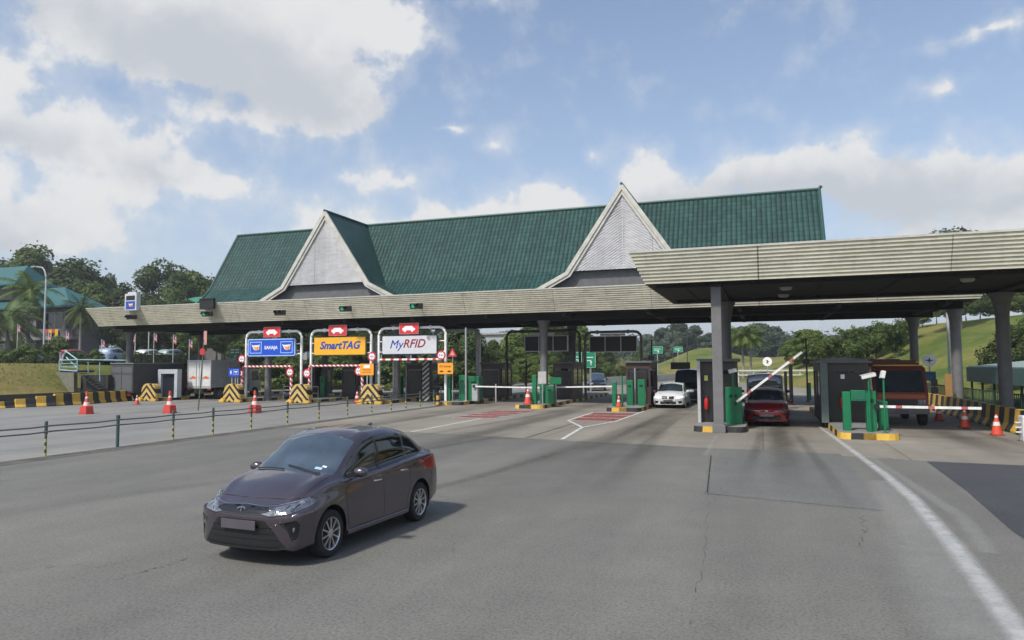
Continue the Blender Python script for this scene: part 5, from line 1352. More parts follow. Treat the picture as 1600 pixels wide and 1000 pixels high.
def wheel(parent, x, y, r, side, spokes=10, rimm=None, w=.19):
    e = bpy.data.objects.new('wheel', None); COL.objects.link(e); e.parent = parent; e.location = (x, y, r); e.empty_display_size = .1
    e.rotation_euler = (0, 0, 0 if side > 0 else math.pi)
    Mx = Matrix.Rotation(-math.pi/2, 4, 'X')   # axle along +y
    bm = bmesh.new(); hw = w/2
    lathe(bm, [(r*.67, -hw), (r*.93, -hw), (r*.985, -hw+.02), (r, -hw+.05), (r, hw-.05), (r*.985, hw-.02), (r*.93, hw), (r*.68, hw-.004), (r*.66, hw-.03)], 40, M=Mx)
    obj('tyre', bm, mat('tyre_rubber', (.018, .018, .018), .85), e, True)
    bm = bmesh.new()
    lathe(bm, [(r*.62, hw-.09), (r*.62, hw-.08)], 32, M=Mx, mi=1)
    # rim lip ring
    prof = [(r*.70, hw-.012), (r*.685, hw+.003), (r*.64, hw-.006), (r*.62, hw-.05)]
    ring = []
    for rr, z in prof: ring.append([bm.verts.new(Mx @ Vector((rr*math.cos(a), rr*math.sin(a), z))) for a in [2*math.pi*k/40 for k in range(40)]])
    for A, B in zip(ring, ring[1:]):
        for i in range(40): bm.faces.new((A[i], A[(i+1) % 40], B[(i+1) % 40], B[i]))
    for k in range(spokes):
        a = 2*math.pi*k/spokes + .2; rot = Matrix.Rotation(a, 4, 'Z')
        wi, wo = r*.034, r*.052
        P = [(r*.12, -wi), (r*.64, -wo), (r*.64, wo), (r*.12, wi)]
        A = [bm.verts.new(Mx @ rot @ Vector((p[0], p[1], hw-.03 + (.012 if p[0] < r*.3 else 0)))) for p in P]; B = [bm.verts.new(Mx @ rot @ Vector((p[0], p[1]*.7, hw-.012 + (.008 if p[0] < r*.3 else 0)))) for p in P]
        bm.faces.new(B)
        for i in range(4): f = bm.faces.new((A[i], A[(i+1) % 4], B[(i+1) % 4], B[i])); f.material_index = 0 if i != 0 else 0
    lathe(bm, [(r*.20, hw-.04), (r*.19, hw-.006), (r*.08, hw+.0)], 20, M=Mx)
    V2(bm)
    obj('rim', bm, [rimm or mat('alloy_silver', (.55, .55, .56), .28, .85), BLACK()], e, True)
    return e
def build_car(name, label, cat, P, paint, loc, heading, detail=2, regions=None, group=None, rimm=None):
    root = empty(name, label, cat, loc, heading, group)
    bm = car_shell(P, 150 if detail == 2 else 80, 1 if detail == 2 else .5)
    nl = bm.verts.layers.float_vector.new('n0')
    for v in bm.verts: v[nl] = v.normal
    idx = {'paint': 0}; mats = [paint]; inset = {}
    for (nm, m, view, poly, where, mirror, rec) in regions:
        if nm not in idx: idx[nm] = len(mats); mats.append(m)
        polys = [(poly, 1)] + ([([(-p[0], p[1]) if view == 'front' else (p[0], -p[1]) if view == 'top' else p for p in poly], -1)] if mirror else [])
        for pl, sd in polys:
            def filt(f, sd=sd):
                c = f.calc_center_median(); n = f.normal
                if where == 'front': return c.x > 1.0 and n.x > .15
                if where == 'frontside': return c.x > .9 and (n.x > .02 or True) and c.z > .3
                if where == 'rear': return c.x < -1.2 and n.x < -.2
                if where == 'rearside': return c.x < -1.2 
                if where == 'left': return c.y*sd > .3 and abs(n.y) > .3
                if where == 'up': return n.z > .25
                if where == 'upf': return n.z > .12 and n.x > .1
                if where == 'upr': return n.z > .12 and n.x < -.1
                return True
            fs = cut_region(bm, pl, view, filt)
            for f in fs: f.material_index = idx[nm]
            if rec and fs:
                r = bmesh.ops.inset_region(bm, faces=fs, thickness=.006, depth=-rec)
                for f in r['faces']: f.material_index = idx[nm] if idx[nm] else 0
                bm.normal_update()
                for f in fs:
                    for v in f.verts: v[nl] = (0, 0, 0)
    # split per material into parts
    bm.normal_update()
    bm.faces.ensure_lookup_table()
    inv = {v: k for k, v in idx.items()}
    partname = lambda k: {'paint': 'body'}.get(k, k.split('|')[0])
    for k, mi in idx.items():
        sub = bmesh.new(); vm = {}; nrm = []
        for f in bm.faces:
            if f.material_index != mi: continue
            vs = []
            for v in f.verts:
                if v not in vm:
                    vm[v] = sub.verts.new(v.co); n0 = Vector(v[nl]); nrm.append(n0 if n0.length > .5 else v.normal.copy())
                vs.append(vm[v])
            try: sub.faces.new(vs)
            except ValueError: pass
        if not sub.faces: continue
        # pieces on the two sides become separate parts when they do not touch
        sub.verts.index_update(); pieces = []
        if k != 'paint':
            seen = set()
            for f in sub.faces:
                if f in seen: continue
                st = [f]; comp = []; seen.add(f)
                while st:
                    g = st.pop(); comp.append(g)
                    for e in g.edges:
                        for h in e.link_faces:
                            if h not in seen: seen.add(h); st.append(h)
                pieces.append(comp)
            pieces = [c for c in pieces if sum(f.calc_area() for f in c) > .0015] or pieces[:1]
        else: pieces = [list(sub.faces)]
        for comp in pieces:
            vs = {}; co = []; ns = []; fa = []
            for f in comp:
                q = []
                for v in f.verts:
                    if v.index not in vs: vs[v.index] = len(co); co.append(v.co[:]); ns.append(nrm[v.index].normalized()[:])
                    q.append(vs[v.index])
                fa.append(q)
            me = bpy.data.meshes.new(partname(k)); me.from_pydata(co, [], fa); me.materials.append(mats[mi])
            for p in me.polygons: p.use_smooth = True
            me.normals_split_custom_set_from_vertices(ns)
            o = bpy.data.objects.new(partname(k), me); COL.objects.link(o); o.parent = root
        sub.free()
    bm.free()
    # inner dark underbody and arch liners
    x0, x1 = P['L']; wb = interp(P['wmid'], 0)
    b2 = bmesh.new()
    if P.get('liner', True):
        box(b2, x0+.25, P['ax'][1]-P['arch']-.02, -wb+.16, wb-.16, P['zb']+.03, .75); box(b2, P['ax'][1]+P['arch']+.02, P['ax'][0]-P['arch']-.02, -wb+.13, wb-.13, P['zb']+.01, .78); box(b2, P['ax'][0]+P['arch']+.02, x1-.42, -wb+.2, wb-.2, P['zb']+.03, .6)
        box(b2, P['ax'][1]-P['arch']-.02, P['ax'][0]+P['arch']+.02, -wb+.32, wb-.32, P['zb']+.06, .84)
        obj('underbody', b2, mat('underbody_black', (.008, .008, .008), .9), root)
    # arch liner
    for cx in P['ax']:
        for s in (1, -1):
            b3 = bmesh.new(); prev = None
            for k in range(25):
                a = -.35 + (math.pi+.7)*k/24; px, pz = cx+P['arch']*1.0*math.cos(a), P['wr']+P['arch']*math.sin(a)
                r0 = [b3.verts.new((px, s*(wb-.03), pz)), b3.verts.new((px, s*(wb-.33), pz))]
                if prev: b3.faces.new((prev[0], prev[1], r0[1], r0[0]))
                prev = r0
            obj('wheel_arch', b3, mat('underbody_black', (.008, .008, .008), .9), root, True)
    for cx in P['ax']:
        for s in (1, -1): wheel(root, cx, s*P['wy'], P['wr'], s, 10 if detail == 2 else 7, rimm)
    return root
def surf(root):
    """BVH over body parts in local space, for laying trim on the skin"""
    vs, fs = [], []
    for o in root.children:
        if o.type != 'MESH' or o.name.split('.')[0] in ('underbody', 'wheel_arch'): continue
        b = len(vs); vs += [v.co.copy() for v in o.data.vertices]; fs += [[b+i for i in p.vertices] for p in o.data.polygons]
    return BVHTree.FromPolygons(vs, fs)
def seam(root, bvh, pts, view, m, w=.006, name='panel_gap', lift=.0012, sides=(1, -1)):
    for s in sides:
        bm = bmesh.new(); P3 = []
        dens_ = []
        for a, b in zip(pts, pts[1:]):
            n = max(2, int(math.dist(a, b)/.03))
            dens_ += [(a[0]+(b[0]-a[0])*k/n, a[1]+(b[1]-a[1])*k/n) for k in range(n)]
        dens_.append(pts[-1])
        for p in dens_:
            if view == 'side': o, d = Vector((p[0], s*3, p[1])), Vector((0, -s, 0))
            elif view == 'front': o, d = Vector((4, s*p[0], p[1])), Vector((-1, 0, 0))
            elif view == 'rear': o, d = Vector((-4, s*p[0], p[1])), Vector((1, 0, 0))
            else: o, d = Vector((p[0], s*p[1], 3)), Vector((0, 0, -1))
            h = bvh.ray_cast(o, d)
            if h[0] is None: continue
            n = h[1] if h[1].dot(d) < 0 else -h[1]
            P3.append((h[0]+n*lift, n))
        prev = None
        for i, (q, n) in enumerate(P3):
            t = (P3[min(i+1, len(P3)-1)][0]-P3[max(i-1, 0)][0])
            if t.length < 1e-6: continue
            t.normalize(); b = n.cross(t).normalized()*w/2
            cur = (bm.verts.new(q-b), bm.verts.new(q+b))
            if prev: bm.faces.new((prev[0], prev[1], cur[1], cur[0]))
            prev = cur
        if bm.faces: obj(name, bm, m, root)
        else: bm.free()
def car_paint(name, col, metal=.35, rough=.32):
    m = mat(name, col, rough, metal, var=.04, scale=2, coat=.8); return m
PB = mat('glossy_black_trim', (.012, .012, .014), .22)
GRB = mat('grille_black', (.010, .010, .011), .5, bump=.4, bscale=60)
WIND = mat('windscreen_glass', (.030, .046, .056), .04, spec=1.0, var=.5, scale=2.5)
WIND.node_tree.nodes['Principled BSDF'].inputs['IOR'].default_value = 2.0
LAMP = mat('headlamp_lens', (.17, .185, .21), .12, .4, var=.7, scale=14, coat=.8)
TAIL = mat('tail_lamp_red', (.35, .01, .012), .2, coat=.6)
CHRM = mat('chrome', (.72, .72, .73), .15, 1.0, var=.02)
PLATE = mat('number_plate_black', (.075, .068, .082), .5)
bez_regions = [
 ('windshield', WIND, 'top', [(1.10, -.62), (1.125, -.3), (1.13, 0), (1.125, .3), (1.10, .62), (1.02, .655), (.60, .595), (.38, .575), (.35, .3), (.34, 0), (.35, -.3), (.38, -.575), (.60, -.60), (1.02, -.655)], 'upf', False, .004),
 ('rear_window', GLASS(), 'top', [(-1.24, -.52), (-1.26, 0), (-1.24, .52), (-1.64, .55), (-1.70, .3), (-1.715, 0), (-1.70, -.3), (-1.64, -.55)], 'upr', False, .004),
 ('side_window', GLASS(), 'side', [(.82, .92), (.73, 1.06), (.46, 1.24), (.22, 1.35), (-.04, 1.395), (-.06, .935)], 'left', True, .005),
 ('side_window|r', GLASS(), 'side', [(-.115, .938), (-.10, 1.398), (-.45, 1.402), (-.72, 1.38), (-.86, 1.35), (-.89, .985)], 'left', True, .005),
 ('pillar_trim', PB, 'side', [(-.066, .94), (-.046, 1.39), (-.096, 1.39), (-.109, .94)], 'left', True, 0),
 ('quarter_window', GLASS(), 'side', [(-.925, .99), (-.895, 1.345), (-1.10, 1.275), (-1.32, 1.14), (-1.40, 1.05), (-1.36, 1.015)], 'left', True, .005),
 ('headlight', LAMP, 'front', [(.30, .635), (.44, .70), (.60, .742), (.735, .785), (.762, .765), (.748, .70), (.66, .645), (.40, .612)], 'frontside', True, .004),
 ('upper_grille', PB, 'front', [(-.30, .63), (-.40, .665), (-.35, .70), (0, .715), (.35, .70), (.40, .665), (.30, .63), (0, .62)], 'front', False, .008),
 ('lower_grille', GRB, 'front', [(-.36, .555), (.36, .555), (.47, .43), (.60, .26), (.52, .235), (-.52, .235), (-.60, .26), (-.47, .43)], 'front', False, 0),
 ('fog_lamp_bezel', PB, 'front', [(.54, .525), (.73, .565), (.755, .50), (.735, .33), (.68, .30), (.635, .44)], 'frontside', True, .015),
 ('tail_lamp', TAIL, 'front', [(.40, .80), (.44, .93), (.70, .955), (.78, .93), (.78, .76), (.70, .74)], 'rearside', True, .003),
 ('rear_bumper_insert', GRB, 'front', [(-.45, .35), (.45, .35), (.5, .25), (-.5, .25)], 'rear', False, .01),
]
PAINT = car_paint('plum_grey_metallic', (.100, .084, .100), .7, .25)
bez = build_car('parked_car', 'plum grey four-door sedan driving towards the camera on the open road in the foreground', 'car', BEZZA, PAINT, (0, 0, 0), 0, 2, bez_regions)
bez.name = 'sedan_car'
bv = surf(bez)
gap = mat('panel_gap_black', (.006, .006, .007), .8)
for nm, pts, vw in (('door_gap', [(.86, .90), (.88, .60), (.84, .36), (.80, .27)], 'side'), ('door_gap', [(-.09, .94), (-.09, .60), (-.10, .27)], 'side'), ('door_gap', [(-.84, .98), (-.90, .80), (-.88, .66), (-.80, .45), (-.78, .27)], 'side'), ('door_gap', [(.80, .262), (-.78, .262)], 'side'),
                    ('bonnet_gap', [(1.12, .665), (1.4, .665), (1.6, .645), (1.75, .60)], 'top'), ('bonnet_gap', [(0, .725), (.3, .712), (.5, .735), (.58, .775)], 'front'), ('bumper_gap', [(1.585, .60), (1.66, .68), (1.60, .76)], 'side'), ('bumper_gap', [(-1.585, .50), (-1.66, .70), (-1.75, .80)], 'side'), ('boot_gap', [(0, .985), (.5, .975), (.6, .93)], 'rear'), ('roof_gap', [(.3, .50), (-.3, .485), (-1.05, .47)], 'top')):
    seam(bez, bv, pts, vw, gap, name=nm)
seam(bez, bv, [(.86, .915), (0, .935), (-.8, .982), (-1.22, 1.005)], 'side', CHRM if False else PB, .014, 'belt_trim')
seam(bez, bv, [(0, .722), (.3, .708), (.45, .722), (.62, .758), (.74, .80)], 'front', CHRM, .010, 'grille_chrome')
seam(bez, bv, [(0, .612), (.3, .618), (.42, .600), (.66, .63)], 'front', PB, .010, 'lamp_underline')
seam(bez, bv, [(.60, .255), (.52, .232), (0, .228)], 'front', mat('lip_dark', (.02, .025, .025), .4), .035, 'front_lip', lift=.012)
for z in (.33, .40, .47): seam(bez, bv, [(0, z), (.56-(z-.26)*.55, z)], 'front', PB, .012, 'grille_bar', lift=.004)
seam(bez, bv, [(.44, .69), (.55, .70), (.70, .74)], 'front', CHRM, .012, 'headlight_bar', lift=.003)
for sgn in (1, -1):
    for dx_ in (.47, .56, .65):
        seam(bez, bv, [(dx_, .64+(dx_-.47)*.12), (dx_+.02, .70+(dx_-.47)*.2)], 'front', PB, .016, 'headlight_fin', lift=.002, sides=(sgn,))
# emblem
h = bv.ray_cast(Vector((4, 0, .672)), Vector((-1, 0, 0)))[0]
bm = bmesh.new()
for k in range(10):
    a0, a1 = math.pi*k/10, math.pi*(k+1)/10
    prism(bm, [(.065*math.cos(a0), .034*math.sin(a0)), (.065*math.cos(a1), .034*math.sin(a1)), (.05*math.cos(a1), .02*math.sin(a1)), (.05*math.cos(a0), .02*math.sin(a0))], 'x', .0, .01)
prism(bm, [(-.02, -.03), (0, .03), (.014, .03), (-.006, -.03)], 'x', 0, .01)
o = obj('emblem', bm, CHRM, bez); o.location = (h.x+.012, 0, .672)
h = bv.ray_cast(Vector((4, 0, .49)), Vector((-1, 0, 0)))[0]
bm = bmesh.new(); box(bm, 0, .012, -.26, .26, -.055, .055, .004); o = obj('number_plate', bm, PLATE, bez); o.location = (h.x+.03, 0, .50)
bm = bmesh.new(); box(bm, 0, .012, -.26, .26, -.055, .055, .004); o = obj('number_plate', bm, PLATE, bez); o.location = (-2.13-.0, 0, .80)
for s in (1, -1):
    h = bv.ray_cast(Vector((4, s*.675, .455)), Vector((-1, 0, 0)))[0]
    bm = bmesh.new(); lathe(bm, [(.048, 0), (.05, .012), (.03, .02)], 18, M=Matrix.Rotation(math.pi/2, 4, 'Y')); o = obj('fog_lamp', bm, LAMP, bez, True); o.location = (h.x-.022, s*.66, .455); o.scale = (1, .85, .85)
    # mirror
    m_ = bmesh.new(); bmesh.ops.create_icosphere(m_, subdivisions=3, radius=1)
    for v in m_.verts:
        v.co = Vector((v.co.x*.075 + (.02 if v.co.x > 0 else 0), v.co.y*.105, v.co.z*.068)); v.co.x = max(v.co.x, -.035)
    o = obj('mirror', m_, PAINT, bez, True); o.location = (.66, s*.865, .985)
    g_ = bmesh.new(); box(g_, -.004, 0, -.085, .085, -.05, .05, .0); q = obj('mirror_glass', g_, CHRM, o); q.location = (-.037, 0, 0)
    g_ = bmesh.new(); box(g_, -.02, .05, -.12*s if s > 0 else 0, 0 if s > 0 else .12, -.045, -.02, .006); q = obj('mirror_arm', g_, PB, o); q.location = (.0, -s*.02, -.02)
    for x in (.10, -.68):
        z = .80 + (0 if x > 0 else .045)
        h = bv.ray_cast(Vector((x, s*3, z)), Vector((0, -s, 0)))[0]
        g_ = bmesh.new(); tube(g_, [(-.09, 0, 0), (-.075, s*.03, .003), (.06, s*.032, .006), (.09, 0, .005)], .011, 8); q = obj('door_handle', g_, CHRM, bez, True); q.location = (h.x, h.y, h.z)
    # side skirt
    g_ = bmesh.new(); P = [(.0, .0), (.028, .02), (.03, .06), (.0, .10)]
    prism(g_, [(s*(.79+p[0]-.025), .185+p[1]) for p in P], 'y', -.84, .84)
    for v in g_.verts: v.co.x, v.co.y = v.co.y, v.co.x
    V2(g_); obj('side_skirt', g_, PAINT, bez)
# wipers, antenna, window pillar trim
for (a, b, c) in (((1.11, .52), (1.055, .2), (1.02, -.05)), ((1.115, -.05), (1.06, -.32), (1.03, -.55))):
    P = []
    for k in range(9):
        t = k/8; x = a[0]+(c[0]-a[0])*t; y = a[1]+(c[1]-a[1])*t; h = bv.ray_cast(Vector((x, y, 3)), Vector((0, 0, -1)))[0]
        if h: P.append(h+Vector((.004, 0, .014)))
    g_ = bmesh.new(); tube(g_, P, .009, 6); obj('wiper', g_, BLACK(), bez)
h = bv.ray_cast(Vector((-.98, 0, 3)), Vector((0, 0, -1)))[0]
g_ = bmesh.new(); prism(g_, [(.09, -.01), (-.06, -.01), (-.065, .040), (-.045, .045)], 'y', -.018, .018); q = obj('antenna', g_, PAINT, bez); q.location = h
# boot lip
seam(bez, bv, [(0, .90), (.35, .895)], 'rear', CHRM, .03, 'boot_trim', lift=.004)
# windscreen stickers and interior hints: seats and wheel silhouettes stay hidden by the dark glass

seam(bez, bv, [(.99, .36), (.975, .46)], 'top', mat('sticker_pale_blue', (.35, .5, .6), .4), .05, 'windscreen_sticker', lift=.003, sides=(1,))
seam(bez, bv, [(.93, .44), (.925, .50)], 'top', mat('sticker_white', (.7, .7, .7), .4), .03, 'windscreen_sticker', lift=.003, sides=(1,))
seam(bez, bv, [(1.9, .775), (1.0, .835), (0, .855), (-1.0, .87), (-1.8, .885)], 'side', PAINT, .016, 'character_line', lift=.006)
bez.location = (-6.16, 9.40, 0); bez.rotation_euler = (0, 0, -1.625); bez.scale = (.95, 1.05, 1.05)
def scaledP(P, kx, ky, kz, **over):
    Q = {}
    for k, v in P.items():
        if k in ('ztop', 'zedge', 'zbelt'): Q[k] = [(a*kx, b*kz) for a, b in v]
        elif k in ('wedge', 'wbelt', 'wmid'): Q[k] = [(a*kx, b*ky) for a, b in v]
        elif k == 'L': Q[k] = (v[0]*kx, v[1]*kx)
        elif k == 'ax': Q[k] = tuple(a*kx for a in v)
        elif k == 'wy': Q[k] = v*ky
        elif k in ('front', 'rear'): Q[k] = [(a*kz, b) for a, b in v]
        else: Q[k] = v
    Q.update(over); return Q
def scaledR(rs, kx, ky, kz, drop=()):
    out = []
    for (nm, m, view, poly, wh, mi, rec) in rs:
        if nm in drop: continue
        s = {'side': (kx, kz), 'front': (ky, kz), 'top': (kx, ky)}[view]
        out.append((nm, m, view, [(a*s[0], b*s[1]) for a, b in poly], wh, mi, rec))
    return out
def finish_car(root, P, paint, ky, kz, lamps_on=False, plate=True):
    bvh = surf(root)
    for s in (1, -1):
        m_ = bmesh.new(); bmesh.ops.create_icosphere(m_, subdivisions=2, radius=1)
        for v in m_.verts: v.co = Vector((v.co.x*.06, v.co.y*.11, v.co.z*.075))
        o = obj('mirror', m_, paint, root, True); o.location = (.66*P['L'][1]/2.02, s*(interp(P['wbelt'], .7)+.13), interp(P['zbelt'], .7)+.09*kz)
    h = bvh.ray_cast(Vector((5, 0, .47*kz)), Vector((-1, 0, 0)))[0]
    if h and plate:
        bm = bmesh.new(); box(bm, 0, .012, -.26, .26, -.055, .055, .004); o = obj('number_plate', bm, PLATE, root); o.location = (h.x+.03, 0, .47*kz)
    return bvh
# white sedan in the lane
kx, ky, kz = 1.10, 1.10, .95
bp_ = scaledP(BEZZA, kx, ky, kz, wr=.32, arch=.37)
kid = [(.03, .52), (.05, .68), (.30, .69), (.36, .62), (.30, .52)]
reg = scaledR(bez_regions, kx, ky, kz, ('upper_grille', 'lower_grille', 'fog_lamp_bezel', 'headlight')) + [
 ('kidney_grille', PB, 'front', kid, 'front', True, .02),
 ('headlight', mat('lit_headlamp', (.7, .72, .75), .2, emit=(.9, .95, 1, .7)), 'front', [(.42, .60), (.44, .66), (.60, .68), (.78, .70), (.80, .66), (.74, .60), (.55, .585)], 'frontside', True, .004),
 ('lower_grille', GRB, 'front', [(-.42, .42), (.42, .42), (.46, .30), (.40, .24), (-.40, .24), (-.46, .30)], 'front', False, .02),
 ('side_intake', GRB, 'front', [(.52, .42), (.74, .44), (.76, .30), (.60, .27)], 'frontside', True, .015)]
WPAINT = car_paint('white_car_paint', (.62, .63, .64), 0, .3)
bmw = build_car('sedan_car', 'white sedan with lit headlights waiting in the toll lane', 'car', bp_, WPAINT, (-5.02, 43.3, 0), -math.pi/2, 1, reg)
finish_car(bmw, bp_, WPAINT, ky, kz)
# red hatchback
kx, ky, kz = .93, 1.07, 1.0
HT = dict(BEZZA); 
HT['ztop'] = [(-2.02, 1.02), (-1.95, 1.12), (-1.75, 1.35), (-1.5, 1.46)] + [p for p in BEZZA['ztop'] if p[0] > -1.0]
HT['zedge'] = [(-2.02, .98), (-1.95, 1.06), (-1.75, 1.28), (-1.5, 1.38), (-1.0, 1.41)] + [p for p in BEZZA['zedge'] if p[0] > -.6]
HT['wedge'] = [(-2.02, .58), (-1.5, .56)] + [p for p in BEZZA['wedge'] if p[0] > -.6]
hp = scaledP(HT, kx, ky, kz, rear=[(.2, .08), (.4, 0), (.9, .02), (1.1, .06), (1.4, .1)])
hreg = scaledR(bez_regions, kx, ky, kz, ('rear_window', 'quarter_window', 'rear_bumper_insert', 'lower_grille', 'tail_lamp', 'upper_grille')) + [
 ('side_window|q', GLASS(), 'side', [(-.80, 1.0), (-.78, 1.32), (-1.25, 1.30), (-1.42, 1.12), (-1.3, 1.03)], 'left', True, .005),
 ('lower_grille', GRB, 'front', [(-.50, .46), (.50, .46), (.58, .30), (.50, .25), (-.50, .25), (-.58, .30)], 'front', False, .02),
 ('upper_grille', PB, 'front', [(-.32, .60), (.32, .60), (.34, .65), (-.34, .65)], 'front', False, .008)]
RPAINT = car_paint('red_car_paint', (.20, .010, .016), .2, .3)
red = build_car('hatchback_car', 'dark red hatchback under the raised red and white arm', 'car', hp, RPAINT, (.16, 31.95, 0), -math.pi/2, 1, hreg)
bvh = finish_car(red, hp, RPAINT, ky, kz)
h = bvh.ray_cast(Vector((4, 0, .66)), Vector((-1, 0, 0)))[0]
bm = bmesh.new(); prism(bm, [(.06*math.cos(a*.524), .035*math.sin(a*.524)) for a in range(12)], 'x', 0, .012); o = obj('emblem', bm, CHRM, red); o.location = (h.x, 0, .625)
bm = bmesh.new(); tube(bm, [(-.3, -.55, 1.545), (.1, -.55, 1.56), (.1, .55, 1.56), (-.3, .55, 1.545)], .02, 6); obj('roof_rack', bm, STEEL(), red)
# dark suv leaving the plaza
kx, ky, kz = 1.08, 1.13, 1.14
sp_ = scaledP(HT, kx, ky, kz, wr=.36, arch=.42, rear=hp['rear'])
SPAINT = car_paint('navy_suv_paint', (.02, .03, .05), .3, .3)
suv = build_car('suv_car', 'dark navy SUV on the open road beyond the plaza, seen beside the dark column', 'car', sp_, SPAINT, (-15.3, 69, 0), -math.pi/2+.2, 1, scaledR(hreg, kx/.93, ky/1.07, kz))
finish_car(suv, sp_, SPAINT, ky, kz)
# vans
VT = dict(L=(-2.4, 2.2), ax=(1.5, -1.35), wr=.33, wy=.78, arch=.39, zb=.2,
 ztop=[(-2.4, 1.2), (-2.35, 1.75), (-2.1, 1.93), (0, 1.96), (.7, 1.93), (1.0, 1.82), (1.35, 1.45), (1.62, 1.15), (1.8, 1.05), (2.05, .97), (2.2, .85)],
 zedge=[(-2.4, 1.15), (-2.35, 1.68), (-2.1, 1.84), (0, 1.88), (.7, 1.84), (.95, 1.74), (1.3, 1.38), (1.55, 1.10), (1.8, .99), (2.05, .92), (2.2, .82)],
 wedge=[(-2.4, .72), (0, .76), (.95, .74), (1.3, .74), (1.8, .70), (2.2, .6)],
 zbelt=[(-2.4, 1.05), (0, 1.02), (1.2, 1.0), (1.6, .98), (2.0, .88), (2.2, .78)],
 wbelt=[(-2.4, .84), (0, .89), (1.2, .88), (1.8, .84), (2.2, .76)],
 wmid=[(-2.4, .86), (0, .92), (1.5, .92), (1.9, .88), (2.2, .8)],
 front=[(.2, -.05), (.5, .0), (.8, -.02), (1, -.1)], rear=[(.2, .04), (1, 0), (1.9, .1)], plan=(.08, .14))
vreg = [('windshield', WIND, 'top', [(1.58, -.68), (1.62, 0), (1.58, .68), (1.0, .72), (.88, 0), (1.0, -.72)], 'upf', False, .004),
 ('side_window', GLASS(), 'side', [(1.15, 1.08), (.75, 1.66), (.3, 1.72), (.3, 1.08)], 'left', True, .005),
 ('side_window|b', GLASS(), 'side', [(.2, 1.08), (.2, 1.74), (-2.0, 1.72), (-2.0, 1.10)], 'left', True, .005),
 ('headlight', LAMP, 'front', [(.48, .70), (.5, .82), (.84, .86), (.86, .74)], 'frontside', True, .004),
 ('upper_grille', CHRM, 'front', [(-.44, .62), (.44, .62), (.44, .80), (-.44, .80)], 'front', False, .012),
 ('lower_grille', GRB, 'front', [(-.6, .46), (.6, .46), (.62, .28), (-.62, .28)], 'front', False, .02)]
VPAINT = car_paint('black_van_paint', (.014, .015, .018), .2, .3)
v1 = build_car('van_car', 'dark people carrier waiting close behind the white sedan', 'car', VT, VPAINT, (-4.6, 49.6, 0), -math.pi/2, 1, vreg)
finish_car(v1, VT, VPAINT, 1, 1, plate=True); v1.scale = (1, 1.05, 1.12)
V2PAINT = car_paint('dark_grey_van_paint', (.03, .032, .035), .3, .3)
VT2 = scaledP(VT, 1.0, 1.06, 1.03)
v2 = build_car('van_car', 'dark grey van with a broad dark windscreen close behind the red hatchback', 'car', VT2, V2PAINT, (.15, 38.6, 0), -math.pi/2, 1, scaledR(vreg, 1, 1.06, 1.03))
finish_car(v2, VT2, V2PAINT, 1, 1)
# display hung over the lane behind the white sedan
p = AY(1063, 571.5, 52); e = empty('lane_display', 'flat black display board over the people carrier', 'display', (p.x, 52, p.z))
bm = bmesh.new(); box(bm, -.68, .68, 0, .1, -.25, .25, .01); obj('display_case', bm, BLACK(), e)
bm = bmesh.new()
for x in (-.5, .5): tube(bm, [(x, .05, .25), (x, .05, MZ0-.38-p.z)], .03, 6)
obj('hanger', bm, STEEL(), e)

# ------------------------------------------------------------------ trucks
def truck_wheels(root, xs_, w, r=.42):
    for x in xs_:
        for s in (1, -1): wheel(root, x, s*(w/2-.14), r, s, 6, mat('truck_rim', (.30, .30, .29), .5, .4), .26)
# red light truck (x forward)
rt = empty('red_truck', 'red light truck with a broad dark windscreen and yellow-edged cargo bed in the right-hand lane', 'truck', (5.22, 32.3+.6, 0), -math.pi/2)
TR = mat('truck_red', (.16, .022, .014), .4, grime=.35, coat=.3)
bm = bmesh.new(); w = .97
prism(bm, [(.95, .55), (1.02, .62), (1.04, 1.25), (.98, 1.32), (.62, 2.28), (.5, 2.36), (-.55, 2.38), (-.6, 2.3), (-.6, .55)], 'y', -w, w)
bmesh.ops.bevel(bm, geom=bm.edges[:], offset=.045, segments=2, affect='EDGES'); obj('cab', bm, TR, rt)
bm = bmesh.new(); prism(bm, [(1.0, 1.36), (.66, 2.18), (.69, 2.2), (1.03, 1.37)], 'y', -w+.12, w-.12); obj('windshield', bm, WIND, rt)
for s in (1, -1):
    bm = bmesh.new(); prism(bm, [(.86, 1.4), (.55, 2.15), (-.4, 2.15), (-.4, 1.4)], 'y', s*(w+.002), s*(w+.012)); obj('side_window', bm, GLASS(), rt)
    bm = bmesh.new(); box(bm, 1.03, 1.07, s*.72-.15, s*.72+.15, .86, 1.04, .015); obj('headlight', bm, LAMP, rt)
    bm = bmesh.new(); tube(bm, [(.8, s*w, 2.1), (1.0, s*(w+.22), 2.05), (1.0, s*(w+.22), 1.45)], .018, 6); obj('mirror_arm', bm, BLACK(), rt)
    for z in (1.72, 1.42):
        bm = bmesh.new(); box(bm, .96, 1.04, s*(w+.22)-.11, s*(w+.22)+.11, z-.13, z+.13, .03); obj('mirror', bm, BLACK(), rt)
bm = bmesh.new(); box(bm, 1.035, 1.06, -.86, .86, 1.09, 1.25, .01); obj('orange_band', bm, mat('truck_orange', (.32, .07, .015), .4, grime=.3), rt)
bm = bmesh.new(); box(bm, 1.035, 1.065, -.56, .56, .82, 1.05, .01)
obj('grille', bm, GRB, rt)
bm = bmesh.new(); box(bm, .98, 1.14, -.97, .97, .48, .76, .03); obj('bumper', bm, mat('truck_bumper_grey', (.10, .10, .10), .5), rt)
bm = bmesh.new(); box(bm, 1.142, 1.15, -.24, .24, .54, .66); obj('number_plate', bm, PLATE, rt)
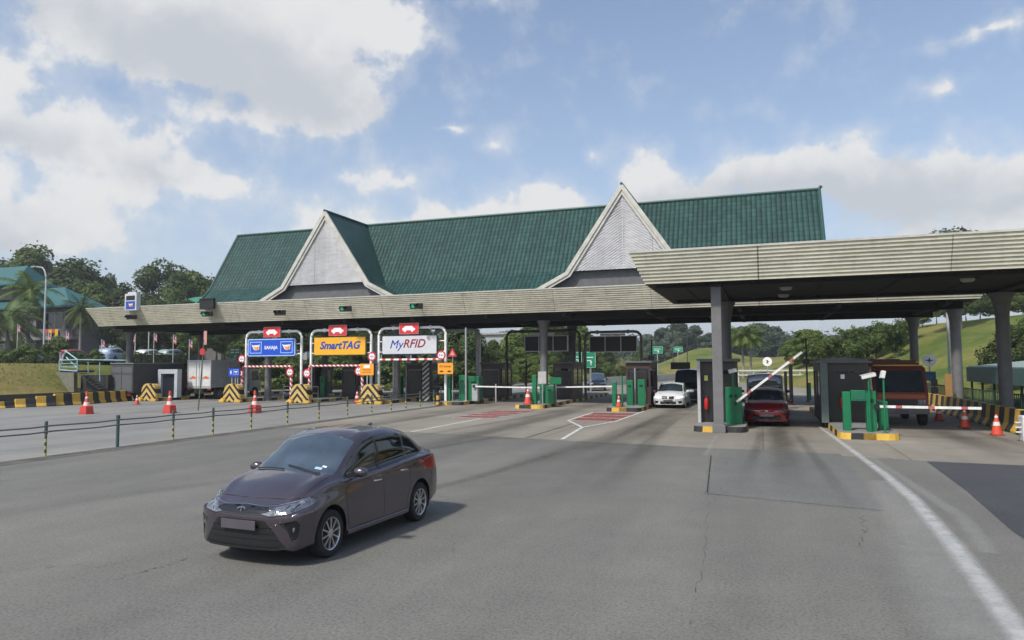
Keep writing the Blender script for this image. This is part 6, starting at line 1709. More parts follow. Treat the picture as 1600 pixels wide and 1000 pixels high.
bm = bmesh.new(); box(bm, -4.6, -.7, -.98, .98, .95, 1.15); box(bm, -4.6, -.7, .9, .98, 1.16, 2.5); box(bm, -4.6, -.7, -.98, -.9, 1.16, 2.5); box(bm, -.78, -.7, -.89, .89, 1.16, 2.62); box(bm, -4.6, -4.52, -.89, .89, 1.16, 2.5); obj('cargo_bed', bm, mat('truck_bed_red_brown', (.16, .035, .02), .6, grime=.4), rt)
bm = bmesh.new(); box(bm, -4.6, -.7, .88, 1.0, 2.503, 2.57); box(bm, -4.6, -.7, -1.0, -.88, 2.503, 2.57); box(bm, .45, .62, -.9, .9, 2.375, 2.43, .01); obj('yellow_edge', bm, YEL(), rt)
bm = bmesh.new()
for k in range(7): lathe(bm, [(.3, -.1), (.33, .1), (.16, .22)], 8, c=(-1.1-k*.5, .35*math.sin(k*2.3), 2.45))
obj('load', bm, mat('brown_sacks', (.09, .05, .04), .9), rt)
bm = bmesh.new(); box(bm, -4.5, .9, -.35, .35, .5, .93); obj('chassis', bm, BLACK(), rt)
truck_wheels(rt, (.35, -3.4), 1.95, .42)
# white box lorry seen from behind
wl = empty('white_lorry', 'white box lorry seen from behind in the lane left of the blue sign', 'truck', (-41.15, 44.2, 0), math.pi/2)
WB = mat('lorry_white', (.60, .61, .60), .4, grime=.3); WG = mat('lorry_side_grey', (.36, .38, .39), .5, grime=.2)
bm = bmesh.new(); box(bm, 0, 4.3, -1.15, 1.15, .92, 3.05, .03); obj('cargo_box', bm, WG, wl)
for s in (1, -1):
    bm = bmesh.new(); box(bm, -.035, -.002, min(s*.03, s*1.06), max(s*.03, s*1.06), 1.02, 2.92, .012); d_ = obj('rear_door', bm, WB, wl)
    bm = bmesh.new(); tube(bm, [(-.06, s*.28, 1.0), (-.06, s*.28, 2.95)], .02, 6); obj('lock_bar', bm, STEEL(), d_)
    bm = bmesh.new(); box(bm, -.05, -.036, s*.6-.34, s*.6+.34, 1.62, 1.70); prism(bm, [(s*.6-.3, 1.705), (s*.6+.2, 1.705), (s*.6+.0, 1.84), (s*.6-.12, 1.79)], 'x', -.05, -.036); obj('orange_decal', bm, mat('decal_orange', (.72, .15, .03), .5, grime=.3), d_)
    bm = bmesh.new(); box(bm, -.03, .0, s*.95-.16, s*.95+.16, .72, .84, .01); obj('tail_lamp', bm, TAIL, wl)
bm = bmesh.new(); box(bm, -.06, .03, -1.15, 1.15, 2.94, 3.05, .01); box(bm, -.06, .03, -1.15, -1.07, .96, 2.935); box(bm, -.06, .03, 1.07, 1.15, .96, 2.935); box(bm, -.06, .03, -1.15, 1.15, .86, .955); obj('door_frame', bm, mat('aluminium_trim', (.5, .5, .5), .4, .5), wl)
bm = bmesh.new(); box(bm, .0, 5.9, -.4, .4, .55, .9); box(bm, -.05, .06, -1.1, 1.1, .45, .58, .01); obj('chassis', bm, BLACK(), wl)
bm = bmesh.new(); prism(bm, [(4.45, .5), (5.95, .5), (6.0, 1.3), (5.7, 2.3), (4.45, 2.35)], 'y', -1.0, 1.0); bmesh.ops.bevel(bm, geom=bm.edges[:], offset=.05, segments=2, affect='EDGES'); obj('cab', bm, WB, wl)
for s in (1, -1):
    bm = bmesh.new(); prism(bm, [(4.8, 1.4), (5.75, 1.4), (5.5, 2.15), (4.8, 2.15)], 'y', s*1.002, s*1.012); obj('side_window', bm, GLASS(), wl)
truck_wheels(wl, (1.0, 5.2), 2.1)
# dark box lorry on the far left
dl = empty('dark_lorry', 'dark grey box lorry seen from behind at the end of the left barrier row', 'truck', (-45.5, 41.0, 0), math.pi/2)
DGm = mat('lorry_dark_grey', (.055, .058, .06), .55, grime=.2)
bm = bmesh.new(); box(bm, 0, 4.9, -1.1, 1.1, .62, 2.78, .03); obj('cargo_box', bm, DGm, dl)
bm = bmesh.new(); box(bm, -.03, -.002, -1.02, -.02, .72, 2.55, .01); obj('rear_door', bm, mat('lorry_door_lit_grey', (.10, .105, .11), .5, grime=.2), dl)  # rear face catches the light: brightness put into a paler grey than the box
bm = bmesh.new(); box(bm, -.03, -.002, .02, 1.02, .72, 2.55, .01); obj('rear_door', bm, mat('lorry_door_lit_grey', (.10, .105, .11), .5, grime=.2), dl)
bm = bmesh.new(); box(bm, -.06, 5, -1.14, 1.14, 2.783, 2.86, .01); obj('roof_trim', bm, mat('lorry_roof_grey', (.18, .19, .19), .5), dl)
bm = bmesh.new(); box(bm, 0, 6.2, -.35, .35, .4, .6); box(bm, -.1, .0, -1.05, 1.05, .38, .56, .01); obj('chassis', bm, BLACK(), dl)
for s in (1, -1):
    bm = bmesh.new(); box(bm, -.13, -.101, s*.85-.15, s*.85+.15, .42, .54); obj('tail_lamp', bm, TAIL, dl)
bm = bmesh.new(); prism(bm, [(5.0, .45), (6.4, .45), (6.4, 1.2), (6.1, 2.1), (5.0, 2.15)], 'y', -.95, .95); bmesh.ops.bevel(bm, geom=bm.edges[:], offset=.05, segments=2, affect='EDGES'); obj('cab', bm, mat('lorry_cab_maroon', (.12, .015, .02), .4), dl)
truck_wheels(dl, (.75, 5.5), 2.0)
# ------------------------------------------------------------------ vegetation
def leaf_mat(name, c0, c1, trans=.35):
    m = bpy.data.materials.new(name); m.use_nodes = True; nt = m.node_tree; N = nt.nodes; L = nt.links; b = N['Principled BSDF']; out = N['Material Output']
    b.inputs['Roughness'].default_value = .55; b.inputs['Specular IOR Level'].default_value = .25
    g = N.new('ShaderNodeNewGeometry'); oi = N.new('ShaderNodeObjectInfo')
    n = N.new('ShaderNodeTexNoise'); n.inputs['Scale'].default_value = .55; n.inputs['Detail'].default_value = 3; L.new(g.outputs['Position'], n.inputs['Vector'])
    a = N.new('ShaderNodeMath'); a.operation = 'MULTIPLY_ADD'; L.new(g.outputs['Random Per Island'], a.inputs[0]); a.inputs[1].default_value = .55
    s = N.new('ShaderNodeMath'); s.operation = 'MULTIPLY_ADD'; L.new(n.outputs['Fac'], s.inputs[0]); s.inputs[1].default_value = 1.3; s.inputs[2].default_value = -.5; L.new(s.outputs[0], a.inputs[2])
    mx = N.new('ShaderNodeMixRGB'); L.new(a.outputs[0], mx.inputs[0]); mx.inputs[1].default_value = c0 + (1,); mx.inputs[2].default_value = c1 + (1,)
    hs = N.new('ShaderNodeHueSaturation'); r = N.new('ShaderNodeMapRange'); L.new(oi.outputs['Random'], r.inputs['Value']); r.inputs['To Min'].default_value = .7; r.inputs['To Max'].default_value = 1.25
    L.new(r.outputs[0], hs.inputs['Value']); L.new(mx.outputs[0], hs.inputs['Color']); L.new(hs.outputs[0], b.inputs['Base Color'])
    t = N.new('ShaderNodeBsdfTranslucent'); L.new(hs.outputs[0], t.inputs[0]); ms = N.new('ShaderNodeMixShader'); ms.inputs[0].default_value = trans
    L.new(b.outputs[0], ms.inputs[1]); L.new(t.outputs[0], ms.inputs[2]); L.new(ms.outputs[0], out.inputs[0]); return m
LF_DARK = leaf_mat('leaves_dark', (.034, .062, .018), (.125, .170, .052))
LF_MID = leaf_mat('leaves_mid', (.048, .086, .022), (.17, .22, .06))
LF_LIGHT = leaf_mat('leaves_light', (.075, .125, .022), (.22, .28, .07))
LF_HAZE = leaf_mat('leaves_far_hazed', (.060, .095, .060), (.13, .175, .11))  # distance haze is put into this bluer, flatter leaf colour
def leafquad(co, fa, p, s, rng, flat=.0, stretch=1.5, out=None):
    n = Vector((rng.gauss(0, 1), rng.gauss(0, 1), rng.gauss(.5, 1)))
    if out is not None: n = n*.55 + out.normalized()*1.1
    n.normalize()
    a = n.orthogonal().normalized(); a = Matrix.Rotation(rng.random()*6.28, 3, n) @ a; b = n.cross(a)
    i = len(co); l = s*stretch*(.7+.6*rng.random()); w = s*(.7+.6*rng.random())
    co += [p-a*l*.5, p+b*w*.5-a*l*.05+n*s*.12, p+a*l*.5, p-b*w*.5-a*l*.05+n*s*.1]
    fa.append((i, i+1, i+2, i+3))
def blob_points(rng, c, r, n, hollow=.55):
    for _ in range(n):
        while True:
            v = Vector((rng.uniform(-1, 1), rng.uniform(-1, 1), rng.uniform(-1, 1)))
            if 0 < v.length <= 1: break
        v = v.normalized()*(hollow+(1-hollow)*v.length**.5 if rng.random() < .8 else v.length)
        yield Vector((c.x+v.x*r[0], c.y+v.y*r[1], c.z+v.z*r[2]))
def mesh_from(name, co, fa, m):
    me = bpy.data.meshes.new(name); me.from_pydata([tuple(v) for v in co], [], fa); me.materials.append(m); return me
def make_tree(seed, H=10, W=3.2, trunk=.3, blobs=16, leaves=4200, ls=.34, m=None, kind='broad'):
    """returns (trunk mesh, crown mesh) of a tree H metres high"""
    rng = random.Random(seed); co, fa = [], []
    bm = bmesh.new(); base = H*trunk
    top = Vector((rng.uniform(-.3, .3), rng.uniform(-.3, .3), H*.82))
    tube(bm, [(0, 0, -.5), (rng.uniform(-.1, .1), 0, base*.6), (rng.uniform(-.2, .2), rng.uniform(-.2, .2), base*1.2), tuple(top)], H*.022, 8, r1=.03)
    cl = []
    for i in range(blobs):
        t = (i+.5)/blobs; z = base + (H-base)*(.10+.82*t)
        if kind == 'broad': rad = W*math.sin(math.pi*min(1, .22+.78*t)**.9)*.9
        elif kind == 'tall': rad = W*(.55+.45*math.sin(math.pi*t))
        elif kind == 'cone': rad = W*(1.05-t*.85)
        else: rad = W*math.sqrt(max(.05, 1-(t*1.0)**2))
        a = i*2.4+rng.uniform(-.5, .5); q = rad*rng.uniform(.35, .85)
        c = Vector((math.cos(a)*q, math.sin(a)*q, z + rng.uniform(-.4, .4)))
        r = W*rng.uniform(.20, .36)
        cl.append((c, (r, r, r*rng.uniform(.6, .85))))
        s0 = Vector((0, 0, base + (z-base)*.45))
        tube(bm, [s0, s0.lerp(c, .5)+Vector((0, 0, -.15*r)), c], H*.007, 5, r1=.015)
    cl.append((Vector((0, 0, H-W*.3)), (W*.34, W*.34, W*.3)))
    n = leaves//len(cl)
    for c, r in cl:
        for p in blob_points(rng, c, r, n): leafquad(co, fa, p, ls, rng, out=(p-c)+(p-Vector((0, 0, H*.55)))*.3)
    # stray sprays that break up the outline
    for _ in range(leaves//10):
        c, r = rng.choice(cl); v = Vector((rng.gauss(0, 1), rng.gauss(0, 1), rng.gauss(.2, 1))).normalized(); k = rng.uniform(1.0, 1.28)
        leafquad(co, fa, Vector((c.x+v.x*r[0]*k, c.y+v.y*r[1]*k, c.z+v.z*r[2]*k)), ls*.8, rng)
    V2(bm); tm = bpy.data.meshes.new('trunk'); bm.to_mesh(tm); bm.free(); tm.materials.append(TRUNK())
    return tm, mesh_from('crown', co, fa, m), H
PROTO = {
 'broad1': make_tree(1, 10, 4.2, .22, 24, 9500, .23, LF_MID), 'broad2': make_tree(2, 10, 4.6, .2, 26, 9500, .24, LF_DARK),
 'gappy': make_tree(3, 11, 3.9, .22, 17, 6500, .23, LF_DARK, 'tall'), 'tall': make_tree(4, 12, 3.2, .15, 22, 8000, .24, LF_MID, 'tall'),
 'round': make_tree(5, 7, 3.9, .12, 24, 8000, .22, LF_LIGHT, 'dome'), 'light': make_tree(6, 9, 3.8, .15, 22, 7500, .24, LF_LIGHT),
 'far1': make_tree(7, 12, 5.2, .12, 20, 3600, .55, LF_HAZE), 'far2': make_tree(8, 12, 4.6, .10, 18, 3600, .55, LF_HAZE, 'dome'), 'bush': make_tree(9, 3, 2.4, .03, 14, 2400, .2, LF_MID, 'dome'),
}
def frond_mesh(seed, trunkh, n=16, fl=2.6, m=None, droop=1.0):
    rng = random.Random(seed); bm = bmesh.new()
    tube(bm, [(0, 0, -.4), (.05, 0, trunkh*.5), (0, .05, trunkh)], .19, 10, r1=.12); V2(bm)
    tm = bpy.data.meshes.new('trunk'); bm.to_mesh(tm); bm.free(); tm.materials.append(mat('palm_trunk', (.24, .22, .19), .9, bump=.5))
    co, fa = [], []
    for i in range(n):
        a = i*2.399; el = R(75 - 95*(i/n)); L_ = fl*rng.uniform(.85, 1.1)
        d = Vector((math.cos(a)*math.cos(el), math.sin(a)*math.cos(el), math.sin(el))); p = Vector((0, 0, trunkh))
        side = Vector((-math.sin(a), math.cos(a), 0)); K = 16; prev = p
        for k in range(K):
            t = k/K; d = (d + Vector((0, 0, -.105*droop))).normalized(); q = prev + d*L_/K
            i0 = len(co); w = .03; co += [prev-side*w, prev+side*w, q+side*w, q-side*w]; fa.append((i0, i0+1, i0+2, i0+3))
            ll = fl*.30*math.sin(math.pi*min(1, .12+t*.9))**.6
            for s in (1, -1):
                for h in (0, .5):
                    b0 = prev.lerp(q, h); tip = b0 + (side*s*.85 + d*.55 + Vector((0, 0, -.45*droop+rng.uniform(-.15, .2)))).normalized()*ll
                    i0 = len(co); co += [b0-d*.045, b0+d*.045, tip]; fa.append((i0, i0+1, i0+2))
            prev = q
    return tm, mesh_from('crown', co, fa, m), trunkh+fl*.6
PROTO['palm'] = frond_mesh(11, 6, 20, 2.9, LF_MID); PROTO['palmlow'] = frond_mesh(12, 2.6, 20, 2.7, LF_DARK, 1.2); PROTO['palmfar'] = frond_mesh(13, 7.5, 26, 3.4, LF_LIGHT)
def bamboo_mesh(seed):
    rng = random.Random(seed); co, fa = [], []; bm = bmesh.new()
    for i in range(16):
        a = rng.uniform(0, 6.28); lean = rng.uniform(.1, .55); P = []; h = rng.uniform(6, 9.5); x, y = rng.uniform(-.7, .7), rng.uniform(-.7, .7)
        for k in range(9):
            t = k/8; P.append(Vector((x+math.cos(a)*lean*h*t*t*.9, y+math.sin(a)*lean*h*t*t*.9, h*(t-.22*t*t*t))))
        tube(bm, P, .05, 5, r1=.01)
        for k in range(210):
            t = .25+.75*rng.random(); j = int(t*8); p = P[min(j, 7)].lerp(P[min(j+1, 8)], t*8-j)
            p = p + Vector((rng.gauss(0, .38), rng.gauss(0, .38), rng.gauss(-.15, .3))); leafquad(co, fa, p, .24, rng, stretch=3.0)
    tm = bpy.data.meshes.new('trunk'); bm.to_mesh(tm); bm.free(); tm.materials.append(mat('bamboo_cane', (.16, .17, .06), .6))
    return tm, mesh_from('crown', co, fa, LF_MID), 8.6
PROTO['bamboo'] = bamboo_mesh(21)
rngT = random.Random(5)
def tree(kind, X, Y, H, name, label, group=None, wide=1.0, base=None):
    tm, cm, h0 = PROTO[kind]; b = hterr(X, Y) if base is None else base
    e = empty(name, label, 'tree' if 'hedge' not in name and 'shrub' not in name else 'shrub', (X, Y, b), rngT.uniform(0, 6.28), group); s = H/h0
    for nm, me in (('trunk', tm), ('crown', cm)):
        o = bpy.data.objects.new(nm, me); COL.objects.link(o); o.parent = e
    e.scale = (s*wide, s*wide, s); return e
def tree_px(kind, px, ytop, Y, name, label, group=None, wide=1.0, base=None):
    p = AY(px, ytop, Y); b = hterr(p.x, Y) if base is None else base
    return tree(kind, p.x, Y, max(1.2, p.z-b), name, label, group, wide, b)
# left group behind the office block
for k, px, yt, Y, w, lb in (
 ('broad1', 48, 388, 98, 1.0, 'leafy tree rising directly behind the blue-green roof at the left edge'), ('broad2', 8, 412, 104, 1.1, 'dark tree cut by the left edge of the picture'),
 ('broad2', 118, 410, 96, 1.25, 'broad dark green tree behind the office roof, widest of the left group'), ('broad1', 88, 422, 108, 1.1, 'tree between the two tallest crowns behind the office block'),
 ('tall', 172, 427, 100, .6, 'slim tree with a small rounded tip left of the display box'), ('broad2', 192, 446, 92, .8, 'low dark tree just behind the display box on the fascia'), ('broad1', 150, 446, 90, 1.0, 'low spreading tree left of the display box'),
 ('gappy', 254, 405, 102, .95, 'tall dark tree with sky gaps standing alone right of the display box'), ('light', 300, 428, 106, 1.1, 'paler tree right of the tall dark gappy one'), ('broad1', 322, 436, 112, 1.0, 'pale tree touching the left end of the green tiled roof'),
 ('broad2', 232, 462, 90, .8, 'low dark tree behind the fascia between the display box and the gappy tree'), ('broad1', 275, 455, 94, .9, 'low green tree under the tall gappy tree')):
    tree_px(k, px, yt, Y, 'broadleaf_tree', lb, 'trees behind the office block on the left', w)
for k, px, yt, Y, w, lb in (('palm', 47, 424, 66, 1.0, 'tall palm arching in front of the blue-green roof at the left'), ('palmlow', 14, 462, 62, 1.1, 'low bushy palm at the left edge in front of the office block'), ('palm', 128, 462, 68, .8, 'palm at the right end of the office block'), ('palm', 138, 476, 74, .8, 'thin palm behind the end of the cream fascia')):
    tree_px(k, px, yt, Y, 'palm_tree', lb, 'palms around the car park', w, LOTZ)
# trees seen under the canopy
under = [('broad2', 205, 470, 80), ('broad1', 250, 470, 84), ('broad2', 292, 472, 86), ('broad2', 340, 480, 84), ('gappy', 352, 500, 76), ('broad1', 300, 500, 72), ('broad2', 470, 480, 84), ('broad2', 520, 486, 86), ('light', 562, 505, 92), ('broad2', 600, 490, 90), ('broad1', 650, 495, 96),
 ('broad2', 716, 498, 78), ('broad2', 735, 512, 84), ('light', 770, 533, 90), ('light', 800, 520, 96), ('broad1', 830, 505, 100), ('broad1', 868, 500, 104), ('light', 905, 508, 112), ('broad1', 760, 548, 80), ('light', 850, 545, 88), ('round', 820, 560, 84), ('round', 790, 565, 80),
 ('light', 925, 550, 128), ('broad1', 945, 540, 150), ('round', 950, 566, 122), ('round', 970, 571, 124), ('light', 985, 560, 140), ('broad1', 1000, 548, 160), ('round', 934, 575, 118), ('round', 990, 577, 126)]
wh = ['left of the dark lorry', 'above the dark lorry', 'above the white lorry', 'behind the white lorry', 'bare-limbed behind the white lorry', 'low behind the lorries', 'behind the blue sign gantry', 'left of the yellow sign', 'right of the yellow sign', 'behind the white sign', 'right of the white sign',
 'dark and tall beside the thin pole', 'dark and right of the thin pole', 'pale left of the dark gantry', 'pale under the dark gantry', 'behind the round column', 'between the two columns', 'bright right of the dark column', 'low beside the dark gantry post', 'low behind the round column', 'round and low under the black panels', 'round and low at the dark gantry post',
 'pale behind the grey lane gantry', 'under the grey lane gantry, left part', 'round and low behind the SUV', 'round and low right of the SUV', 'pale above the brown booth', 'dark above the brown booth', 'round close behind the SUV roof', 'round beside the brown booth']
for (k, px, yt, Y), w_ in zip(under, wh):
    tree_px(k, px, yt, Y, 'shrub' if k == 'round' else 'broadleaf_tree', 'green %s seen under the canopy, %s' % ('shrub' if k == 'round' else 'tree', w_), 'greenery seen under the long canopy', 1.15)
# right: far hill trees
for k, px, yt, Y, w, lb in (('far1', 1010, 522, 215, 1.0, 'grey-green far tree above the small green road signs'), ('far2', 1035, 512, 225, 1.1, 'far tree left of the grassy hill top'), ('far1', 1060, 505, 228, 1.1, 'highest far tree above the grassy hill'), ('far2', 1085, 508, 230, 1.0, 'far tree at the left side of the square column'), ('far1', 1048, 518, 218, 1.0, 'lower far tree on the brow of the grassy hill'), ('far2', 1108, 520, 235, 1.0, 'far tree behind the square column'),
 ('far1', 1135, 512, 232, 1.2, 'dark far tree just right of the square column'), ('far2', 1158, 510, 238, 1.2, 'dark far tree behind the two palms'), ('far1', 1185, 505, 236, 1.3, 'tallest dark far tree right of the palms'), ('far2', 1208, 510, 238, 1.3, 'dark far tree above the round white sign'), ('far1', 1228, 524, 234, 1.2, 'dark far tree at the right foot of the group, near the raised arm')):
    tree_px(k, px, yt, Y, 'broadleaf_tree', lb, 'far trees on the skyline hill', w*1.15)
for px, yt, lb in ((1159, 506, 'left of two far palms with pale trunks'), (1171, 510, 'right of two far palms with pale trunks')):
    tree_px('palmfar', px, yt, 112, 'palm_tree', lb, 'pair of palms beyond the plaza', 1.3)
tree_px('round', 1262, 516, 105, 'broadleaf_tree', 'bright green round tree behind the tip of the raised arm', None, 1.35)
tree_px('round', 1240, 530, 112, 'shrub', 'smaller green shrub at the left of the bright round tree', None, 1.1)
for i, (px, yt, Y) in enumerate(((1308, 516, 88), (1325, 506, 90), (1345, 500, 92), (1365, 498, 92), (1385, 493, 94), (1405, 492, 94), (1420, 486, 96), (1338, 512, 84), (1398, 500, 88))):
    tree_px('bamboo', px, yt, Y, 'bamboo_clump', 'feathery bamboo clump on the slope, %s from the left' % ['first', 'second', 'fourth', 'fifth', 'sixth', 'eighth', 'ninth', 'third', 'seventh'][i], 'bamboo clumps at the top of the slope', 1.1)
tp = [(1440, 478), (1462, 470), (1484, 466), (1508, 462), (1530, 458), (1552, 452), (1575, 452), (1598, 448), (1620, 446), (1650, 440)]
for i, (px, yt) in enumerate(tp):
    tree_px(['light', 'broad1', 'light', 'broad2', 'broad1'][i % 5], px, yt, 106+3*(i % 3), 'broadleaf_tree', 'leafy tree on the ridge of the right slope, %s from the left' % ['first', 'second', 'third', 'fourth', 'fifth', 'sixth', 'seventh', 'eighth', 'ninth', 'tenth'][i], 'trees along the ridge of the right slope', 1.3)
tree_px('gappy', 1494, 356, 92, 'broadleaf_tree', 'tree whose tip just shows above the right-hand canopy', None, 1.0)
for px, yt, Y, lb in ((1572, 510, 58, 'dark spreading tree behind the right-hand column'), (1606, 500, 60, 'dark tree cut by the right edge of the picture'), (1545, 556, 62, 'low dark shrub left of the right-hand column')):
    tree_px('broad2', px, yt, Y, 'broadleaf_tree', lb, 'dark trees by the shelter', 1.0)
rB = random.Random(4)
for i in range(14):
    X = -29 - i*2.3; Y = 66 + 9*rB.random()
    tree('bush', X, Y, 2.6+1.5*rB.random(), 'shrub', ORD[i] + ' dark bush, counted leftwards, in the row behind the left toll lanes', 'row of dark bushes behind the left lanes', 1.3)
# distant woods: one mass
def woods():
    rng = random.Random(3); co, fa = [], []
    for i in range(420):
        a = R(rng.uniform(-62, 58)); d = rng.uniform(255, 420); X, Y = d*math.sin(a-.336)*1.0, d*math.cos(a-.336)
        if Y < 40: continue
        b = hterr(X, Y); r = rng.uniform(4, 7.5)
        for p in blob_points(rng, Vector((X, Y, b+r*.6)), (r, r, r*.75), 60): leafquad(co, fa, p, 2.0, rng, out=p-Vector((X, Y, b+r*.3)))
    me = mesh_from('distant_woods', co, fa, LF_HAZE); o = bpy.data.objects.new('distant_woods', me); COL.objects.link(o)
    tag(o, 'grey-green distant woodland along the horizon', 'woodland', None, 'stuff')
woods()
# hedges on the car park edge
def hedge(x0, y0, x1, y1, h, w, base, m, label, name='hedge'):
    rng = random.Random(int(x0*7+y0)); co, fa = [], []; L_ = math.hypot(x1-x0, y1-y0); n = int(L_*w*h*120)
    for _ in range(min(n, 9000)):
        t = rng.random(); q = Vector((x0+(x1-x0)*t, y0+(y1-y0)*t, base)); nx, ny = -(y1-y0)/L_, (x1-x0)/L_
        s = rng.uniform(-1, 1); z = rng.random()
        if rng.random() < .7:
            if rng.random() < .5: z = .92+.12*rng.random()
            else: s = math.copysign(.9+.15*rng.random(), s)
        leafquad(co, fa, q+Vector((nx*s*w/2, ny*s*w/2, z*h*(.92+.16*math.sin(t*L_*1.7)))), .13, rng)
    e = empty(name, label, 'hedge', (0, 0, 0), group='clipped hedges edging the car park')
    o = bpy.data.objects.new('foliage', mesh_from('foliage', co, fa, m)); COL.objects.link(o); o.parent = e
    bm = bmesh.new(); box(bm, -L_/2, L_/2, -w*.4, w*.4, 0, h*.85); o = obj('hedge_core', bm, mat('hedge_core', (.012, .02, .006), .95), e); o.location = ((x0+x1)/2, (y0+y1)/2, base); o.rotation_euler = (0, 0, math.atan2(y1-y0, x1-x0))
    return e
def lotp(px, Y): return AY(px, 560, Y).x
hedge(lotp(-20, 50), 50, lotp(52, 51), 51, 1.35, 1.3, LOTZ, LF_MID, 'clipped hedge at the far left of the car park bank')
hedge(lotp(104, 56), 56, lotp(168, 57), 57, 1.2, 1.2, LOTZ, LF_DARK, 'clipped hedge in front of the red parked car')
hedge(lotp(190, 60), 60, lotp(222, 61), 61, 1.3, 1.2, LOTZ, LF_MID, 'clipped hedge right of the leftmost canopy column')
hedge(lotp(224, 60), 60, lotp(300, 63), 63, 1.2, 1.2, LOTZ, LF_DARK, 'long dark hedge above the white lorry')
for px, yt, Y, w, lb in ((40, 541, 47, 1.4, 'rounded shrub on top of the grass bank at the left'), (88, 530, 52, .9, 'yellowish clipped shrub by the stair head'), (72, 548, 48, .7, 'spiky pale shrub at the lamp post foot'), (150, 575, 50, 1, 'shrub beneath the stair railing'), (200, 556, 57, 1.0, 'bush right of the leftmost column'), (5, 556, 47, 1.2, 'shrub at the left edge on the bank')):
    tree_px('bush' if px != 72 else 'palmlow', px, yt, Y, 'shrub', lb, None, w, hterr(AY(px, yt, Y).x, Y))
# grass tufts on the bank: ground cover
def cover():
    rng = random.Random(9); co, fa = [], []
    for _ in range(4500):
        Y = rng.uniform(24, 46); X = rng.uniform(-62, -46.4)
        z = hterr(X, Y)
        if X > -46.2 - max(0, (Y-36)*.25): continue
        leafquad(co, fa, Vector((X, Y, z+.01)), .07, rng)
    o = bpy.data.objects.new('ground_cover', mesh_from('ground_cover', co, fa, leaf_mat('bank_weeds', (.075, .08, .025), (.14, .13, .05)))); COL.objects.link(o); tag(o, 'low brownish weeds and grass on the left bank', 'ground cover', None, 'stuff')
cover()

# ------------------------------------------------------------------ buildings on the left
TEAL = mat('teal_metal_roof', (.022, .105, .105), .5, grime=.15); PALE = mat('mint_metal_roof', (.055, .25, .15), .5, grime=.2)
WALLG = mat('grey_rendered_wall', (.15, .14, .15), .85, grime=.3)
def hip(bm, x0, x1, y0, y1, z0, z1, inset):
    a = [(x0, y0, z0), (x1, y0, z0), (x1, y1, z0), (x0, y1, z0)]; ym = (y0+y1)/2
    r = [(x0+inset, ym, z1), (x1-inset, ym, z1)]
    V = [bm.verts.new(p) for p in a+r]
    for q in ((0, 1, 5, 4), (1, 2, 5), (2, 3, 4, 5), (3, 0, 4)): bm.faces.new([V[i] for i in q])
    W = [bm.verts.new((p[0], p[1], p[2]-.25)) for p in a]
    for i in range(4): bm.faces.new((V[i], W[i], W[(i+1) % 4], V[(i+1) % 4]))
    bm.faces.new(W); V2(bm)
bd = empty('office_building', 'two-storey office block with blue-green hipped roofs on the left bank', 'building', (-105, 76, LOTZ))
def pb(name, bm, m, parent=None):
    for v in bm.verts: v.co -= Vector((-105, 76, LOTZ))
    return obj(name, bm, m, parent or bd)
bm = bmesh.new(); box(bm, -128, -88.5, 72.5, 75.8, LOTZ-2, 11.0); wall = pb('wall', bm, WALLG)
bm = bmesh.new(); hip(bm, -131, -87.5, 70.2, 76.6, 11.0, 13.9, 5); rf = pb('roof', bm, TEAL)
bm = bmesh.new(); hip(bm, -128, -97, 69.5, 76, 14.3, 17.2, 2.0); pb('upper_roof', bm, TEAL)
bm = bmesh.new(); box(bm, -126, -99.5, 71, 75, 12.2, 14.1); pb('upper_wall', bm, WALLG)
bm = bmesh.new(); box(bm, -129, -88, 71.2, 72.49, 6.4, 6.9); pb('balcony_slab', bm, CONC())
bm = bmesh.new(); box(bm, -129, -88, 71.2, 71.3, 6.903, 7.9); pb('balcony_wall', bm, mat('mauve_render', (.12, .105, .12), .8))
for i in range(7):
    x = -90-i*5.6
    bm = bmesh.new(); box(bm, x-.3, x+.3, 71.5, 72.1, LOTZ, 11.1) ; pb('column', bm, WALLG)
    if i < 6:
        for (z0, z1) in ((7.6, 10.2), (3.4, 5.9)):
            bm = bmesh.new(); box(bm, x-4.6, x-1.0, 72.40, 72.47, z0, z1); w_ = pb('window', bm, GLASS())
            bm = bmesh.new(); box(bm, x-2.85, x-2.75, 72.36, 72.395, z0, z1); box(bm, x-4.7, x-.9, 72.36, 72.48, z1+.003, z1+.1); pb('window_frame', bm, STEEL(), w_)
for x, c, lb in ((-103.3, 'y', 'yellow and red bunting hung from the balcony near the left edge'), (-91.6, 'r', 'yellow and red bunting hung from the balcony at the right end of the office')):
    e = empty('bunting', lb, 'banner', (x, 71.0, 6.8)); 
    for k in range(4):
        bm = bmesh.new(); box(bm, -1.2+k*.6, -.62+k*.6, -.02, .02, 0 if k % 2 else .5, 1.0); obj('cloth', bm, mat('yellow_cloth', (.6, .4, .03), .8) if k % 2 else mat('red_cloth', (.45, .05, .03), .8), e)
bd2 = empty('green_roof_building', 'low building with a bright green metal roof showing above the fascia', 'building', (-93, 100, LOTZ))
bm = bmesh.new(); box(bm, -6, 8, -4, 8, -2, 10.3); obj('wall', bm, WALLG, bd2)
bm = bmesh.new(); hip(bm, -7.2, 10, -5.3, 9.5, 10.2, 12.3, 4); obj('roof', bm, PALE, bd2)
bd3 = empty('pale_building', 'long pale grey building behind the trees above the white lorry', 'building', (0, 0, 0))
a, b_ = AY(300, 546, 118), AY(480, 515, 118)
bm = bmesh.new(); box(bm, a.x, b_.x, 118, 128, 2.0, b_.z); w3 = obj('wall', bm, mat('pale_grey_render', (.33, .35, .37), .8, grime=.2), bd3)
bm = bmesh.new(); box(bm, a.x-.5, b_.x+.5, 117, 129, b_.z+.003, b_.z+.5); obj('roof', bm, mat('pale_pink_roof', (.35, .30, .30), .7), bd3)
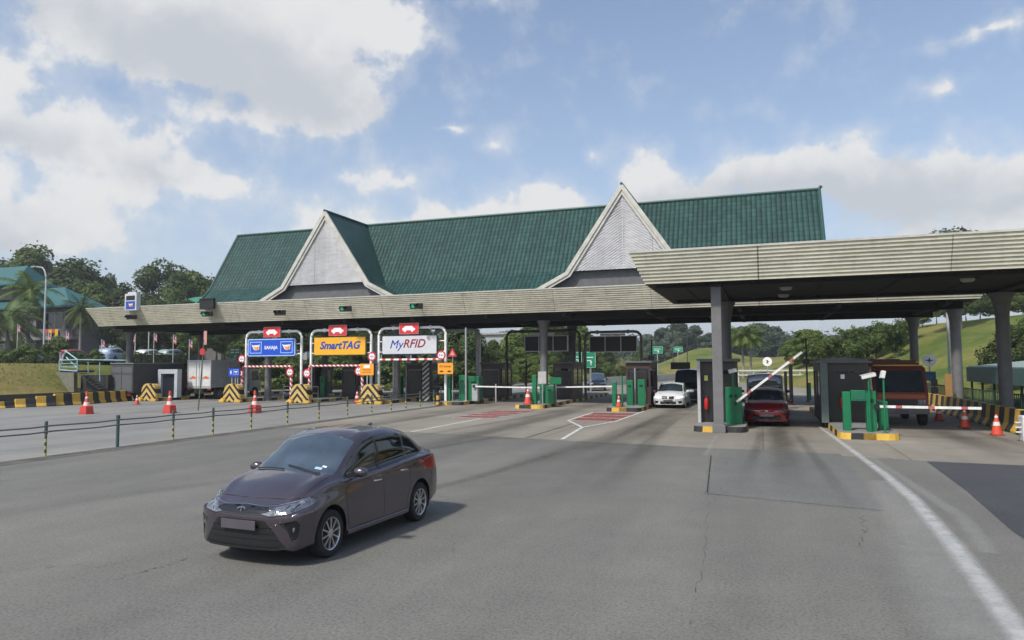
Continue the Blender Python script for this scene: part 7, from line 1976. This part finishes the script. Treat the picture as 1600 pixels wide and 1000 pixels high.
for k in range(8):
    x = a.x+2+k*(b_.x-a.x-4)/8; bm = bmesh.new(); box(bm, x, x+2.4, 117.9, 117.99, b_.z-3.0, b_.z-1.6); obj('window', bm, GLASS(), bd3)
p = AY(762, 545, 150); e = empty('pale_building', 'small pale grey block between the trees right of the thin pole', 'building', (p.x, 150, 0))
bm = bmesh.new(); box(bm, -3.5, 4.5, 0, 8, -1, p.z+3.2); obj('wall', bm, mat('pale_grey_render', (.33, .35, .37), .8), e)
bm = bmesh.new(); box(bm, -4, 5, -.5, 8.5, p.z+3.203, p.z+3.6); obj('roof', bm, STEEL(), e)
# stair, platform and retaining wall
BLUR = mat('light_blue_rail', (.24, .42, .45), .5)
def A44(px, py, Y=40.2): p = AY(px, py, Y); return p
st = empty('steel_stair', 'light blue steel stair landing with railings on the bank left of the dark lorry', 'stair', (0, 0, 0))
Pq = {k: A44(*v) for k, v in dict(a=(93, 578), b=(121, 580), c=(93, 563), d=(121, 562), e=(102, 548), f=(170, 565), g=(170, 583)).items()}
bm = bmesh.new()
for p, q in (('a', 'c'), ('b', 'd'), ('a', 'b'), ('c', 'd'), ('e', 'd'), ('e', 'a')): tube(bm, [Pq[p], Pq[q]], .05, 6)
for t in (.33, .66): tube(bm, [Pq['a'].lerp(Pq['c'], t), Pq['b'].lerp(Pq['d'], t)], .03, 6)
q1, q2 = Pq['e']+Vector((0, 0, .0)), Pq['b']; tube(bm, [q1+Vector((0, .1, -.5)), q2+Vector((0, .1, .15))], .05, 6)
tube(bm, [Pq['d'], A44(196, 563)], .04, 6); tube(bm, [A44(138, 566), A44(138, 582)], .035, 6); tube(bm, [A44(156, 566), A44(156, 596)], .035, 6)
obj('railing', bm, BLUR, st)
bm = bmesh.new(); box(bm, Pq['a'].x, Pq['b'].x, 40.25, 41.6, Pq['a'].z-.2, Pq['a'].z-.05); obj('landing', bm, mat('blue_deck', (.03, .07, .11), .6), st)
bm = bmesh.new()
for k in range(9):
    f_ = k/8; x = A44(128, 580).x+f_*(A44(165, 606).x-A44(128, 580).x); z = A44(128, 580).z + f_*(A44(165, 606).z-A44(128, 580).z); box(bm, x-.15, x+.2, 39.6, 40.2, z-.06, z)
obj('tread', bm, mat('dark_steel', (.05, .055, .06), .5), st)
e = empty('retaining_wall', 'curved concrete retaining wall below the blue stair landing', 'wall', (0, 0, 0))
P = [A44(93, 582), A44(121, 582), A44(121, 616), A44(116, 616), A44(103, 596)]
bm = bmesh.new(); prism(bm, [(p.x, p.z) for p in P], 'y', 39.9, 40.2); obj('wall_face', bm, mat('stained_concrete', (.16, .16, .13), .9, grime=.4), e)
bm = bmesh.new(); a, b_ = A44(121, 586), A44(163, 616); box(bm, a.x, b_.x, 40.5, 40.85, b_.z-.5, a.z); obj('opening_shade', bm, mat('shaded_opening_dark', (.02, .02, .022), .8), e)  # solid box for the underpass opening, its shade put into the dark colour
e = empty('low_wall', 'low stained concrete wall along the foot of the grass bank', 'wall', (0, 0, 0))
bm = bmesh.new(); box(bm, -46.95, -46.75, 20, 42, -.1, .78); obj('wall_face', bm, mat('stained_concrete_dark', (.07, .07, .06), .9, grime=.4), e)
# flags
def flag(px, py, Y, h, label, base=LOTZ, big=False):
    p = AY(px, py, Y); e = empty('flag_pole', label, 'flag', (p.x, Y, base)); hh = p.z-base
    bm = bmesh.new(); tube(bm, [(0, 0, 0), (0, 0, hh)], .05 if big else .03, 6); obj('pole', bm, mat('white_pole', (.6, .6, .58), .5), e)
    if big: return e
    bm = bmesh.new(); n = 7; W_, H_ = .48, .85; m3 = [mat('flag_red', (.36, .08, .09), .8), mat('flag_white', (.45, .36, .36), .8), mat('flag_blue', (.06, .07, .2), .8)]
    for i in range(n):
        for k in range(5):
            x0, x1 = W_*i/n, W_*(i+1)/n; z0, z1 = hh-H_*(k+1)/5, hh-H_*k/5
            f = lambda x: .09*math.sin(x*9)*(x/W_); s = lambda x: -.45*x
            q = bm.faces.new([bm.verts.new(v) for v in ((x0, f(x0), z0+s(x0)), (x1, f(x1), z0+s(x1)), (x1, f(x1), z1+s(x1)), (x0, f(x0), z1+s(x0)))]); q.material_index = 2 if (i < 3 and k < 2) else k % 2
    o = obj('flag', bm, m3, e); sm_ = o.modifiers.new('t', 'SOLIDIFY'); sm_.thickness = .01; return e
for px, py, Y, lb in ((28, 506, 56, 'striped flag on a pole left of the lamp post'), (76, 519, 56, 'striped flag just right of the lamp post'), (104, 517, 56, 'striped flag above the stair landing'), (159, 530, 54, 'striped flag left of the leftmost column'), (207, 522, 60, 'striped flag beside the left tall white pole'), (241, 520, 60, 'striped flag right of the two tall white poles'), (271, 523, 58, 'striped flag above the marker pole'), (296, 530, 60, 'striped flag near the white lorry roof'), (94, 550, 48, 'small striped flag beside the stair landing')):
    flag(px, py, Y, 0, lb, LOTZ)
flag(212, 508, 62, 0, 'left tall white pole seen under the canopy end', big=True); flag(233, 508, 62, 0, 'right tall white pole seen under the canopy end', big=True)
# parked cars
def recolor(root, paint):
    for o in root.children:
        if o.type == 'MESH':
            for sl in o.material_slots:
                if sl.material and 'paint' in sl.material.name and 'metallic' not in sl.material.name: sl.link = 'OBJECT'; sl.material = paint
for px, Y, rz, pn, col, lb in ((178, 58, 1.9, 'pale_blue_car_paint', (.25, .32, .42), 'pale blue parked car beside the leftmost column'), (118, 61, 1.4, 'orange_red_car_paint', (.45, .06, .03), 'red parked car behind the hedge by the stair'), (236, 65, 1.7, 'white_parked_paint', (.55, .56, .57), 'white parked car behind the long dark hedge'), (62, 60, 1.5, 'sky_blue_car_paint', (.20, .33, .5), 'light blue parked car behind the lamp post'), (272, 66, 1.6, 'grey_green_car_paint', (.25, .33, .30), 'pale green parked car at the right end of the car park')):
    c = copy_tree(suv); x = AY(px, 560, Y).x; c.location = (x, Y, LOTZ+.03); c.rotation_euler = (0, 0, rz); c['label'] = lb; c['group'] = 'cars parked on the bank'; recolor(c, car_paint(pn, col, .1, .35))
# street lamps
def lamp(X, Y, base, h, arm, label):
    e = empty('street_lamp', label, 'street lamp', (X, Y, base))
    bm = bmesh.new(); P = [(0, 0, 0), (0, 0, h-1.6)] + [(-arm*.5*(1-math.cos(R(a))), 0, h-1.6+1.5*math.sin(R(a))) for a in (20, 40, 60, 80)] + [(-arm, 0, h)]
    tube(bm, P, .09, 8, r1=.05); obj('mast', bm, mat('pale_lamp_mast', (.42, .45, .47), .5), e, True)
    bm = bmesh.new(); box(bm, -arm-.6, -arm+.05, -.12, .12, h-.06, h+.08, .03); obj('lantern', bm, mat('lamp_grey', (.3, .31, .32), .5), e)
p = AY(72, 440, 52); lamp(p.x, 52, LOTZ-.3, AY(52, 417, 52).z-LOTZ+.3, 1.5, 'pale curved street lamp in front of the office block at the left')
p = AX(1478, 490, 12); lamp(12, min(p.y, 55), hterr(12, 55), 9.5, 1.5, 'pale lamp mast on the right slope beside the round white sign')
# round white road signs on posts
def disc_sign(px, py, Y, r, label, mark):
    p = AY(px, py, Y); b = hterr(p.x, Y); e = empty('round_road_sign', label, 'sign', (p.x, Y, b)); h = p.z-b
    bm = bmesh.new(); lathe(bm, [(r, -.02), (r, .01)], 22, M=Matrix.Translation((0, 0, h)) @ Matrix.Rotation(math.pi/2, 4, 'X')); obj('sign_face', bm, mat('sign_dull_white', (.80, .80, .76), .5), e)
    bm = bmesh.new(); tube(bm, [(0, .05, 0), (0, .05, h)], .05, 8); obj('pole', bm, STEEL(), e)
    bm = bmesh.new()
    if mark: prism(bm, [(-r*.7, h), (-r*.1, h+r*.12), (0, h+r*.5), (r*.1, h+r*.12), (r*.7, h), (r*.1, h-r*.12), (0, h-r*.5), (-r*.1, h-r*.12)], 'y', -.03, -.011)
    else: prism(bm, [(-r*.3, h-r*.35), (r*.1, h-r*.35), (r*.3, h+r*.1), (0, h+r*.4), (-r*.3, h+r*.2), (0, h)], 'y', -.03, -.011)
    obj('symbol', bm, mat('sign_dark_symbol', (.05, .05, .05), .6), e)
    if mark: bm = bmesh.new(); box(bm, -.35, .35, -.02, .02, h-1.35, h-.75); obj('lower_plate', bm, mat('dull_blue_plate', (.05, .12, .2), .5), e)
disc_sign(1452, 563, 54, .42, 'round white sign with a dark four-pointed symbol at the foot of the right slope', True)
disc_sign(1199, 565, 84, .5, 'round white sign with a dark arrow above the far rail', False)
# far guard rails and parapet
e = empty('road_parapet', 'pale concrete parapet curving beside the far road behind the SUV', 'parapet', (0, 0, 0))
a, b_ = G(946, 603), G(1075, 592)
P = [a.lerp(b_, t/10)+Vector((.4*math.sin(t), 0, 0))*0 for t in range(11)]
bm = bmesh.new()
for p, q in zip(P, P[1:]):
    d = (q-p).normalized(); n = Vector((-d.y, d.x, 0))*.15
    vs = [bm.verts.new(v) for v in (p-n, q-n, q+n, p+n, p-n+Vector((0, 0, 1.0)), q-n+Vector((0, 0, 1.0)), q+n+Vector((0, 0, 1.0)), p+n+Vector((0, 0, 1.0)))]
    for f in ((0, 1, 5, 4), (2, 3, 7, 6), (4, 5, 6, 7)): bm.faces.new([vs[i] for i in f])
obj('parapet_wall', bm, mat('pale_parapet', (.50, .49, .44), .8, grime=.3), e)
e = empty('guard_rail', 'pale horizontal guard rail beyond the plaza, crossing behind the palms', 'guard rail', (0, 0, 0))
Yg = 98; xa, xb = AY(1130, 575, Yg).x, AY(1300, 575, Yg).x
bm = bmesh.new(); box(bm, xa, xb, Yg, Yg+.1, 1.55+hterr(xa, Yg)*.5, 1.75+hterr(xa, Yg)*.5); box(bm, xa, xb, Yg, Yg+.1, 1.0+hterr(xa, Yg)*.5, 1.15+hterr(xa, Yg)*.5); obj('rail', bm, mat('pale_rail', (.5, .5, .48), .5), e)
bm = bmesh.new()
for k in range(8):
    x = xa+(xb-xa)*k/7; box(bm, x-.06, x+.06, Yg+.103, Yg+.2, hterr(x, Yg)-.2, 1.75+hterr(xa, Yg)*.5)
obj('post', bm, mat('pale_rail', (.5, .5, .48), .5), e)
# green road signs
def green_sign(px, py, Y, w, h, label, poleh=True, grp=None):
    p = AY(px, py, Y); e = board('direction_sign', label, 'sign', p.x, Y, p.z, w, h, mat('road_sign_green', (.01, .24, .12), .4), mat('pale_green_rim', (.35, .5, .42), .4), .05, .06, .08, grp)
    bm = bmesh.new(); box(bm, -w*.3, w*.3, -.012, -.007, h*.12, h*.17); box(bm, -w*.3, w*.1, -.012, -.007, -h*.08, -h*.03); prism(bm, [(w*.05, -h*.35), (w*.12, -h*.35), (w*.12, -h*.18), (w*.2, -h*.18), (w*.085, -h*.05), (-w*.03, -h*.18), (w*.05, -h*.18)], 'y', -.012, -.007); obj('lettering', bm, mat('sign_white', (.8, .8, .8), .4), e)
    bm = bmesh.new(); tube(bm, [(0, .15, hterr(p.x, Y)-p.z), (0, .15, 0)], .1, 8); obj('pole', bm, STEEL(), e); return e
green_sign(922, 562, 66, 1.05, 1.5, 'tall green road sign with white markings right of the dark column'); green_sign(903, 561, 68, .8, 1.4, 'green road sign mostly hidden behind the dark column')
green_sign(1027, 547, 150, 2.2, 1.5, 'small far green road sign, left one of two on the hill'); green_sign(1059, 546, 150, 2.0, 1.1, 'small far green road sign, right one of two on the hill')
# shelter on the right
sh = empty('shelter', 'long low shelter with a faded green sheet roof beyond the right-hand barriers', 'shelter', (13.6, 46, 0))
bm = bmesh.new(); prism(bm, [(-1.6, 2.2), (1.6, 2.55), (1.6, 2.61), (-1.6, 2.26)], 'y', -9, 4.6); obj('roof', bm, mat('faded_green_sheet', (.25, .33, .30), .5, grime=.3), sh)
bm = bmesh.new(); box(bm, -1.68, -1.601, -9, 4.6, 1.35, 2.2); obj('fascia_sheet', bm, mat('faded_teal_sheet', (.06, .14, .13), .5, grime=.3), sh)
for k in range(7):
    bm = bmesh.new(); box(bm, -1.5, -1.4, -8.8+k*2.2, -8.7+k*2.2, -.1, 2.18); obj('post', bm, mat('dark_green_metal', (.015, .05, .035), .5), sh)
bm = bmesh.new(); box(bm, 1.3, 1.4, -9, 4.6, -.1, 2.5); obj('back_wall', bm, mat('dark_back_wall', (.03, .045, .035), .8), sh)
e = empty('mesh_fence', 'dark green vertical-bar fence in front of the shelter', 'fence', (10.8, 30, 0))
bm = bmesh.new()
for k in range(110): box(bm, -.015, .015, k*.25-.012, k*.25+.012, 0, 1.1)
for z in (.15, 1.02): box(bm, .016, .05, 0, 27.3, z, z+.05)
obj('fence_bars', bm, mat('dark_green_metal', (.015, .05, .035), .5), e)
# yellow flowering strip and orange board by the truck lane
e = empty('orange_board', 'orange upright board leaning by the round column on the right', 'board', (9.3, 43.0, 0))
bm = bmesh.new(); box(bm, -.17, .17, 0, .06, .5, 1.9, .01); obj('board_face', bm, mat('dull_orange', (.30, .17, .06), .7), e)
bm = bmesh.new(); box(bm, -.03, .03, .063, .12, 0, 1.9); obj('leg', bm, STEEL(), e)

# ------------------------------------------------------------------ humid air
HZ = 1
if HZ:
    bm = bmesh.new(); box(bm, -2300, 2300, -320, 3300, -60, 48)
    hm = bpy.data.materials.new('humid_air'); hm.use_nodes = True; nt = hm.node_tree; nt.nodes.clear()
    out = nt.nodes.new('ShaderNodeOutputMaterial'); pv = nt.nodes.new('ShaderNodeVolumePrincipled'); pv.inputs['Color'].default_value = (.93, .96, 1, 1); pv.inputs['Density'].default_value = .0005; pv.inputs['Anisotropy'].default_value = .3
    nt.links.new(pv.outputs[0], out.inputs['Volume'])
    tag(obj('haze', bm, hm), 'thin humid haze over the whole place', 'haze', None, 'stuff')
